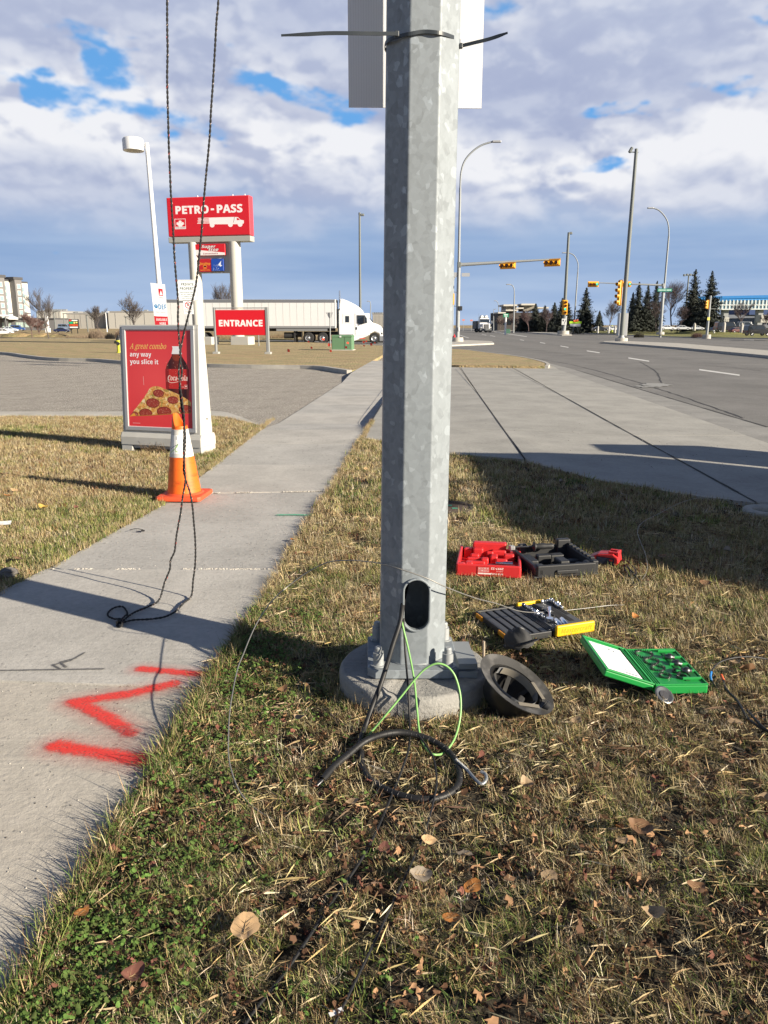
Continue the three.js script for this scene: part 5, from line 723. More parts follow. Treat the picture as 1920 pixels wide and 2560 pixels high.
{ // private property sign
  const D = 31, b = P(474, 940, D), t = thing('private_property_sign', 'white private property sign with a no parking plate under it on a thin post', 'sign', V(b.x, 0, -D)), rel = (u, v) => P(u, v, D).sub(t.position), m = mpp(470, 720, D);
  part(t, 'post', bar(V(.0, -.1, -.03), rel(469, 701).add(V(0, 0, -.03)), .03, .03, 10), M.poleGrey); const c = rel(469, 726);
  const p1 = part(t, 'plate', rbox(52 * m, 51 * m, .012, .004, c.x, c.y, 0), M.white); part(p1, 'plate_face', flat(51 * m, 50 * m, c.x, c.y, .008), printMat(256, 256, (k, W, H) => { k.fillStyle = '#eef0f0'; k.fillRect(0, 0, W, H); k.strokeStyle = '#2e3a38'; k.lineWidth = 3; k.strokeRect(6, 6, W - 12, H - 12); k.fillStyle = '#27403a'; k.font = 'bold 46px sans-serif'; k.fillText('PRIVATE', 46, 70, 164); k.fillText('PROPERTY', 28, 122, 202); k.font = 'bold 17px sans-serif'; ['UNAUTHORIZED VEHICLES', 'WILL BE TOWED AWAY', 'AT OWNERS RISK', 'AND EXPENSE'].forEach((s, i) => k.fillText(s, 30 + i * 8, 160 + i * 24, 200 - i * 16)); }));
  const d = rel(471, 768), p2 = part(t, 'plate', rbox(25 * m, 34 * m, .012, .004, d.x, d.y, 0), M.white); part(p2, 'plate_face', flat(24 * m, 33 * m, d.x, d.y, .008), printMat(128, 176, (k, W, H) => { k.fillStyle = '#eceeee'; k.fillRect(0, 0, W, H); k.strokeStyle = '#b8343a'; k.lineWidth = 10; k.beginPath(); k.arc(64, 60, 40, 0, 7); k.stroke(); k.fillStyle = '#333'; k.font = 'bold 60px sans-serif'; k.fillText('P', 46, 80); k.beginPath(); k.moveTo(34, 34); k.lineTo(94, 88); k.stroke(); k.font = 'bold 20px sans-serif'; k.fillText('NO PARKING', 8, 130, 112); k.fillText('TOW ZONE', 14, 156, 100); }));
}
function hydrant(label, u, v, y0, hpx, bonnet, mat) {
  const p = G(u, v, y0), h = hpx * mpp(u, v, -p.z), t = thing('fire_hydrant', label, 'hydrant', V(p.x, y0, p.z)); const s = h / .95, k = (g) => { g.scale(s, s, s); return g; };
  part(t, 'barrel', k(lathe([[0, -.1], [.17, -.1], [.17, .05], [.12, .06], [.115, .6], [.15, .62], [.15, .68], [0, .68]], 20)), mat); part(t, 'bonnet', k(lathe([[.15, .68], [.14, .76], [.09, .84], [.05, .86], [.05, .95], [0, .95]], 18)), bonnet);
  for (const [x, a] of [[-.2, 1], [.2, -1]]) part(t, 'nozzle_cap', k(T(cyl(.065, .065, .1, 0, -.05, 0, 12), x * .92, .56, .03, 0, 0, Math.PI / 2 * a)), bonnet); part(t, 'nozzle_cap', k(T(cyl(.095, .095, .1, 0, 0, 0, 14), 0, .5, .1, Math.PI / 2)), bonnet);
}
hydrant('yellow fire hydrant with black caps left of the advertising board', 299, 882, 0, 43, M.blackPlastic, std([.62, .62, .06], .5));
{ // transformer box
  const p = G(857, 876), D = -p.z, m = mpp(857, 850, D), w = 51 * m, h = 37.5 * m, t = thing('transformer_box', 'green metal utility box standing on the dry lawn before the truck', 'utility box', V(p.x, 0, p.z - w * .35), -.12), gm = std([.12, .235, .13], .55);
  part(t, 'cabinet', boxUV(T(extrude([[-w / 2, 0], [w / 2, 0], [w / 2, h * .97], [w / 2 - .04, h], [-w / 2 + .04, h], [-w / 2, h * .97]], w * .75, .03), 0, .0, 0)), gm); part(t, 'lid_edge', rbox(w * 1.03, .06, w * .79, .02, 0, h * .9, 0), gm); part(t, 'door_seam', box(.014, h * .82, .01, w * .14, h * .45, w * .376), M.blackMatte); part(t, 'label_plate', box(.12, .1, .008, -w * .06, h * .9, w * .40), M.white); part(t, 'pad', box(w * 1.1, .1, w * .9, 0, 0, 0), M.kerb);
}
{ // marker flags
  const spots = [[718, 876, 0, 9], [776, 869, 0, 7], [823, 877, 0, 7], [819, 862, 0, 9], [769, 854, 0, 6], [805, 848, -.1, 6], [866, 857, .35, 6], [862, 868, .35, 7], [906, 855, -.1, 6], [908, 864, 0, 5], [925, 861, 0, 7], [935, 857, -.1, 5], [913, 853, -.1, 5]]; const fm = std([.85, .07, .03], .6, 0, { side: THREE.DoubleSide }), sm = M.poleGrey;
  const where = ['leftmost flag on the lawn, nearest the ENTRANCE sign', 'between the ENTRANCE sign and the truck wheels', 'just left of the green box at its foot', 'left of the green box and higher up', 'before the rear truck wheel', 'before the second truck wheel', 'at the top of the green box front', 'at the lower front of the green box', 'under the truck cab', 'right of the green box near the lawn edge', 'before the front truck wheel', 'rightmost, beyond the front truck wheel', 'low behind the right of the green box'];
  spots.forEach(([u, v, y, s], i) => { const D = i === 6 || i === 7 ? 49.6 : Math.min(Dof(v + 6, 0), 74), p = P(u, v, D), w = s * mpp(u, v, D), t = thing('marker_flag', 'small orange red marker flag ' + where[i], 'marker flag', V(p.x, Math.max(0, 0), p.z), rr(-.5, .5), 'utility marker flags in the dry lawn'); part(t, 'wire', bar(V(0, -.05, 0), V(.02, p.y + w * .4, 0), .006, .006, 5), sm); const g = quad(V(.02, p.y - w * .35, 0), V(w, p.y - w * .45, w * .2), V(w * .95, p.y + w * .3, w * .25), V(.02, p.y + w * .4, 0)); part(t, 'flag', g, fm); });
}
{ // yield sign seen from behind
  const D = 58, b = G(826, 864), t = thing('yield_sign', 'triangular road sign seen from behind beside the green box', 'sign', V(P(826, 864, D).x, 0, -D)), rel = (u, v) => P(u, v, D).sub(t.position), a = rel(814, 781), e = rel(833, 781), f = rel(825, 799.5); void b;
  part(t, 'plate', T(extrude([[a.x, a.y], [f.x, f.y], [e.x, e.y]], .012, .002)), M.alu); part(t, 'post', bar(V(0, -.1, .03), V(f.x, e.y, .03), .04, .04, 8), M.poleGrey);
  const D2 = 62, t2 = thing('sign_post', 'short thin steel post on the lawn under the ENTRANCE sign', 'post', V(P(647, 857, D2).x, 0, -D2)); part(t2, 'post', bar(V(0, -.1, 0), V(0, 1.15, 0), .04, .04, 6), M.poleGrey); part(t2, 'cap', cyl(.045, .03, .03, 0, 1.14, 0, 6), M.poleGrey);
}
// --- the truck on the cross street
const DT = 74.5, TX = (u) => P(u, 812, DT).x, TY = (v) => P(800, v, DT).y;
const wheel = (parent, x, y, z, r, w, n = 'wheel') => { const o = part(parent, n, T(lathe([[r * .55, -w / 2], [r * .92, -w / 2], [r, -w * .36], [r, w * .36], [r * .92, w / 2], [r * .55, w / 2]], 24), x, y, z, Math.PI / 2), M.tyre); part(o, 'rim', [T(lathe([[r * .58, w * .42], [r * .54, w * .3], [r * .3, w * .12], [r * .26, w * .4], [0, w * .42]], 20), x, y, z, Math.PI / 2), T(cyl(r * .57, r * .57, w * .5, 0, -w * .3, 0, 18), x, y, z, Math.PI / 2)], M.hub); return o; };
{
  const t = thing('semi_trailer', 'long white box semi trailer behind the ENTRANCE sign', 'trailer', V(TX(630), ROAD_Y, -DT - 1.3)); const x = (u) => TX(u) - t.position.x, y = (v) => TY(v) - ROAD_Y, w = 2.5;
  const L = x(419), Rr = x(841), top = y(748.5), bot = y(820);
  part(t, 'box_body', rbox(Rr - L, top - bot, w, .04, (L + Rr) / 2, (top + bot) / 2, 0), std([.60, .615, .63], .45)); part(t, 'top_rail', [box(Rr - L + .02, .28, w + .03, (L + Rr) / 2, top - .15, 0)], std([.22, .23, .25], .4, .5)); part(t, 'bottom_rail', [box(Rr - L + .02, .2, w + .03, (L + Rr) / 2, bot + .08, 0)], std([.3, .31, .32], .4, .5));
  for (let k = 0; k < 24; k++) part(t, 'panel_seam', box(.03, top - bot - .5, .012, mixf(L + .4, Rr - .4, k / 23), (top + bot) / 2 - .03, w / 2 + .004), std([.48, .49, .50], .5));
  part(t, 'corner_post', box(.14, top - bot, w + .04, Rr - .06, (top + bot) / 2, 0), M.white);
  part(t, 'underframe', [box(Rr - L - .4, .3, 1.2, (L + Rr) / 2, bot - .14, 0)], M.blackMatte); part(t, 'side_skirt', box(x(818) - x(690), .24, .06, (x(818) + x(690)) / 2, bot - .16, w / 2 - .1), std([.18, .19, .2], .5));
  part(t, 'landing_gear', [box(.16, 1.2, .16, x(735), .62, .9), box(.16, 1.2, .16, x(735), .62, -.9)], M.blackMatte); part(t, 'air_tank', [T(cyl(.3, .3, 1.0, 0, -.5, 0, 14), x(721), .75, .6, 0, 0, Math.PI / 2), T(cyl(.26, .26, .7, 0, -.35, 0, 14), x(744), .85, .6, 0, 0, Math.PI / 2)], M.blackMatte);
  for (const u of [468, 503]) for (const z of [.95, -.95]) wheel(t, x(u), .52, z, .52, .5);
}
{
  const t = thing('semi_tractor', 'white sleeper cab truck tractor on the cross street left of the pole', 'truck', V(TX(880), ROAD_Y, -DT - 1.3)); const x = (u) => TX(u) - t.position.x, y = (v) => TY(v) - ROAD_Y;
  const pr = (l, z) => boxUV(T(extrude(l.map(([u, v]) => [x(u), y(v)]), z, .05)));
  part(t, 'cab', pr([[847, 833], [847, 778], [851, 770], [886, 770], [906, 779], [915, 787], [931, 806], [932, 815], [926, 832], [920, 840], [884, 853], [847, 853]], 2.4), M.whiteGloss);
  part(t, 'roof_fairing', pr([[848, 773], [851, 748], [855, 746.5], [870, 752], [886, 760], [897, 767], [909, 779], [886, 774]], 2.2), M.whiteGloss);
  part(t, 'hood', pr([[928, 806], [940, 809], [951, 814], [956.5, 822], [957, 842], [951, 843], [947, 834], [936, 829], [925, 834], [922, 842]], 2.0), M.whiteGloss);
  part(t, 'bumper', rbox(.5, .5, 2.4, .1, x(954), y(847), 0), std([.3, .31, .32], .4, .4)); part(t, 'grille', box(.05, .7, 1.2, x(957), y(828), 0), M.darkSteel);
  part(t, 'door', rbox(x(924) - x(888), y(783) - y(838), .03, .01, (x(924) + x(888)) / 2, (y(783) + y(838)) / 2, 1.215), M.whiteGloss);
  part(t, 'window', pr([[892, 788], [912, 788], [917, 796], [918, 807], [905, 811], [892, 809]], .04).translate(0, 0, 1.225), M.glassDark); part(t, 'window', rbox(x(873) - x(863), y(790) - y(806), .04, .05, x(868), y(798), 1.21), M.glassDark); part(t, 'windscreen', pr([[915.5, 786.5], [918, 786.5], [933.5, 805], [931, 806.5]], 2.0), M.glassDark);
  part(t, 'sleeper_panel', rbox(x(883) - x(857), y(785) - y(810), .02, .06, x(869), y(797), 1.205), M.white); part(t, 'mirror', rbox(.12, .6, .25, .04, x(910), y(800), 1.42), M.blackPlastic); part(t, 'door_handle', rbox(.12, .24, .04, .02, x(891), y(821), 1.24), M.blackPlastic); part(t, 'headlight', rbox(.22, .26, .3, .05, x(954), y(834), .85), M.alu);
  part(t, 'side_extender', box(.12, y(772) - y(834), 2.3, x(846), (y(772) + y(834)) / 2, 0), std([.05, .06, .06], .5)); part(t, 'exhaust_stack', T(cyl(.08, .08, 1.6, 0, 0, 0, 10), x(849), y(770), .5), M.chrome);
  part(t, 'frame_rail', box(x(860) - x(757), .3, .9, (x(860) + x(757)) / 2, .95, 0), M.blackMatte); part(t, 'fuel_tank', T(cyl(.33, .33, 1.3, 0, -.65, 0, 18), x(866), .66, .95, 0, 0, Math.PI / 2), M.alu); part(t, 'chassis_skirt', rbox(x(884) - x(848), .62, .05, .02, x(866), y(843), 1.16), M.whiteGloss); part(t, 'mud_flap', [box(.03, .9, .6, x(753), .6, .85), box(.03, .7, .6, x(823), .75, .85)], M.blackMatte);
  part(t, 'fender', T(new THREE.TorusGeometry(.66, .07, 6, 14, 2.2), x(936), .52, .95, 0, 0, .47), M.whiteGloss); part(t, 'marker_stripe', box(.5, .06, .01, x(906), y(846), 1.222), std([.7, .06, .05], .5));
  for (const u of [770, 806]) for (const z of [.85, -.85]) wheel(t, x(u), .52, z, .52, .56); for (const z of [1.0, -1.0]) wheel(t, x(936), .5, z, .5, .3);
}
function postLamp(label, pts, D, r, head, extra) { // poles with a bent arm, by points
  const b = P(pts[0][0], pts[0][1], D), t = thing('street_lamp', label, 'street lamp', V(b.x, 0, -D)), rel = ([u, v]) => P(u, v, D).sub(t.position), q = pts.map(rel); q[0].y = Math.min(q[0].y, -.1);
  const n = pts.length; part(t, 'pole', bar(q[0], q[1], r, r * .7, 12), M.zincPlain); if (n > 2) part(t, 'arm', tube([q[1], ...q.slice(2)], r * .55, 8, 40), M.zincPlain);
  const e = q[n - 1], s = Math.sign(e.x - q[1].x) || 1; part(t, 'lamp_head', T(rbox(head, head * .22, head * .4, head * .1), e.x + s * head * .42, e.y, e.z), M.alu); extra?.(t, rel); return t;
}
{ // tall slim mast behind the truck
  const D = 96, b = P(901, 822, D), t = thing('camera_mast', 'tall slim grey mast behind the white truck cab', 'mast', V(b.x, 0, -D)), a = P(899, 536, D).sub(t.position); part(t, 'pole', bar(V(0, -.1, 0), a, .16, .12, 10), M.poleDark); part(t, 'camera', [rbox(.5, .28, .28, .1, a.x + .3, a.y - .05, 0), cyl(.13, .13, .3, a.x, a.y - .1, 0, 8)], M.poleDark);
}

// ================================================================== THE LEFT BACKGROUND
{ // hotel seen along its front
  const th = 1.213, D0 = 262, e = V((79 - 960) / 1986 * D0, 0, -D0), t = thing('hotel', 'six storey grey and white hotel block at the left edge', 'building', e, th);
  const grey = std([.17, .165, .165], .8), dk = std([.07, .07, .075], .7), cream = std([.60, .585, .54], .8), gl = std([.30, .42, .45], .2, .2);
  const H = (v, D) => EYE + (812 - v) * D / 1986;
  const seg = (s0, s1, proud, top, m, cap) => { part(t, 'wall', box(s1 - s0, top + 1, 14, -(s0 + s1) / 2, (top - 1) / 2, -7 + proud), m); part(t, 'roof_trim', box(s1 - s0 + (cap ? 1 : .1), cap ? .8 : .5, 14.3, -(s0 + s1) / 2, top + .3, -7 + proud), dk);
    for (let f = 0; f < 6; f++) { const yy = 2.4 + f * (top - 3.4) / 6; const n = s1 - s0 > 6 ? 2 : 1; for (let k = 0; k < n; k++) { const xx = -(s0 + (s1 - s0) * (k + .5) / n); const w = part(t, 'window', box(1.5, 1.5, .12, xx, yy + .9, proud + .02), cream); part(w, 'pane', box(1.25, 1.25, .1, xx, yy + .92, proud + .06), gl); } } };
  seg(0, 4.6, 0, H(713, 262), cream); seg(4.6, 7.4, 2.2, H(703, 255), grey, 1); seg(7.4, 11.4, 0, H(707, 252), cream); seg(11.4, 15, 2.2, H(697, 248), grey, 1); seg(15, 24, 0, H(700, 244), cream);
  part(t, 'band', [box(4.6, .3, .1, -2.3, 5.2, .06), box(4, .3, .1, -9.4, 5.2, .06)], dk);
  const D = 235, x = (u) => (u - 960) / 1986 * D, y = (v) => EYE + (812 - v) * D / 1986; const low = thing('lobby_building', 'low grey glazed building with a curved white canopy before the hotel', 'building', V(x(60), 0, -D));
  const X = (u) => x(u) - low.position.x; part(low, 'wall', box(X(137) - X(-40), y(797), 10, (X(137) + X(-40)) / 2, y(797) / 2, -5), std([.15, .15, .155], .8)); part(low, 'roof_edge', box(X(138) - X(-40), .35, 10.6, (X(138) + X(-40)) / 2, y(797), -5), dk);
  for (const [a, b] of [[6, 27], [40, 58], [62, 78], [86, 96], [104, 112]]) { const w = part(low, 'window', box(X(b) - X(a), y(806) - y(818), .1, (X(a) + X(b)) / 2, (y(806) + y(818)) / 2, .05), std([.42, .55, .50], .2)); for (let k = 1; k < 4; k++) part(w, 'mullion', box(.1, y(806) - y(818), .12, mixf(X(a), X(b), k / 4), (y(806) + y(818)) / 2, .06), M.white); }
  const arc = []; for (let k = 0; k <= 12; k++) arc.push([mixf(X(-6), X(48), k / 12), y(795) + Math.sin(k / 12 * 3.14) * .9]); part(low, 'canopy', T(extrude([...arc, ...arc.slice().reverse().map(([a, b]) => [a, b - .5])], 6, .02), 0, 0, 3), M.white); for (const u of [2, 36]) part(low, 'canopy_post', box(.8, y(795), .8, X(u), y(795) / 2, 5), dk);
}
{ // long warehouses
  const D = 330, x = (u) => (u - 960) / 1986 * D, y = (v) => EYE + (812 - v) * D / 1986, wm = std([.33, .32, .30], .85), wm2 = std([.40, .39, .36], .85);
  const bld = (label, u0, u1, vt, dz, m) => { const t = thing('warehouse', label, 'building', V(x((u0 + u1) / 2), 0, -D - dz)), w = x(u1) - x(u0); part(t, 'wall', box(w, y(vt), 30, 0, y(vt) / 2, -15), m); part(t, 'parapet', box(w + .2, .5, 30.3, 0, y(vt), -15), std([.25, .25, .25], .8)); for (let k = 0; k < 8; k++) part(t, 'wall_joint', box(.25, y(vt) - 1, .1, mixf(-w / 2, w / 2, (k + .5) / 8), y(vt) / 2, .04), std([.29, .285, .27], .8)); for (let k = 0; k < 5; k++) part(t, 'roof_unit', rbox(1.6, .8, 1.6, .1, mixf(-w / 2, w / 2, (k + .4) / 5), y(vt) + .5, -8), M.poleGrey); };
  bld('tall beige end of the long warehouse behind the bare trees', 96, 154, 779, 0, wm2); bld('long low grey middle of the warehouse row behind the price sign', 154, 268, 784, 6, wm); bld('right beige warehouse block left of the diesel banner', 268, 560, 780, 2, wm2);
  bld('pale low building just right of the white truck cab', 928, 958, 783, 40, wm2);
}
{ // price sign
  const D = 150, { c } = local(D, 186, 822), t = thing('price_sign', 'electronic price sign with red green and orange rows between the bare trees', 'sign', V(c.x, 0, -D)), y = (v) => P(186, v, D).y, m = D / 1986, w = 25 * m, h = y(798) - y(822); part(t, 'cabinet', rbox(w, h, .4, .08, 0, (y(798) + y(822)) / 2, 0), M.blackPlastic); part(t, 'leg', [box(.12, y(822) + .3, .12, -w * .3, y(822) / 2, 0), box(.12, y(822) + .3, .12, w * .3, y(822) / 2, 0)], M.blackMatte);
  part(t, 'display', flat(w * .9, h * .92, 0, (y(798) + y(822)) / 2, .205), printMat(128, 128, (k) => { k.fillStyle = '#181a1c'; k.fillRect(0, 0, 128, 128); k.fillStyle = '#e2402f'; k.fillRect(4, 4, 34, 20); k.fillStyle = '#e9ecec'; k.fillRect(42, 4, 82, 16); k.fillStyle = '#22b07a'; k.fillRect(4, 30, 52, 30); k.fillStyle = '#d9d37a'; k.fillRect(64, 30, 24, 30); k.fillRect(96, 30, 26, 24); k.fillStyle = '#e3592f'; k.fillRect(4, 68, 120, 26); k.fillStyle = '#d9dee0'; k.fillRect(4, 102, 118, 20); k.fillStyle = '#181a1c'; k.font = 'bold 22px sans-serif'; k.fillText('108.9 114.9', 6, 90, 112); }, .4));
}
function bareTree(label, u, vb, vt, wpx, D, y0, seed, col = [.10, .085, .08], spread = 1, name = 'bare_tree', lean = 0) {
  const q = rng(seed), b = P(u, vb, D), h = (vb - vt) * D / 1986, W = wpx * D / 1986, t = thing(name, label, 'tree', V(b.x, y0, -D)), trunk = [], crown = [];
  const grow = (p, d, len, r, lvl) => { const n = lvl === 0 ? 3 : 2; let a = p.clone(); const dir = d.clone(); for (let k = 0; k < n; k++) { dir.add(V((q() - .5) * .25, .04, (q() - .5) * .25)).normalize(); const e = a.clone().addScaledVector(dir, len / n); (lvl < 1 ? trunk : crown).push(bar(a, e, r * (1 - k / n * .35), r * (1 - (k + 1) / n * .35), lvl < 2 ? 6 : 3)); if (lvl > 0 || k > 0) { const m = lvl >= 3 ? 2 : lvl === 0 ? 3 : 2; if (lvl < 5) for (let j = 0; j < m; j++) { const az = q() * 6.283, sp = (lvl === 0 ? .55 : .6) * spread * (.7 + .6 * q()); const nd = dir.clone().add(V(Math.cos(az) * sp, .12, Math.sin(az) * sp)).normalize(); grow(e, nd, len * (.58 + q() * .2), Math.max(r * .52, .013), lvl + 1); } } a = e; } };
  grow(V(0, -.1, 0), V(lean, 1, 0).normalize(), h * .38, Math.max(.05, h * .016), 0);
  const all = merge(crown), bb = new THREE.Box3().setFromBufferAttribute(all.attributes.position), sy = h / bb.max.y, sx = W / (bb.max.x - bb.min.x); const m = std(col, .9); const tr = merge(trunk); for (const g of [all, tr]) g.scale((sx + sy) / 2, sy, (sx + sy) / 2);
  part(t, 'trunk', tr, m); part(t, 'crown', all, m); return t;
}
bareTree('bare young tree with a leaning trunk before the hotel', 122, 842, 716, 64, 95, 0, 5, undefined, 1, undefined, -.22); bareTree('small bare tree between the price sign and the fire hydrant', 248, 834, 758, 40, 120, 0, 8); bareTree('bare tree standing behind the advertising board, left of the diesel banner', 336, 826, 712, 64, 105, 0, 13); bareTree('bare tree seen between the two columns of the pylon sign', 566, 828, 694, 54, 110, 0, 21);
bareTree('thin reddish bush beside the leaning bare tree', 80, 836, 770, 46, 100, 0, 34, [.16, .10, .09], 1.3, 'bush');
bareTree('wide reddish leafless shrub below the hotel corner', 100, 834, 790, 70, 112, 0, 37, [.15, .09, .08], 1.6, 'bush');
function twigs(label, u, v, wpx, hpx, D, col, seed, n = 260) { const q = rng(seed), p = P(u, v, D), s = D / 1986, g = []; for (let i = 0; i < n; i++) { const a = q() * 6.283, r = Math.sqrt(q()) * wpx * s / 2, x = Math.cos(a) * r, z = Math.sin(a) * r * .6; const h = hpx * s * (1 - .5 * (r / (wpx * s / 2)) ** 2) * (.5 + .6 * q()); g.push(bar(V(x, -.05, z), V(x + (q() - .5) * h * .7, h, z + (q() - .5) * h * .7), .018, .006, 3)); } const o = solo('shrub', g, std(col, .95), label, 'shrub'); o.position.set(p.x, 0, -D); }
twigs('dark round tumbleweed like bush above the fire hydrant', 275, 842, 24, 16, 92, [.025, .022, .02], 4, 420); twigs('dry tan shrub left of the dark round bush', 243, 845, 44, 26, 96, [.24, .18, .13], 6, 420); twigs('dry tan shrub right of the dark round bush', 306, 840, 40, 24, 100, [.26, .19, .14], 7, 420); twigs('dry pinkish weeds under the price sign', 200, 838, 70, 10, 100, [.25, .19, .13], 8, 420); twigs('dry weeds behind the pylon sign legs', 566, 846, 110, 14, 98, [.30, .22, .13], 12, 480); twigs('dry weeds under the white trailer', 700, 846, 70, 13, 98, [.30, .22, .13], 14, 420);
{ // mounds of dirt
  for (const [u, w, h, label] of [[52, 46, 15, 'left low earth mound with dry grass before the parked cars'], [102, 32, 13, 'middle pale earth mound behind the leaning tree'], [146, 38, 12, 'right low earth mound before the dark blue car']]) { const D = 112, s = D / 1986, p = P(u, 838, D), g = new THREE.SphereGeometry(1, 28, 14); const a = g.attributes.position; for (let i = 0; i < a.count; i++) { const k = 1 + (fbm(a.getX(i) * 3 + u, a.getY(i) * 3 + a.getZ(i) * 3 + 40, 4) - .5) * .35; a.setXYZ(i, a.getX(i) * k * w * s, a.getY(i) * k * h * s, a.getZ(i) * 3); } g.computeVertexNormals(); const o = solo('earth_mound', boxUV(g), M.field, label, 'mound'); o.position.set(p.x, -.3, -D); } }
function car(label, u, v, D, y0, wpx, col, turn = 0, kind = 'car', cat = 'car', group) {
  const L = wpx * D / 1986, s = L / 4.6, p = P(u, v, D), t = thing('parked_' + kind, label, cat, V(p.x, y0, -D), turn, group), suv = kind !== 'car', H = suv ? 1.85 : 1.45, m = phys(col, .3, .1, { clearcoat: .8, clearcoatRoughness: .1 });
  const sc = (l) => l.map(([a, b]) => [a * s, b * s]);
  const bodyP = suv ? [[-2.25, .35], [-2.25, .95], [-2.15, 1.05], [2.05, 1.05], [2.28, .85], [2.3, .35]] : [[-2.28, .3], [-2.3, .78], [-2.1, .92], [1.5, .94], [2.15, .72], [2.3, .5], [2.28, .3]];
  const cab = suv ? [[-2.2, 1.0], [-2.1, H - .1], [-1.9, H], [.55, H], [.75, H - .06], [1.25, 1.0]] : [[-1.75, .9], [-1.0, H - .06], [-.6, H], [.35, H - .03], [1.2, .9]];
  part(t, 'body', boxUV(T(extrude(sc(bodyP), 1.8 * s, .06 * s))), m); part(t, 'cabin', boxUV(T(extrude(sc(cab), 1.56 * s, .05 * s))), m);
  const win = suv ? [[[-2.0, 1.08], [-1.95, H - .16], [-.9, H - .12], [-.9, 1.08]], [[-.8, 1.08], [-.8, H - .12], [.5, H - .12], [1.05, 1.08]]] : [[[-1.45, .95], [-.9, H - .14], [-.3, H - .09], [-.3, .95]], [[-.2, .95], [-.2, H - .09], [.3, H - .12], [.95, .95]]]; for (const w of win) part(t, 'window', T(extrude(sc(w), 1.6 * s, .005)), M.glassDark);
  part(t, 'windscreen', T(extrude(sc(suv ? [[.78, H - .12], [.85, H - .1], [1.3, 1.06], [1.18, 1.06]] : [[.4, H - .1], [.48, H - .08], [1.27, .95], [1.15, .95]]), 1.4 * s, .005)), M.glassDark);
  for (const x of [-1.42, 1.42]) for (const z of [-.82, .82]) wheel(t, x * s, .34 * s, z * s, .34 * s, .22 * s); for (const z of [-.62, .62]) { part(t, 'headlight', rbox(.12 * s, .16 * s, .36 * s, .04 * s, 2.24 * s, .68 * s, z * s), M.alu); part(t, 'tail_light', rbox(.1 * s, .18 * s, .3 * s, .04 * s, -2.26 * s, .74 * s, z * s), std([.4, .01, .01], .3)); } return t;
}
car('white car parked before the hotel, at the left edge', 8, 828, 130, 0, 48, [.7, .71, .73], .5); car('white and blue tinted car next to the left white one', 24, 822, 150, .3, 40, [.55, .62, .72], .4); car('blue car right of the white cars before the hotel', 44, 817, 165, .4, 34, [.03, .09, .30], .2, 'van', 'van'); car('dark blue car parked left of the price sign', 155, 824, 150, .2, 38, [.012, .02, .07], .15); car('light van roof behind the dark blue car', 164, 818, 175, .5, 36, [.20, .27, .38], 0, 'van', 'van');
for (const [u, v0, v1, lab] of [[16, 792, 818, 'thin dark lamp pole before the hotel lobby'], [95, 781, 816, 'thin lamp pole at the left end of the warehouse'], [138, 779, 815, 'thin lamp pole with two heads before the beige warehouse'], [161, 784, 815, 'thin dark lamp pole left of the price sign'], [219, 788, 818, 'thin dark lamp pole right of the price sign'], [267, 780, 818, 'thin pale pole before the right warehouse'], [316, 792, 818, 'thin grey pole right of the bare tree before the right warehouse']]) { const D = 180, b = P(u, v1, D), t = thing('lamp_pole', lab, 'lamp pole', V(b.x, 0, -D)), h = P(u, v0, D).y; part(t, 'pole', cyl(.14, .1, h + .2, 0, -.2, 0, 8), u === 267 ? M.white : M.poleDark); part(t, 'lamp_head', rbox(.9, .16, .4, .05, .35, h, 0), u === 267 ? M.white : M.poleDark); }
{ const D = 170, b = P(118, 812, D), t = thing('green_topped_sign', 'narrow white sign board with a green top behind the leaning tree', 'sign', V(b.x, 0, -D)), s = D / 1986, yb = P(118, 826, D).y; part(t, 'panel', rbox(9 * s, 38 * s, .5, .3, 0, P(118, 801, D).y, 0), M.white); part(t, 'cap', rbox(6 * s, 5 * s, .52, .2, 0, P(118, 785, D).y, 0), std([.25, .5, .12], .5)); part(t, 'leg', box(1, Math.max(.5, yb + 1), .4, 0, yb / 2, -.1), M.white); }

// ================================================================== THE RIGHT BACKGROUND
const amber = std([.82, .40, .02], .45), lensDark = std([.10, .035, .01], .3), greenLit = new THREE.MeshStandardMaterial({ color: lin(.05, .5, .35), emissive: lin(.05, .75, .5), emissiveIntensity: .55, roughness: .3 });
function signalHead(label, u, v, D, wpx, hpx, lenses, turn = 0, lit = -1, group) { // long side decides the way it hangs
  const p = P(u, v, D), s = D / 1986, w = wpx * s, h = hpx * s, t = thing('traffic_signal', label, 'traffic signal', p, turn, group), hor = w > h, n = lenses, a = Math.max(w, h), b = Math.min(w, h);
  part(t, 'back_plate', rbox(w, h, .05, .02, 0, 0, -.08), amber); part(t, 'housing', rbox(w * (hor ? .94 : .7), h * (hor ? .7 : .95), .24, .05, 0, 0, .03), amber);
  for (let i = 0; i < n; i++) { const o = ((i + .5) / n - .5) * a * .92, x = hor ? o : 0, y = hor ? 0 : -o, r = Math.min(b * .36, a / n * .36); const vis = part(t, 'visor', T(new THREE.CylinderGeometry(r * 1.12, r * 1.12, r * 1.5, 18, 1, true, -2.2, 4.4), x, y, .15 + r * .7, Math.PI / 2, 0, 0), new THREE.MeshStandardMaterial({ color: lin(.6, .27, .012), roughness: .5, side: THREE.DoubleSide })); void vis; part(t, 'lens', T(cyl(r, r * .8, .05, 0, 0, 0, 18), x, y, .14, Math.PI / 2), i === lit ? greenLit : lensDark); } return t;
}
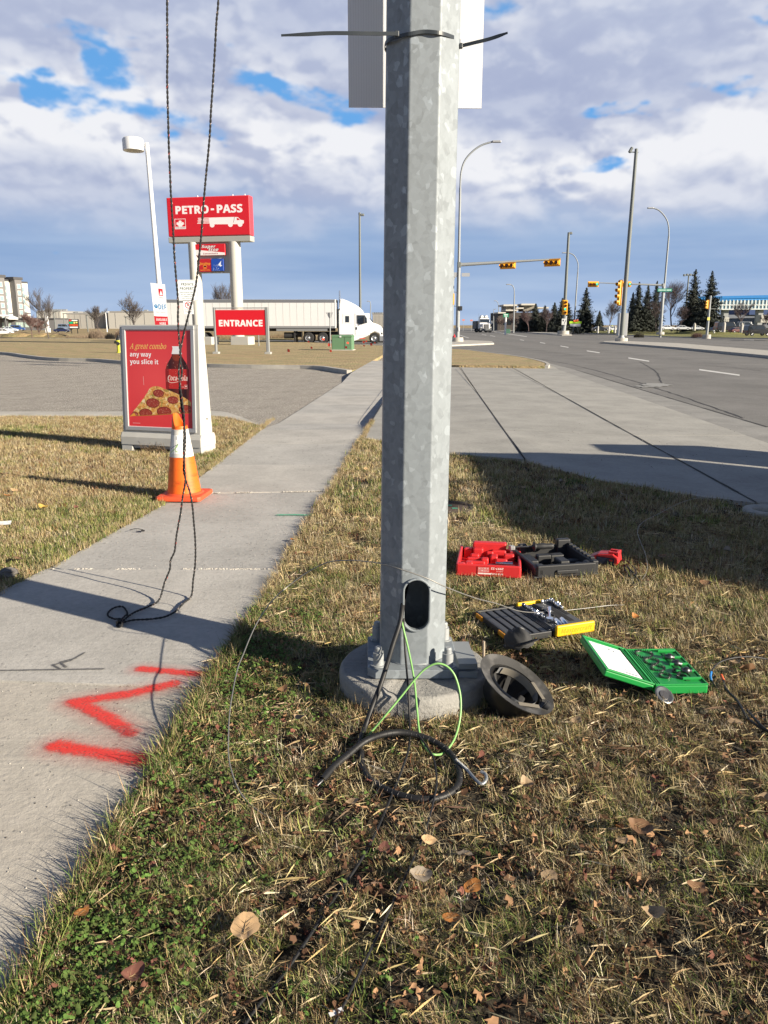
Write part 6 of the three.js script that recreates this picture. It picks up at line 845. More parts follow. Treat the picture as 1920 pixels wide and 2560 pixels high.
{ // near left signal pole with lamp
  const D = Dof(854, 0), s = D / 1986;
  postLamp('tall curved street lamp on the signal pole just right of the big pole', [[1143.5, 854], [1150.5, 470], [1153, 430], [1162, 402], [1180, 380], [1204, 363], [1232, 354]], D, .15, .85, (t, rel) => {
    const f = part(t, 'footing', cyl(.6, .55, .5, 0, -.1, 0, 20), M.kerb); void f; const a = rel([1148, 662]), e = rel([1402, 647]); part(t, 'mast_arm', bar(a, e, .17, .075, 12), M.zincPlain); part(t, 'arm_bracket', rbox(.36, .5, .4, .05, a.x, a.y, 0), M.poleDark); part(t, 'lower_shaft', bar(V(0, 0, 0), rel([1147.5, 655]), .21, .165, 12), M.zincPlain); part(t, 'street_name_blade', box(20 * s, 8.5 * s, .03, rel([1164, 687]).x, rel([1164, 687]).y, .1), M.alu); const q = rel([1136, 687]); part(t, 'street_name_blade', box(.5, 11 * s, .06, q.x, q.y, .05), M.alu); const r = rel([1150, 771]); part(t, 'pedestrian_signal', rbox(.42, .42, .4, .06, r.x, r.y, .05), M.blackPlastic); part(t, 'push_button', rbox(.16, .36, .2, .04, .1, 1.2, .2), M.white);
  });
  signalHead('left horizontal traffic signal under the near mast arm', 1269, 664, D - .3, 41, 16, 3, -.55); signalHead('right horizontal traffic signal near the tip of the near mast arm', 1380, 656.5, D - .3, 41, 18, 3, -.55);
  const D2 = D + 3, b = P(1131, 846, D2), t = thing('signal_post', 'thin post with a side-on yellow signal partly hidden by the big pole', 'signal post', V(b.x, 0, -D2)), rel = (u, v) => P(u, v, D2).sub(t.position); part(t, 'post', bar(V(0, -.1, 0), rel(1134, 690), .08, .07, 10), M.zincPlain); part(t, 'bracket', [bar(rel(1132, 729), rel(1143, 731), .03), bar(rel(1132, 765), rel(1143, 766), .03)], M.poleDark); for (const v of [741, 748, 755]) part(t, 'visor', T(cyl(.14, .14, .3, 0, 0, 0, 12), rel(1133, v).x, rel(1133, v).y, .2, 0, 0, 1.4), amber); part(t, 'housing', rbox(.34, 1.1, .3, .05, rel(1131, 748).x, rel(1131, 748).y, .1), amber); part(t, 'arm', tube([rel(1132, 712), rel(1134, 700), rel(1138, 692)], .05), M.zincPlain); const rb = P(1131, 853, D2), hb = solo('red_hydrant', [cyl(.16, .16, .5, 0, -.1, 0, 12), sph(.17, 0, .45, 0, 10), T(cyl(.07, .07, .44, 0, -.22, 0, 8), 0, .3, 0, 0, 0, Math.PI / 2), cyl(.05, .05, .12, 0, .6, 0, 6)], M.red, 'small red hydrant at the foot of the signal post by the big pole', 'hydrant'); hb.position.set(rb.x, -.02, -D2 + 2);
}
{ // tall dark mast with camera on the median
  const D = Dof(853, .02), s = D / 1986, b = P(1553, 853, D), t = thing('camera_mast', 'tall tapered dark mast with a camera on the near median', 'mast', V(b.x, 0, -D)), rel = (u, v) => P(u, v, D).sub(t.position); part(t, 'footing', cyl(.62, .6, .38, 0, -.05, 0, 24), M.kerb); part(t, 'base_flange', [cyl(.36, .34, .06, 0, .33, 0, 16), cyl(.3, .22, .25, 0, .38, 0, 12)], M.poleGrey); part(t, 'shaft', bar(V(0, .3, 0), rel(1591, 372), .235, .15, 14), M.poleDark); const a = rel(1589, 381); part(t, 'camera_arm', bar(a.clone().add(V(.25, 0, 0)), rel(1577, 380), .05), M.poleDark); part(t, 'camera', T(rbox(.28, .55, .3, .1), rel(1577, 375).x, rel(1577, 375).y, 0, 0, 0, -.5), M.poleDark); void s;
  const sg = signalHead('big yellow signal seen from the side on the near median mast', 1549, 732, D + .1, 13, 62, 4, -1.15); void sg;
}
{ // far signal with lamp at the right
  const D = 109, y0 = .5, s = D / 1986;
  const t = postLamp('curved street lamp carrying a mast arm and green street name sign at the right', [[1651, 832], [1672, 590], [1672, 572], [1668, 552], [1658, 536], [1646, 525], [1633, 520]], D, .16, .85, (t, rel) => { part(t, 'footing', cyl(.55, .5, .35, 0, y0 - .2, 0, 18), M.kerb); const a = rel([1658, 713]), e = rel([1497, 707]); part(t, 'mast_arm', bar(a, e, .14, .06, 10), M.zincPlain); part(t, 'arm_bracket', rbox(.3, .45, .4, .05, a.x, a.y, 0), M.zincPlain); part(t, 'lower_shaft', bar(V(0, .3, 0), rel([1659, 715]), .22, .18, 12), M.zincPlain); const c = rel([1660, 725.5]); const bl = part(t, 'street_name_blade', rbox(36 * s, 7.4 * s, .05, .02, c.x, c.y, .3), std([.01, .22, .15], .5)); part(bl, 'blade_face', flat(35 * s, 7 * s, c.x, c.y, .328), printMat(256, 54, (k, W, H) => { k.fillStyle = '#0f7a63'; k.fillRect(0, 0, W, H); k.fillStyle = '#dfeee8'; k.font = 'bold 34px sans-serif'; k.fillText('FREEPORT DRIVE', 12, 40, 232); })); });
  void t; signalHead('horizontal traffic signal with a green light at the tip of the far mast arm', 1483.5, 710.5, D - .4, 27, 13.5, 3, 0, 2); signalHead('horizontal traffic signal with a green light half hidden by the dark mast', 1566, 710.5, D - .4, 24, 13.5, 3, 0, 2);
}
{ // signal on the far median
  const D = Dof(836, 0), s = D / 1986, b = P(1408, 836, D), t = thing('signal_mast', 'tall mast on the far median with a yellow signal and a white lane sign', 'mast', V(b.x, 0, -D)), rel = (u, v) => P(u, v, D).sub(t.position); part(t, 'footing', cyl(.62 * 1.6, .6 * 1.6, .7, 0, -.1, 0, 20), M.kerb); part(t, 'shaft', bar(V(0, 0, 0), rel(1422, 581), .33, .2, 12), M.poleDark); part(t, 'lower_shaft', bar(V(0, 0, 0), rel(1413, 790), .36, .34, 12), M.zincPlain); const a = rel(1427, 583); part(t, 'camera', [rbox(.5, .4, .4, .1, a.x, a.y, 0)], M.poleDark);
  const c = rel(1409, 804.5); part(t, 'lane_sign', rbox(12.5 * s, 15 * s, .05, .02, c.x, c.y, .45), M.white); part(t, 'lane_sign_face', flat(12 * s, 14.4 * s, c.x, c.y, .48), printMat(96, 116, (k) => { k.fillStyle = '#c6c9c8'; k.fillRect(0, 0, 96, 116); k.strokeStyle = '#2a2d30'; k.lineWidth = 11; k.beginPath(); k.moveTo(78, 20); k.bezierCurveTo(80, 60, 46, 60, 48, 106); k.stroke(); k.fillStyle = '#2a2d30'; k.fillRect(12, 18, 30, 20); k.beginPath(); k.moveTo(12, 38); k.lineTo(42, 38); k.lineTo(27, 56); k.fill(); }));
  signalHead('upright yellow traffic signal with a green light on the far median mast', 1412.5, 768.5, D - .6, 13.5, 35.5, 4, 0, 2);
}
postLamp('slim curved street lamp right of the far median mast', [[1434, 824], [1444.5, 680], [1445, 660], [1441, 648], [1434, 638], [1424, 633], [1416, 632]], 150, .16, .9); postLamp('slim curved street lamp left of the dark spruce group', [[1284, 822], [1286, 735], [1285, 722], [1281, 714], [1275, 711]], 170, .17, .9); postLamp('faint far street lamp between the oncoming truck and the green sign', [[1247, 822], [1246.5, 768], [1245, 758], [1241, 752]], 260, .17, .9); postLamp('far curved street lamp beyond the white truck cab', [[926, 806], [926.5, 760], [925.5, 755], [923, 753]], 260, .2, .9); postLamp('far straight lamp right of the oncoming truck', [[1234, 824], [1234, 776], [1234, 774], [1236, 773]], 230, .13, .7);
{ // other masts and posts at the right
  const D = 101, y0 = .1, s = D / 1986, b = P(1767, 838, D), t = thing('signal_post', 'thick short grey signal post with a yellow tag at the grassy mound', 'signal post', V(b.x, y0, -D)), rel = (u, v) => P(u, v, D).sub(t.position); part(t, 'footing', cyl(.52, .5, .55, 0, -.25, 0, 20), M.kerb); part(t, 'post', bar(V(0, 0, 0), rel(1776.5, 739), .17, .13, 12), M.zincPlain); const a = rel(1770, 797); part(t, 'yellow_tag', box(6.5 * s, 7 * s, .05, a.x, a.y, .18), std([.75, .68, .15], .5)); part(t, 'collar', [cyl(.2, .2, .1, rel(1771, 781).x, rel(1771, 781).y, 0, 12), box(1.0, .08, .08, rel(1780, 772).x, rel(1780, 772).y, 0)], M.poleDark);
  signalHead('small yellow signal seen from the side on the short grey post at the mound', 1768, 761, D - .1, 6.5, 22, 3, -1.2);
  const D3 = 180, p = P(1711, 812, D3), m = thing('high_mast_light', 'far high mast with a ring of dark floodlights above the bare trees', 'mast', V(p.x, 0, -D3)), top = P(1711, 688, D3).y; part(m, 'pole', cyl(.25, .15, top, 0, 0, 0, 8), M.poleDark); part(m, 'floodlights', [-1, -.35, .35, 1].map((k) => rbox(.5, .45, .4, .1, k, top + .15 * (1 - Math.abs(k)), 0)), M.poleDark);
  const e = P(1556, 812, 96), c = thing('control_cabinet', 'grey metal control cabinet behind the tall dark mast', 'cabinet', V(e.x, .3, -96)), w = 22 * 96 / 1986; part(c, 'box', rbox(w, P(1556, 783, 96).y - .3, .8, .04, 0, (P(1556, 783, 96).y - .3) / 2, 0), M.alu); part(c, 'door_seam', box(.03, 1.1, .02, 0, .7, .402), M.poleDark);
  hydrant('small yellow green hydrant on the lawn left of the dark mast', 1529, 829, .35, 16, std([.45, .55, .05], .5), std([.45, .55, .05], .5));
  const gs = P(1263.5, 824, 140), g = thing('green_guide_sign', 'small green road sign on a white post right of the oncoming truck', 'sign', V(gs.x, 0, -140)), q = 140 / 1986, gy = P(1263, 788.5, 140).y; part(g, 'post', cyl(.16, .16, gy, 0, -.1, -.1, 8), M.white); part(g, 'plate', box(14 * q, 9.4 * q, .06, 0, gy, 0), std([.01, .24, .15], .5)); part(g, 'plate_face', flat(13.6 * q, 9 * q, 0, gy, .04), printMat(128, 84, (k) => { k.fillStyle = '#0f7d5c'; k.fillRect(0, 0, 128, 84); k.fillStyle = '#dcece6'; k.fillRect(18, 18, 92, 18); k.fillRect(28, 50, 40, 14); k.fillRect(78, 50, 24, 14); }));
  const ns = P(1438, 818, 145), n = thing('construction_sign', 'bright yellow and orange temporary sign at the lawn edge under the slim lamp', 'sign', V(ns.x, .3, -145)), k = 145 / 1986, yy = (v) => P(1438, v, 145).y - .3; part(n, 'panel', [box(30 * k, 6 * k, .08, 0, yy(806.5), 0)], std([.45, .75, .03], .5)); part(n, 'flag', [T(box(12 * k, 5 * k, .06), 1 * k, yy(802), .1, 0, 0, .1)], std([.85, .16, .02], .5)); part(n, 'lower_panel', box(26 * k, 7 * k, .08, 0, yy(812.5), 0), M.white); part(n, 'leg', [bar(V(-.8, -.4, 0), V(0, yy(806), 0), .04), bar(V(.8, -.4, 0), V(0, yy(806), 0), .04)], M.poleDark);
  for (const [u, v, h, D4] of [[1810, 818, 20, 98], [1854, 820, 18, 98], [1736, 817, 13, 112]]) { const o = P(u, v, D4), sh = h * D4 / 1986, b4 = thing('bollard', { 1810: 'left concrete bollard on the grassy mound', 1854: 'right concrete bollard on the grassy mound by the black vehicle', 1736: 'concrete bollard under the right spruces' }[u], 'bollard', V(o.x, o.y - sh * .3, -D4)); part(b4, 'post', lathe([[0, -.3], [.2, -.3], [.19, sh * .75], [.13, sh * .82], [0, sh * .84]], 16), M.kerb); part(b4, 'cap', T(new THREE.SphereGeometry(.13, 12, 8), 0, sh * .86, 0), M.kerb); }
}
function conifer(label, u, vb, vt, wpx, D, y0, seed) {
  const q = rng(seed), p = P(u, vb, D), h = P(u, vt, D).y - y0, W = wpx * D / 1986 / 2 * 1.5, t = thing('spruce', label, 'tree', V(p.x, y0, -D)); part(t, 'trunk', cyl(h * .016, .03, h * .97, 0, 0, 0, 7), std([.06, .045, .035], .9));
  const pos = [], col = []; const tri = (a, b, c, k) => { for (const v of [a, b, c]) { pos.push(v.x, v.y, v.z); col.push(k * .82, k, k * .80); } };
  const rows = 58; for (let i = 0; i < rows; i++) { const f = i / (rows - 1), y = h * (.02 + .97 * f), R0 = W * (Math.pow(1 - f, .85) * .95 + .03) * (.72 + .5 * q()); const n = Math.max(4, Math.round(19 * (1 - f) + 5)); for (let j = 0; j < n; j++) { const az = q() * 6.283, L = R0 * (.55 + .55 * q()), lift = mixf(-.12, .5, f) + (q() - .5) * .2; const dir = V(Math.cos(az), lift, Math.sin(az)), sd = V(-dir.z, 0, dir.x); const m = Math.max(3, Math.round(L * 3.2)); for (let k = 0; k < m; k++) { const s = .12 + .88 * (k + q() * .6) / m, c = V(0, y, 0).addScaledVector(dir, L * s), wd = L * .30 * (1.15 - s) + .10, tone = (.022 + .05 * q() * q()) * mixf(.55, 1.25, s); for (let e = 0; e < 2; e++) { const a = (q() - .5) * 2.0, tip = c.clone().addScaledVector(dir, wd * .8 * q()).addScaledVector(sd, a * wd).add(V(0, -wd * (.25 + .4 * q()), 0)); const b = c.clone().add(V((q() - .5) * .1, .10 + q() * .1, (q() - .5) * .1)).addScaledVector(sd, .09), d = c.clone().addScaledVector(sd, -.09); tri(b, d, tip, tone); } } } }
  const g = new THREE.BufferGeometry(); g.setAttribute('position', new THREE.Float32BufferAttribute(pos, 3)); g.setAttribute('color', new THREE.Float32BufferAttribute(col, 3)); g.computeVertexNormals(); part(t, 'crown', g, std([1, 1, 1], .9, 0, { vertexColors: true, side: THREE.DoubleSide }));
}
conifer('large full spruce right of the far median mast', 1461, 819, 720, 50, 150, .4, 3); conifer('spruce left of the upright signal, tallest of its group', 1403, 819, 746, 44, 175, .3, 4); conifer('spruce in the dark group left of the tallest one', 1384, 819, 757, 36, 180, .3, 5); conifer('pointed spruce before the dark flat-roofed building', 1337, 820, 760, 36, 180, .3, 6); conifer('low spruce at the left of the dark group', 1308, 821, 778, 36, 182, .3, 7); conifer('tall spruce right of the control cabinet', 1590, 819, 706, 46, 150, .55, 8); conifer('second spruce right of the control cabinet', 1613, 819, 714, 48, 153, .55, 9); conifer('spruce touching the right lamp pole', 1634, 819, 703, 40, 158, .55, 10); conifer('slender tall spruce left of the short grey signal post', 1727, 820, 674, 62, 140, .6, 11); conifer('thick spruce behind the short grey signal post', 1768, 820, 678, 66, 136, .6, 12); conifer('short spruce between the pointed spruce and the signal group', 1360, 820, 764, 34, 184, .3, 15); conifer('broad spruce filling in behind the upright signal', 1418, 820, 758, 36, 186, .3, 16); conifer('shorter spruce just left of the spruces by the cabinet', 1577, 820, 732, 34, 160, .55, 17); conifer('low broad spruce between the two right hand spruces', 1748, 820, 752, 50, 150, .6, 18); conifer('small far spruce by the yellow temporary sign', 1497, 818, 778, 22, 180, .5, 14);
bareTree('wide bare tree right of the right lamp pole', 1679, 820, 694, 66, 138, .6, 51, [.13, .10, .095], 1.2); bareTree('bare tree in front of the middle spruces', 1640, 820, 722, 46, 138, .6, 53, [.13, .10, .095], 1.1); bareTree('pale bare tree left of the tall dark mast', 1524, 814, 738, 54, 145, .6, 55, [.17, .14, .13], 1.2); bareTree('bare tree before the blue footbridge', 1853, 812, 740, 56, 130, .9, 57, [.13, .10, .10], 1.1); bareTree('bare shrubby tree among the dark spruces', 1366, 820, 762, 30, 170, .3, 61, [.14, .10, .10], 1.2); bareTree('bare pinkish tree before the dark building', 1322, 820, 766, 36, 176, .3, 63, [.15, .10, .10], 1.4); bareTree('far bare tree left of the green road sign', 1252, 822, 786, 26, 190, .1, 65, [.17, .13, .12], 1.4); bareTree('bare tree right of the green road sign', 1284, 822, 780, 30, 185, .1, 67, [.16, .12, .11], 1.4); bareTree('small bare tree at the right end of the slender spruce', 1700, 820, 755, 34, 136, .6, 69, [.12, .09, .09], 1.2); bareTree('bare tree at the right edge before the blue building', 1912, 812, 768, 30, 140, .9, 71, [.13, .10, .1], 1.2);
{ // dark building with flat roofs
  const D = 230, x = (u) => (u - 960) / 1986 * D, y = (v) => EYE + (812 - v) * D / 1986, t = thing('flat_roofed_building', 'dark brick building with pale overhanging flat roofs behind the spruces', 'building', V(x(1310), 0, -D)), X = (u) => x(u) - t.position.x, dm = std([.06, .052, .048], .85), rm = std([.55, .52, .46], .7), sm = std([.26, .24, .20], .8);
  part(t, 'wall', [box(X(1366) - X(1244), y(782), 16, (X(1366) + X(1244)) / 2, y(782) / 2, -8)], dm); for (const [a, b, v0, v1, v2] of [[1256, 1290, 763, 767, 777], [1300, 1336, 761, 765, 775]]) { part(t, 'tower', box((X(b) - X(a)) * .8, y(v1) - y(v2) + 1, 9, (X(a) + X(b)) / 2 + .5, (y(v1) + y(v2)) / 2, -5), sm); part(t, 'roof_slab', box(X(b) - X(a), y(v0) - y(v1), 11, (X(a) + X(b)) / 2, (y(v0) + y(v1)) / 2, -4.5), rm); } for (const [a, b, v] of [[1262, 1292, 777], [1286, 1306, 772], [1340, 1368, 771], [1243, 1262, 783]]) part(t, 'roof_slab', box(X(b) - X(a), .38, 10, (X(a) + X(b)) / 2, y(v), -4), rm); for (let k = 0; k < 7; k++) part(t, 'window', box(1.1, 1.6, .1, mixf(X(1250), X(1360), (k + .5) / 7), 2.4, .03), M.glassDark);
  const bx = P(1269, 822, 150); const u = thing('green_cabinet', 'small green cabinet behind the green road sign', 'utility box', V(bx.x, 0, -150)); part(u, 'cabinet', rbox(.9, .8, .8, .05, 0, .4, 0), std([.05, .13, .09], .6)); part(u, 'lid', rbox(.95, .08, .85, .02, 0, .82, 0), std([.05, .13, .09], .6));
}
{ // oncoming truck
  const D = Dof(831, ROAD_Y), s = D / 1986, b = P(1211, 831, D), t = thing('work_truck', 'white work truck with round tanks on its roof coming down the road', 'truck', V(b.x, ROAD_Y, -D), .12), k = s; const bx = (w, h, d, x, y, z, r = .1) => rbox(w * k, h * k, d * k, r * k, x * k, y * k, z * k);
  part(t, 'cab', [bx(27, 22, 16, 0, 18, -8, 2), bx(24, 8, 14, 0, 31, -10, 2)], M.whiteGloss); part(t, 'hood', bx(20, 13, 16, 1, 15, 6, 2), M.whiteGloss); part(t, 'windscreen', T(bx(23, 8, .6, 0, 0, 0, .2), 0, 28.5 * k, .6 * k, -.2), M.glassDark); part(t, 'grille', bx(13, 10, .8, 1, 15, 14.2, .3), M.darkSteel); for (let i = 0; i < 4; i++) part(t, 'grille_bar', bx(.8, 9.6, .8, -3 + i * 2.8, 15, 14.6, .2), M.alu); part(t, 'bumper', bx(31, 5, 3, 0, 7, 14, 1), std([.13, .14, .15], .5)); for (const x of [-12, 12]) part(t, 'headlight', bx(4, 3.4, 1, x, 12, 13, .6), M.alu); for (const x of [-17.5, 17.5]) part(t, 'mirror', bx(2.6, 8, 1.4, x, 24, 2, .5), x < 0 ? M.blackPlastic : M.white); for (const [x, y2] of [[-5, 38], [6, 38]]) part(t, 'roof_tank', T(cyl(3.6 * k, 3.6 * k, 16 * k, 0, -8 * k, 0, 16), x * k, y2 * k, -14 * k, Math.PI / 2), M.white); part(t, 'roof_rack', bx(22, 1.4, 14, 0, 35.4, -12, .4), M.poleDark); part(t, 'rear_body', bx(28, 20, 40, -4, 18, -38, 2), std([.10, .11, .12], .6)); part(t, 'antenna', T(cyl(.25 * k, .2 * k, 22 * k, 0, 0, 0, 5), -15 * k, 24 * k, -4 * k), M.poleDark);
  for (const x of [-13, 11.5]) wheel(t, x * k, 5.2 * k, 9 * k, 5.2 * k, 4 * k); for (const x of [-13, 11.5]) wheel(t, x * k, 5.2 * k, -30 * k, 5.2 * k, 7 * k);
  for (const tt of t.children) if (tt.name.startsWith('wheel')) { tt.geometry.translate(-tt.geometry.boundingSphere?.center.x || 0, 0, 0); }
  for (const [u, v, lab] of [[1158, 800, 'left one of two far red-topped markers beyond the signal pole'], [1178, 801, 'right one of two far red-topped markers beyond the signal pole']]) { const o = P(u, 822, 210), m = thing('road_marker', lab, 'sign', V(o.x, 0, -210)), h = P(u, v, 210).y; part(m, 'post', cyl(.05, .05, h, 0, 0, 0, 6), M.poleGrey); part(m, 'plate', box(.7, .35, .05, 0, h, .06), std([.6, .2, .15], .6)); }
}
{ // glazed footbridge with blue roof and the blue building under it
  const D = 200, x = (u) => (u - 960) / 1986 * D, y = (v) => EYE + (812 - v) * D / 1986, t = thing('footbridge', 'long glazed footbridge with a bright blue roof at the right', 'footbridge', V(x(1840), 0, -D)), X = (u) => x(u) - t.position.x, blue = std([.02, .19, .52], .4), fr = std([.62, .66, .66], .5), a = X(1738), b = X(2120);
  part(t, 'roof', T(extrude([[a, y(751)], [b, y(743)], [b, y(736)], [a, y(744)]], 4.4, .05), 0, 0, -2.2), blue); part(t, 'roof', [T(extrude([[a, y(754.5)], [b, y(750)], [b, y(743)], [a, y(751)]], 4.0, .05), 0, 0, -2.2)], std([.03, .24, .60], .4)); part(t, 'floor_beam', T(extrude([[a, y(776.5)], [b, y(774)], [b, y(771.5)], [a, y(773.5)]], 4.2, .05), 0, 0, -2.2), fr); part(t, 'glass_wall', [box(b - a, y(753) - y(774), .06, (a + b) / 2, (y(753) + y(774)) / 2, -.35)], phys([.28, .40, .46], .1, 0, { clearcoat: .5 }));
  const n = 42; for (let k = 0; k <= n; k++) part(t, 'mullion', box(.26, y(752) - y(775), .16, mixf(a, b, k / n), (y(752) + y(775)) / 2, -.2), fr); part(t, 'mid_rail', box(b - a, .22, .14, (a + b) / 2, y(764), -.2), fr); for (let k = 0; k < 8; k++) part(t, 'brace', bar(V(mixf(a, b, k / 9), y(754), -.5), V(mixf(a, b, (k + .6) / 9), y(773), -.5), .1), M.poleDark); for (const u of [1818, 1905]) part(t, 'pier', box(1.2, y(775), 2, X(u), y(775) / 2, -2.2), M.poleGrey);
  const o = thing('blue_building', 'low building with a dark blue roof under the footbridge', 'building', V(x(1905), 0, -D - 12)); const Z = (u) => x(u) * (D + 12) / D - o.position.x; part(o, 'wall', box(Z(1990) - Z(1790), 4.2, 14, (Z(1790) + Z(1990)) / 2, 2.1, -7), std([.16, .18, .22], .8)); part(o, 'roof', box(Z(1995) - Z(1868), 1.4, 15, (Z(1868) + Z(1995)) / 2, 4.9, -7), std([.015, .05, .17], .6)); for (let k = 0; k < 6; k++) part(o, 'window', box(2, 1.4, .1, mixf(Z(1800), Z(1960), k / 5), 2.3, .04), M.glassDark);
  for (const [u, w, v0, v1, lab] of [[1809, 13, 794, 804, 'white box trailer among the parked cars, left one'], [1905, 22, 788, 801, 'cream box trailer above the black vehicles']]) { const c = thing('box_trailer', lab, 'trailer', V(x(u) * .72, 0, -D * .72)), m = D * .72 / 1986; part(c, 'box_body', rbox(w * m, (v1 - v0 + 6) * m, 2, .06, 0, EYE + (812 - (v0 + v1 + 6) / 2) * m, 0), M.offWhite); part(c, 'underframe', box(w * m * .9, .5, 1.8, 0, .8, 0), M.blackMatte); }
}
car('black sport utility vehicle parked behind the right bollard', 1893, 834, 92, .36, 66, [.006, .006, .007], .1, 'suv', 'SUV'); car('dark grey jeep cut off at the right edge of the picture', 1948, 838, 88, .3, 66, [.02, .022, .026], 1.2, 'suv', 'SUV'); car('black wagon parked behind the left bollard', 1818, 826, 108, .6, 64, [.01, .011, .013], .05, 'suv', 'SUV'); car('dark red car between the two bollards', 1842, 824, 104, .6, 40, [.10, .02, .02], .3); car('blue grey car left of the black wagon', 1786, 824, 112, .65, 34, [.12, .16, .22], .6); car('grey pickup in the second row above the dark red car', 1866, 814, 128, .9, 46, [.25, .27, .30], 0, 'suv', 'SUV'); car('white car under the bare trees, left one', 1667, 820, 128, .75, 40, [.62, .64, .67], .1); car('white car under the bare trees, right one', 1706, 820, 128, .75, 38, [.68, .69, .71], -.1); car('silver car under the slender spruce', 1742, 820, 132, .75, 34, [.45, .47, .5], .1); car('dark sedan beside the control cabinet', 1499, 821, 130, .55, 38, [.02, .022, .025], 0); car('light car right of the dark sedan beside the cabinet', 1534, 820, 134, .6, 36, [.55, .57, .6], .1);
for (let k = 0; k < 4; k++) { const u = [1495, 1522, 1538, 1786][k], D = 118, p = P(u, 820, D), b = thing('bollard', ['leftmost small pale bollard before the dark sedan', 'second small pale bollard left of the dark mast', 'small pale bollard just left of the control cabinet', 'small pale bollard under the thick spruce'][k], 'bollard', V(p.x, .5, -D)); part(b, 'post', cyl(.14, .13, .9, 0, -.1, 0, 12), M.offWhite); part(b, 'cap', T(new THREE.SphereGeometry(.13, 10, 6), 0, .8, 0), M.offWhite); }
{ // green shrubs on the right lawn under the trees
  for (const [u, w, lab] of [[1598, 26, 'dark low shrub under the spruces right of the dark mast'], [1744, 30, 'low pinkish shrub by the mound under the thick spruce']]) twigs(lab, u, 832, w, 12, 106, u > 1700 ? [.16, .09, .08] : [.05, .045, .03], u, 300); }

// ================================================================== OUT OF THE PICTURE, BUT CASTING THE SHADE AT THE RIGHT
{
  const t = thing('utility_van', 'white high roofed utility van parked on the road beyond the right edge, shading the driveway', 'van', V(8.35, ROAD_Y, -3.4)), side = (l, x, w) => boxUV(T(extrude(l, w, .06), 0, 0, 0, 0, -Math.PI / 2).translate(x, 0, 0));   // outline in z, y
  part(t, 'body', side([[-3.2, .45], [-3.2, 2.55], [-3.05, 2.72], [.75, 2.72], [1.2, 2.55], [2.25, 1.5], [3.2, 1.2], [3.3, .95], [3.3, .45]], 0, 2.05), M.whiteGloss); part(t, 'windscreen', side([[1.3, 2.46], [1.36, 2.5], [2.3, 1.55], [2.2, 1.55]], 0, 1.8), M.glassDark); part(t, 'window', side([[.6, 1.55], [.7, 2.25], [1.2, 2.25], [1.8, 1.55]], 0, 2.09), M.glassDark); part(t, 'bumper', rbox(2.06, .3, .2, .06, 0, .6, 3.3), M.blackPlastic);
  part(t, 'ladder_rack', [bar(V(-.8, 2.95, -2.6), V(-.8, 2.95, .4), .03), bar(V(.8, 2.95, -2.6), V(.8, 2.95, .4), .03), ...[-2.4, -.8, .2].flatMap((z) => [bar(V(-.85, 2.6, z), V(-.85, 2.95, z), .03), bar(V(-.9, 2.95, z), V(.9, 2.95, z), .03)])], M.poleDark);
  for (const z of [-2.1, 2.3]) for (const x of [-.92, .92]) { const w = wheel(t, 0, 0, 0, .36, .24); w.geometry.rotateY(Math.PI / 2).translate(x, .36, z); w.children[0].geometry.rotateY(x < 0 ? -Math.PI / 2 : Math.PI / 2).translate(x, .36, z); }
  const b = thing('cargo_trailer', 'small boxy equipment trailer parked behind the white utility van beyond the right edge', 'trailer', V(7.75, ROAD_Y, -8.35)); part(b, 'box_body', rbox(1.7, 1.3, .72, .08, 0, 1.07, 0), M.white); part(b, 'draw_bar', [bar(V(-.7, .5, .3), V(0, .45, .8), .04), bar(V(.7, .5, .3), V(0, .45, .8), .04)], M.blackMatte); for (const x of [-.98, .98]) { const w = wheel(b, 0, 0, 0, .34, .22); w.geometry.rotateY(Math.PI / 2).translate(x, .34, 0); w.children[0].geometry.rotateY(Math.PI / 2).translate(x, .34, 0); }
}

// ================================================================== GRASS, LEAVES, CRUMBS
const RG = rng(2024), g2 = (a, b) => a + (b - a) * RG();
function tuft(n, rad, len, wid, tilt) {                                  // a clump of narrow bent blades
  const pos = [], nor = [], idx = [];
  for (let b = 0; b < n; b++) {
    const a = RG() * 6.283, r = Math.sqrt(RG()) * rad, L = len * g2(.55, 1.25), w = wid * g2(.6, 1.15), tl = mixf(tilt[0], tilt[1], RG()), az = RG() * 6.283, root = V(Math.cos(a) * r, -.004, Math.sin(a) * r), sd = V(-Math.sin(az), 0, Math.cos(az)), k0 = pos.length / 3;
    let p = root.clone(), t = tl; const bend = g2(-.35, .95);
    for (let s = 0; s < 3; s++) { const ww = w * [1, .85, 0][s] / 2; if (s < 2) { pos.push(p.x - sd.x * ww, p.y, p.z - sd.z * ww, p.x + sd.x * ww, p.y, p.z + sd.z * ww); } else pos.push(p.x, p.y, p.z); const d = V(Math.cos(az) * Math.sin(t), Math.cos(t), Math.sin(az) * Math.sin(t)); p = p.clone().addScaledVector(d, L / 2); t += bend; if (p.y < .002) p.y = .002; }
    idx.push(k0, k0 + 1, k0 + 2, k0 + 1, k0 + 3, k0 + 2, k0 + 2, k0 + 3, k0 + 4);
  }
  const g = new THREE.BufferGeometry(); g.setAttribute('position', new THREE.Float32BufferAttribute(pos, 3)); g.setIndex(idx); g.computeVertexNormals(); void nor; return g;
}
const grassM = new THREE.MeshPhysicalMaterial({ color: lin(1, 1, 1), roughness: .75, side: THREE.DoubleSide, specularIntensity: .35 });
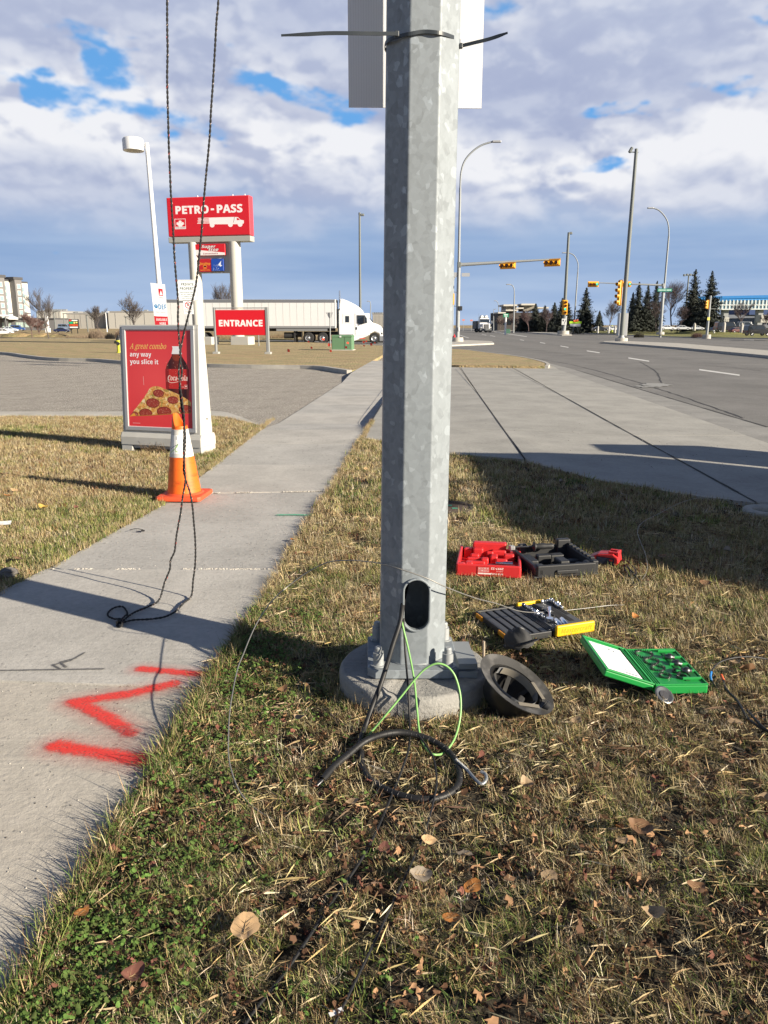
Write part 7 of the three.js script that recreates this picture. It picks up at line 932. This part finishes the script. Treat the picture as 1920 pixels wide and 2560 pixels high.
function scatter(name, geos, m, list, label, cat) {                     // list of [x, y, z, scale, turn, colour, tilt]
  const by = geos.map(() => []); list.forEach((q, i) => by[i % geos.length].push(q));
  const o = new THREE.Matrix4(), e = new THREE.Euler(), qn = new THREE.Quaternion();
  by.forEach((l, k) => { if (!l.length) return; const im = new THREE.InstancedMesh(geos[k], m, l.length); im.name = numbered(name); im.castShadow = im.receiveShadow = true; l.forEach(([x, y, z, s, a, c, t = 0, ta = 0], i) => { qn.setFromEuler(e.set(t * Math.cos(ta), a, t * Math.sin(ta))); o.compose(V(x, y, z), qn, V(s, s, s)); im.setMatrixAt(i, o); im.setColorAt(i, c); }); tag(im, label, cat, null, 'stuff'); scene.add(im); });
}
const keepOut = []; const blockC = (x, z, r) => keepOut.push((a, b) => (a - x) ** 2 + (b - z) ** 2 < r * r), blockR = (x, z, w, d, t) => keepOut.push((a, b) => { const dx = a - x, dz = b - z, c = Math.cos(t), s = Math.sin(t), lx = dx * c - dz * s, lz = dx * s + dz * c; return Math.abs(lx) < w / 2 && Math.abs(lz) < d / 2; });
blockC(PX + .012, PZ + .03, .325); blockR(.72, -4.98, .42, .46, -.16); blockR(1.135, -4.98, .45, .46, .2); blockR(.81, -3.952, .50, .40, .35); blockR(1.307, -3.315, .24, .385, .03); blockR(1.09, -3.31, .17, .36, .03); blockC(.52, -3.02, .11); { const p = G(1512, 1412); blockR(p.x, p.z, .2, .12, -.5); const c = G(1912, 1281), o = G(1118, 1272); blockC(c.x, c.z, .19); blockC(o.x, o.z, .22); }
blockR(-2.93, -10.05, 1.16, .4, -.305);
const blocked = (x, z) => keepOut.some((f) => f(x, z));
const GV = onG([[1000, 1940], [988, 1968], [954, 2049], [925, 2110], [892, 2167], [840, 2240], [769, 2348], [715, 2428], [625, 2543], [540, 2680]], 0).map(w2); const groove = (x, z) => { for (let i = 0; i < GV.length - 1; i++) { const [ax, az] = GV[i], bx = GV[i + 1][0] - ax, bz = GV[i + 1][1] - az, t = clamp(((x - ax) * bx + (z - az) * bz) / (bx * bx + bz * bz)); if (Math.hypot(x - ax - bx * t, z - az - bz * t) < .022 + .016 * vnoise(x * 30 + 90, z * 30 + 90)) return true; } return false; };
const shades = { straw: [.48, .395, .235], tan: [.37, .28, .15], brown: [.13, .085, .055], green: [.11, .165, .045], lime: [.27, .29, .09], pale: [.60, .53, .37], rust: [.20, .085, .04] };
const pick = (w) => { let s = 0; for (const k in w) s += w[k]; let q = RG() * s; for (const k in w) { q -= w[k]; if (q <= 0) { const c = shades[k], v = g2(.72, 1.2); return lin(c[0] * v * g2(.92, 1.08), c[1] * v, c[2] * v * g2(.85, 1.15)); } } };
const inView = (x, z, m = .35) => z < -.6 && Math.abs(x) < -z * .53 + m + (z > -2 ? .4 : 0);
{
  const fine = [tuft(13, .034, .052, .0021, [.25, 1.3]), tuft(12, .038, .066, .0019, [.6, 1.5]), tuft(10, .030, .058, .0024, [.15, 1.1]), tuft(13, .042, .05, .0018, [.9, 1.52]), tuft(11, .036, .07, .0022, [.4, 1.45])];
  const mid = [tuft(14, .05, .055, .0042, [.1, 1.2]), tuft(15, .055, .06, .004, [.4, 1.4]), tuft(13, .05, .065, .0045, [.1, 1.0])];
  const edgeT = [tuft(9, .02, .085, .0026, [.1, .9]), tuft(10, .025, .10, .0024, [.2, 1.1])];
  const A = [], B = [], E = [], GR = [];
  const dens = (poly, x0, x1, z0, z1, per, fn) => { const n = Math.round((x1 - x0) * (z1 - z0) * per); for (let i = 0; i < n; i++) { const x = g2(x0, x1), z = g2(z0, z1); if (inView(x, z) && inside(x, z, poly) && !blocked(x, z)) fn(x, z); } };
  const greenAt = (x, z) => { const e = x - atZ(SWR, z), n = fbm(x * 1.9 + 50, z * 1.9 + 90, 4), m = fbm(x * 7 + 20, z * 7 + 70, 3); let g = sstep(.54, .74, n + (m - .5) * .4) * .42; g += sstep(.7, .1, e) * sstep(-4.4, -3.0, z) * .4; g += sstep(-3.3, -1.8, z) * .08; return clamp(g); };
  const put = (L, s0, s1) => (x, z) => { const g = greenAt(x, z), bare = fbm(x * 3.1 + 8, z * 3.1 + 33, 4), cl = fbm(x * 15 + 100, z * 15 + 40, 3), nearer = sstep(-5, -3.4, z); if (bare < .40 && RG() < .7) return; if (cl < .46 && RG() < .8 * nearer) return; const tall = mixf(1, .42 + .95 * cl, nearer); if (groove(x, z) && RG() < .88) return; const low = sstep(-3.6, -2.2, z); const c = RG() < g ? pick({ green: 4, lime: 3.2, straw: .6 }) : pick({ straw: 3.2 - low * .6, tan: 2.4 - low * .6, pale: .75, brown: 1.0 + low * 1.1, lime: 1.0, rust: .25 + low * .25, green: .4 }); L.push([x, -.008 + RG() * .006, z, g2(s0, s1) * tall * (RG() < .04 ? 1.5 : 1), RG() * 6.283, c, g2(0, .3), RG() * 6.283]); };
  dens(nearLawn, -1.2, 1.6, -2.2, -.8, 5400, put(A, .5, .95)); dens(nearLawn, -1.2, 2.4, -3.6, -2.2, 4300, put(A, .55, 1.0)); dens(nearLawn, -1.0, 3.4, -6, -3.6, 2600, put(A, .75, 1.25)); dens(nearLawn, -.8, 5.5, -11, -6, 900, put(B, .75, 1.2));
  const LW = leftLawn; const putL = (x, z) => { const n = fbm(x * 1.3 + 11, z * 1.3 + 47, 4); const e = atZ(SWL, z) - x; const g = sstep(.52, .7, n) * .5 + sstep(.5, .1, e) * .2; const c = RG() < g ? pick({ green: 2, lime: 3, straw: 1 }) : pick({ straw: 3, tan: 3.4, pale: .8, brown: 1.0, rust: .5, lime: .6 }); B.push([x, -.012, z, g2(.7, 1.1), RG() * 6.283, c, g2(0, .3), RG() * 6.283]); };
  dens(LW, -4.5, -.8, -8, -3.8, 1500, putL); dens(LW, -8.5, -1.0, -14.6, -8, 800, putL);
  // blades that lean over the edges of the sidewalk
  for (let z = -1.0; z > -13.2; z -= z > -4 ? .0035 : .008) { const x = atZ(SWR, z) + g2(-.012, .05), cl = fbm(z * 6 + 40, 3, 3); if (cl < .36 && RG() < .6) continue; const g = z > -4.5 ? .55 : .1; E.push([x, -.006, z, g2(.5, z > -4 ? 1.25 : 1.0), RG() * 6.283, RG() < g ? pick({ green: 3, lime: 1, brown: 1.5 }) : pick({ straw: 2, tan: 2, brown: 1.5 }), g2(0, .75), g2(1.3, 1.9)]); }
  for (let z = -4.3; z > -13.5; z -= .010) { const x = atZ(SWL, z) + g2(-.06, .012); E.push([x, -.006, z, g2(.45, .9), RG() * 6.283, pick({ straw: 3, tan: 3, brown: 1, lime: .5 }), g2(0, .6), -g2(1.2, 1.9)]); }
  for (let i = 0; i < 60; i++) { const t = Math.pow(RG(), .7), x = mixf(atZ(SWL, -3.26), atZ(SWR, -3.26), .62 + .38 * t); E.push([x, -.012, -3.26 + .11 * ((x - atZ(SWL, -3.26)) / 1.5 - .5), g2(.15, .4), RG() * 6.283, pick({ brown: 3, rust: 2, straw: 1 }), g2(.6, 1.3), RG() * 6.283]); }
  for (let i = 0; i < 240; i++) { const a = RG() * 6.283, r = g2(.335, .39); E.push([PX + .012 + Math.cos(a) * r, -.006, PZ + .03 + Math.sin(a) * r, g2(.4, .9), RG() * 6.283, pick({ straw: 2, tan: 2, green: 1, brown: 1 }), g2(0, .4), RG() * 6.283]); }
  for (let i = 0; i < 1300; i++) { const x = g2(.4, 4.6), z = g2(-10.2, -3); if (!inside(x, z, nearLawn) || blocked(x, z) || fbm(x * 2.3 + 70, z * 2.3 + 5, 3) < .52) continue; GR.push([x, -.006, z, g2(.5, 1.2), RG() * 6.283, RG() < .35 ? pick({ lime: 2, green: 1 }) : pick({ straw: 3, pale: 2 }), g2(0, .4), RG() * 6.283]); }
  const straw = [0, 1, 2].map(() => { const pos = [], idx = []; for (let i = 0; i < 5; i++) { const a = RG() * 6.283, L = g2(.03, .085), w = g2(.0003, .00055), x = g2(-.03, .03), z = g2(-.03, .03), y0 = g2(.002, .016), y1 = g2(.001, .014), k = pos.length / 3, c = Math.cos(a), s = Math.sin(a); pos.push(x - s * w, y0, z + c * w, x + s * w, y0, z - c * w, x + c * L * .5 - s * w, (y0 + y1) / 2 + g2(-.003, .006), z + s * L * .5 + c * w, x + c * L * .5 + s * w, (y0 + y1) / 2 + g2(-.003, .006), z + s * L * .5 - c * w, x + c * L, y1, z + s * L); idx.push(k, k + 1, k + 2, k + 1, k + 3, k + 2, k + 2, k + 3, k + 4); } const g = new THREE.BufferGeometry(); g.setAttribute('position', new THREE.Float32BufferAttribute(pos, 3)); g.setIndex(idx); g.computeVertexNormals(); return g; });
  const TH = []; const putT = (x, z) => { const n = fbm(x * 4.3 + 60, z * 4.3 + 12, 3); if (groove(x, z) || (n < .42 && RG() < .7)) return; TH.push([x, g2(-.002, .008), z, g2(.7, 1.3), RG() * 6.283, pick({ pale: .5, straw: 2.2, tan: 3, brown: 2.4 }), g2(0, .2), RG() * 6.283]); }; dens(nearLawn, -1.2, 2.2, -3.4, -.8, 300, putT); dens(nearLawn, -.8, 3.6, -6.5, -3.4, 300, putT);
  scatter('dry_straw', straw, grassM, TH, 'loose pale straw lying over the grass', 'straw');
  scatter('lawn_grass', fine, grassM, A, 'short matted straw and green grass blades round the pole foot', 'grass'); scatter('distant_grass', mid, grassM, B, 'dry short grass of the lawns beside the sidewalk', 'grass'); scatter('edge_grass', edgeT, grassM, [...E, ...GR], 'long grass blades leaning over the sidewalk edge', 'grass');
}
{ // clover and small weeds by the sidewalk
  const leaf = (k) => { const pos = [], idx = []; for (let i = 0; i < k; i++) { const a = i / k * 6.283 + RG(), tl = g2(.1, .6), r = g2(.0035, .0072), h = g2(.010, .034), c = V(Math.cos(a) * r * 1.3, h, Math.sin(a) * r * 1.3), k0 = pos.length / 3; pos.push(c.x, c.y, c.z); const n = 7; for (let j = 0; j < n; j++) { const b = j / n * 6.283, px = Math.cos(b) * r, pz = Math.sin(b) * r * .8; pos.push(c.x + px * Math.cos(a) - pz * Math.sin(a), c.y - px * Math.sin(tl) + .0015 * Math.cos(b * 2), c.z + px * Math.sin(a) + pz * Math.cos(a)); } for (let j = 0; j < n; j++) idx.push(k0, k0 + 1 + (j + 1) % n, k0 + 1 + j); } const g = new THREE.BufferGeometry(); g.setAttribute('position', new THREE.Float32BufferAttribute(pos, 3)); g.setIndex(idx); g.computeVertexNormals(); return g; };
  const L = []; for (let i = 0; i < 16000; i++) { const z = g2(-4.2, -.9), x = atZ(SWR, z) + Math.abs(g2(-.02, 1) ** 2) * 1.0; if (!inView(x, z) || blocked(x, z)) continue; const n = fbm(x * 3 + 9, z * 3 + 77, 3); if (n < .50 && RG() < .75) continue; if (n > .5 && RG() < .35) continue; if (x - atZ(SWR, z) > .42 && RG() < .85) continue; const v = g2(.6, 1.3); L.push([x, -.004, z, g2(.65, 1.25), RG() * 6.283, RG() < .09 ? lin(.16 * v, .07 * v, .05 * v) : lin(.10 * v, .155 * v * g2(.85, 1.2), .04 * v), g2(0, .35), RG() * 6.283]); }
  scatter('clover', [leaf(3), leaf(4), leaf(5)], grassM, L, 'small round green clover leaves along the sidewalk edge', 'clover');
  // crumbs of dead leaf and thatch
  const crumb = () => { const pos = [], n = 9, idx = []; pos.push(0, .004, 0); for (let j = 0; j < n; j++) { const a = j / n * 6.283, r = .012 * g2(.25, 1.6); pos.push(Math.cos(a) * r, g2(-.003, .012), Math.sin(a) * r * .6); } for (let j = 0; j < n; j++) idx.push(0, 1 + (j + 1) % n, 1 + j); const g = new THREE.BufferGeometry(); g.setAttribute('position', new THREE.Float32BufferAttribute(pos, 3)); g.setIndex(idx); g.computeVertexNormals(); return g; };
  const C = []; for (let i = 0; i < 20000; i++) { const z = -Math.pow(g2(1.0, 3.1), 2) + .2, x = g2(-1, 4); if (!inView(x, z) || !inside(x, z, nearLawn) || blocked(x, z)) continue; const w = z > -3.6 ? 1 : .35; if (RG() > w) continue; const v = g2(.6, 1.25); if (fbm(x * 5 + 4, z * 5 + 90, 3) < .47 && RG() < .7) continue; C.push([x, g2(.0, .02), z, g2(.35, 1.45), RG() * 6.283, RG() < .3 ? lin(.34 * v, .20 * v, .11 * v) : RG() < .14 ? lin(.17 * v, .07 * v, .05 * v) : lin(.11 * v, .06 * v, .035 * v), g2(0, .9), RG() * 6.283]); }
  scatter('leaf_litter', [crumb(), crumb(), crumb(), crumb(), crumb(), crumb(), crumb()], grassM, C, 'brown crumbs of dead leaves among the grass', 'leaf litter');
  // grit on the concrete
  const S = []; const grit = new THREE.IcosahedronGeometry(.004, 0); grit.scale(1, .6, .8); for (let i = 0; i < 3800; i++) { const z = g2(-13, -1), xl = atZ(SWL, z), xr = atZ(SWR, z), x = RG() < .25 ? mixf(xr, xl, Math.pow(RG(), 3)) : g2(xl, xr); if (!inView(x, z)) continue; const v = g2(.5, 1.3); S.push([x, sideY(z) + .003, z, g2(.25, 1.0), RG() * 6.283, RG() < .5 ? lin(.10 * v, .09 * v, .08 * v) : lin(.42 * v, .40 * v, .36 * v)]); }
  for (const z0 of [-4.95, -7.42]) for (let i = 0; i < 520; i++) { const t = RG(), x = mixf(atZ(SWL, z0) + .05, atZ(SWR, z0), t); if (fbm(x * 7 + z0, 4, 3) < .42) continue; S.push([x, .004, z0 + (z0 === -7.42 ? -.12 * (t - .6) : 0) + g2(-.016, .016), g2(.6, 2.4), RG() * 6.283, lin(.50, .47, .42).multiplyScalar(g2(.8, 1.15))]); }
  for (let i = 0; i < 700; i++) { const p = G(g2(1122, 1920), g2(930, 1180), -.03); if (p.z > -6) continue; S.push([p.x, -.02, p.z, g2(.4, 1.6), RG() * 6.283, RG() < .6 ? lin(.45, .43, .40) : lin(.07, .06, .05)]); }
  scatter('grit', [grit], std([1, 1, 1], .9), S, 'small chips of stone scattered over the concrete', 'grit');
}
{ // fallen leaves that can be told apart
  const leafG = (w, curl, seed) => { const q = rng(seed), n = 26, ring = []; for (let i = 0; i < n; i++) { const a = i / n * 6.283, s = Math.cos(a), t = Math.sin(a); const taper = 1 - .38 * sstep(.0, 1, s) - .1 * sstep(0, -1, s); ring.push([s * w * .62, t * w * .5 * taper * (1 + (q() - .5) * .16 + (i % 2) * .035)]); } const rows = [1, .72, .42, .14], pos = [], idx = []; for (const k of rows) for (const [x, z] of ring) { const X = x * k, Z = z * k; pos.push(X, Math.abs(Z) * curl + (X * X) * curl * 4 + (fbm(X * 4 + seed, Z * 4 + 9, 3) - .5) * w * .16 * Math.min(1, k * 1.4), Z); } for (let r = 0; r < 3; r++) for (let i = 0; i < n; i++) { const a = r * n + i, b = r * n + (i + 1) % n; idx.push(a, a + n, b, b, a + n, b + n); } const c = pos.length / 3; pos.push(0, 0, 0); for (let i = 0; i < n; i++) idx.push(3 * n + i, c, 3 * n + (i + 1) % n); const g = new THREE.BufferGeometry(); g.setAttribute('position', new THREE.Float32BufferAttribute(pos, 3)); g.setAttribute('uv', new THREE.Float32BufferAttribute(pos.flatMap((_, i) => i % 3 ? [] : [pos[i] * 14, pos[i + 2] * 14]), 2)); g.setIndex(idx); g.computeVertexNormals(); return g; };
  const lm = (c) => std(c, .7, 0, { side: THREE.DoubleSide, map: leafMap }); const leafMap = dataTex(256, (x, y) => { const v = Math.abs(((Math.abs(y - .5) * 5 + x * 4) % 1) - .5); const q = .92 + (fbm(x * 8, y * 8, 4, 8) - .5) * .5 - (v < .06 ? .12 : 0); return [q, q * .98, q * .94]; });
  const tones = { tan: lm([.66, .46, .27]), brown: lm([.23, .13, .07]), pale: lm([.42, .31, .20]), orange: lm([.48, .20, .05]), grey: lm([.30, .26, .22]), yellow: lm([.50, .36, .09]), red: lm([.20, .085, .065]) };
  const list = [[613, 2330, .078, 'tan', 'large tan leaf lying flat in the grass at the bottom left of the middle'], [1600, 2078, .066, 'brown', 'broad brown leaf in the right grass'], [1316, 1968, .046, 'pale', 'pale curled leaf right of the pulling hook'], [1371, 2200, .05, 'pale', 'pale pinkish leaf standing alone below the first pale curled leaf'], [1632, 2292, .05, 'pale', 'pale leaf in the lower right grass'], [1129, 2302, .042, 'orange', 'orange folded leaf in the lower middle grass'], [1738, 2228, .05, 'brown', 'brown leaf right of the pale lower leaf'], [1908, 2010, .05, 'pale', 'pale leaf at the right edge of the grass'], [1162, 2145, .05, 'grey', 'greyish leaf below the coil'], [752, 1802, .052, 'pale', 'pale leaf left of the black coil'], [1072, 2106, .04, 'tan', 'tan leaf below the black coil'], [1050, 2196, .055, 'grey', 'large grey leaf beside the trailing black wire'], [706, 1733, .046, 'brown', 'brown curled leaf in the grass left of the footing'], [880, 2010, .036, 'pale', 'pale leaf inside the grass just below the left of the coil'], [1548, 2075, .03, 'orange', 'small orange leaf left of the broad brown leaf'], [1555, 2108, .034, 'pale', 'small pale leaf under the broad brown leaf'], [664, 1560, .055, 'pale', 'pale leaf at the sidewalk edge by the steel wire'], [330, 2450, .05, 'red', 'dull red leaf at the lower left'], [205, 2290, .04, 'orange', 'orange leaf by the sidewalk edge at the lower left'], [960, 2130, .036, 'red', 'red leaf left of the trailing wires'], [1180, 2225, .05, 'orange', 'long orange brown leaf in the lower middle'], [1440, 1770 + 40, .045, 'pale', 'pale leaf below the hard hat'], [1868, 1684, .07, 'brown', 'big brown leaf by the loose cable at the right'], [1838, 1660, .045, 'pale', 'pale leaf just above the loose cable'], [1588, 1546, .04, 'orange', 'orange brown leaf above the green case'], [1838, 1812, .06, 'pale', 'flat whitish leaf under the loose cable'], [1310, 1222, .055, 'pale', 'pale leaf by the shaded driveway edge'], [1404, 1208, .06, 'grey', 'grey leaf in the shade under the driveway edge'], [1560, 1240, .06, 'grey', 'grey leaf in the middle of the shaded grass edge'], [1660, 1285, .055, 'brown', 'brown leaf in the shade beside the thin wire'], [1809, 1272, .055, 'grey', 'grey leaf near the concrete ring'], [1655, 1395, .05, 'brown', 'round brown leaf in the dark grass'], [1817, 1380, .05, 'grey', 'grey leaf in the dark grass on the right'], [1764, 1462, .06, 'brown', 'brown leaf at the border of the shade'], [8, 1190, .10, 'pale', 'large pale leaf at the left edge of the left lawn'], [36, 1228, .06, 'tan', 'tan leaf on the left lawn near the edge'], [22, 1243, .07, 'orange', 'orange leaf on the left lawn near the edge'], [110, 1274, .075, 'yellow', 'yellowish leaf in the middle of the left lawn'], [292, 1216, .06, 'orange', 'small orange leaf by the shadow of the cone'], [192, 1272, .05, 'red', 'red leaf right of the yellowish leaf on the left lawn'], [48, 1400, .06, 'brown', 'brown leaf at the shaded corner of the left lawn'], [1005, 1330, .05, 'tan', 'tan leaf behind the pole on its left side'], [880, 1140, .05, 'pale', 'pale leaf by the far end of the grass strip'], [915, 1175, .05, 'tan', 'tan leaf on the far grass strip left of the pole'], [735, 1346, .05, 'orange', 'orange leaf on the sidewalk beside the grass edge'], [680, 1458, .05, 'red', 'dark red leaf on the sidewalk edge before the wire']];
  const geos = [leafG(1, .06, 3), leafG(1, .16, 5), leafG(1, .30, 8), leafG(1, .10, 13), leafG(1, .22, 17)];
  list.forEach(([u, v, w, tone, label], i) => { const p = G(u, v, .025), t = thing('fallen_leaf', label, 'leaf', V(p.x, u > 560 && u < 900 && v < 1480 ? .012 : .03 + w * .12, p.z), rr(0, 6.28)); t.rotation.x = rr(-.25, .25); t.rotation.z = i === 0 ? .12 : rr(-.3, .3); const g = geos[i ? i % 5 : 0]; const o = part(t, 'blade', g, tones[tone]); o.scale.setScalar(w); const s = part(t, 'stem', [bar(V(-w * .6, .001, 0), V(w * .62, .002, 0), w * .016, w * .01, 5), bar(V(w * .62, .002, 0), V(w * .95, -.004, w * .12), w * .014, w * .01, 5), ...[-1, 1].flatMap((k) => [.1, .3, -.15].map((x) => bar(V(x * w, .002, 0), V((x - .22) * w, .004 + w * .03, k * w * .3), w * .009, w * .004, 4)))], M.stemM ??= std([.42, .30, .16], .8)); void s; });
  const p = G(12, 1313, .01), o = solo('paper_scrap', T(new THREE.PlaneGeometry(.1, .06, 4, 3), p.x, .03, p.z, -Math.PI / 2 + .3, .3), M.white, 'white scrap of paper at the left edge of the left lawn', 'paper'); void o; const r = G(840, 2535, .02); solo('paper_scrap', T(new THREE.PlaneGeometry(.034, .012), r.x, .026, r.z, -Math.PI / 2 + .1, .5), M.white, 'small white scrap in the grass at the bottom beside the wire', 'paper');
  const st = G(22, 1440, 0), sg = new THREE.DodecahedronGeometry(.06, 1); { const a = sg.attributes.position; for (let i = 0; i < a.count; i++) { const k = .8 + .4 * hash2(Math.round(a.getX(i) * 200) + 50, Math.round(a.getY(i) * 200 + a.getZ(i) * 90) + 90); a.setXYZ(i, a.getX(i) * k, a.getY(i) * k * .6, a.getZ(i) * k); } sg.computeVertexNormals(); } solo('stone', sg, std([.14, .13, .12], .9), 'grey stone in the shadow at the corner of the left lawn', 'stone').position.set(st.x, .02, st.z);
}

renderer.render(scene, camera);
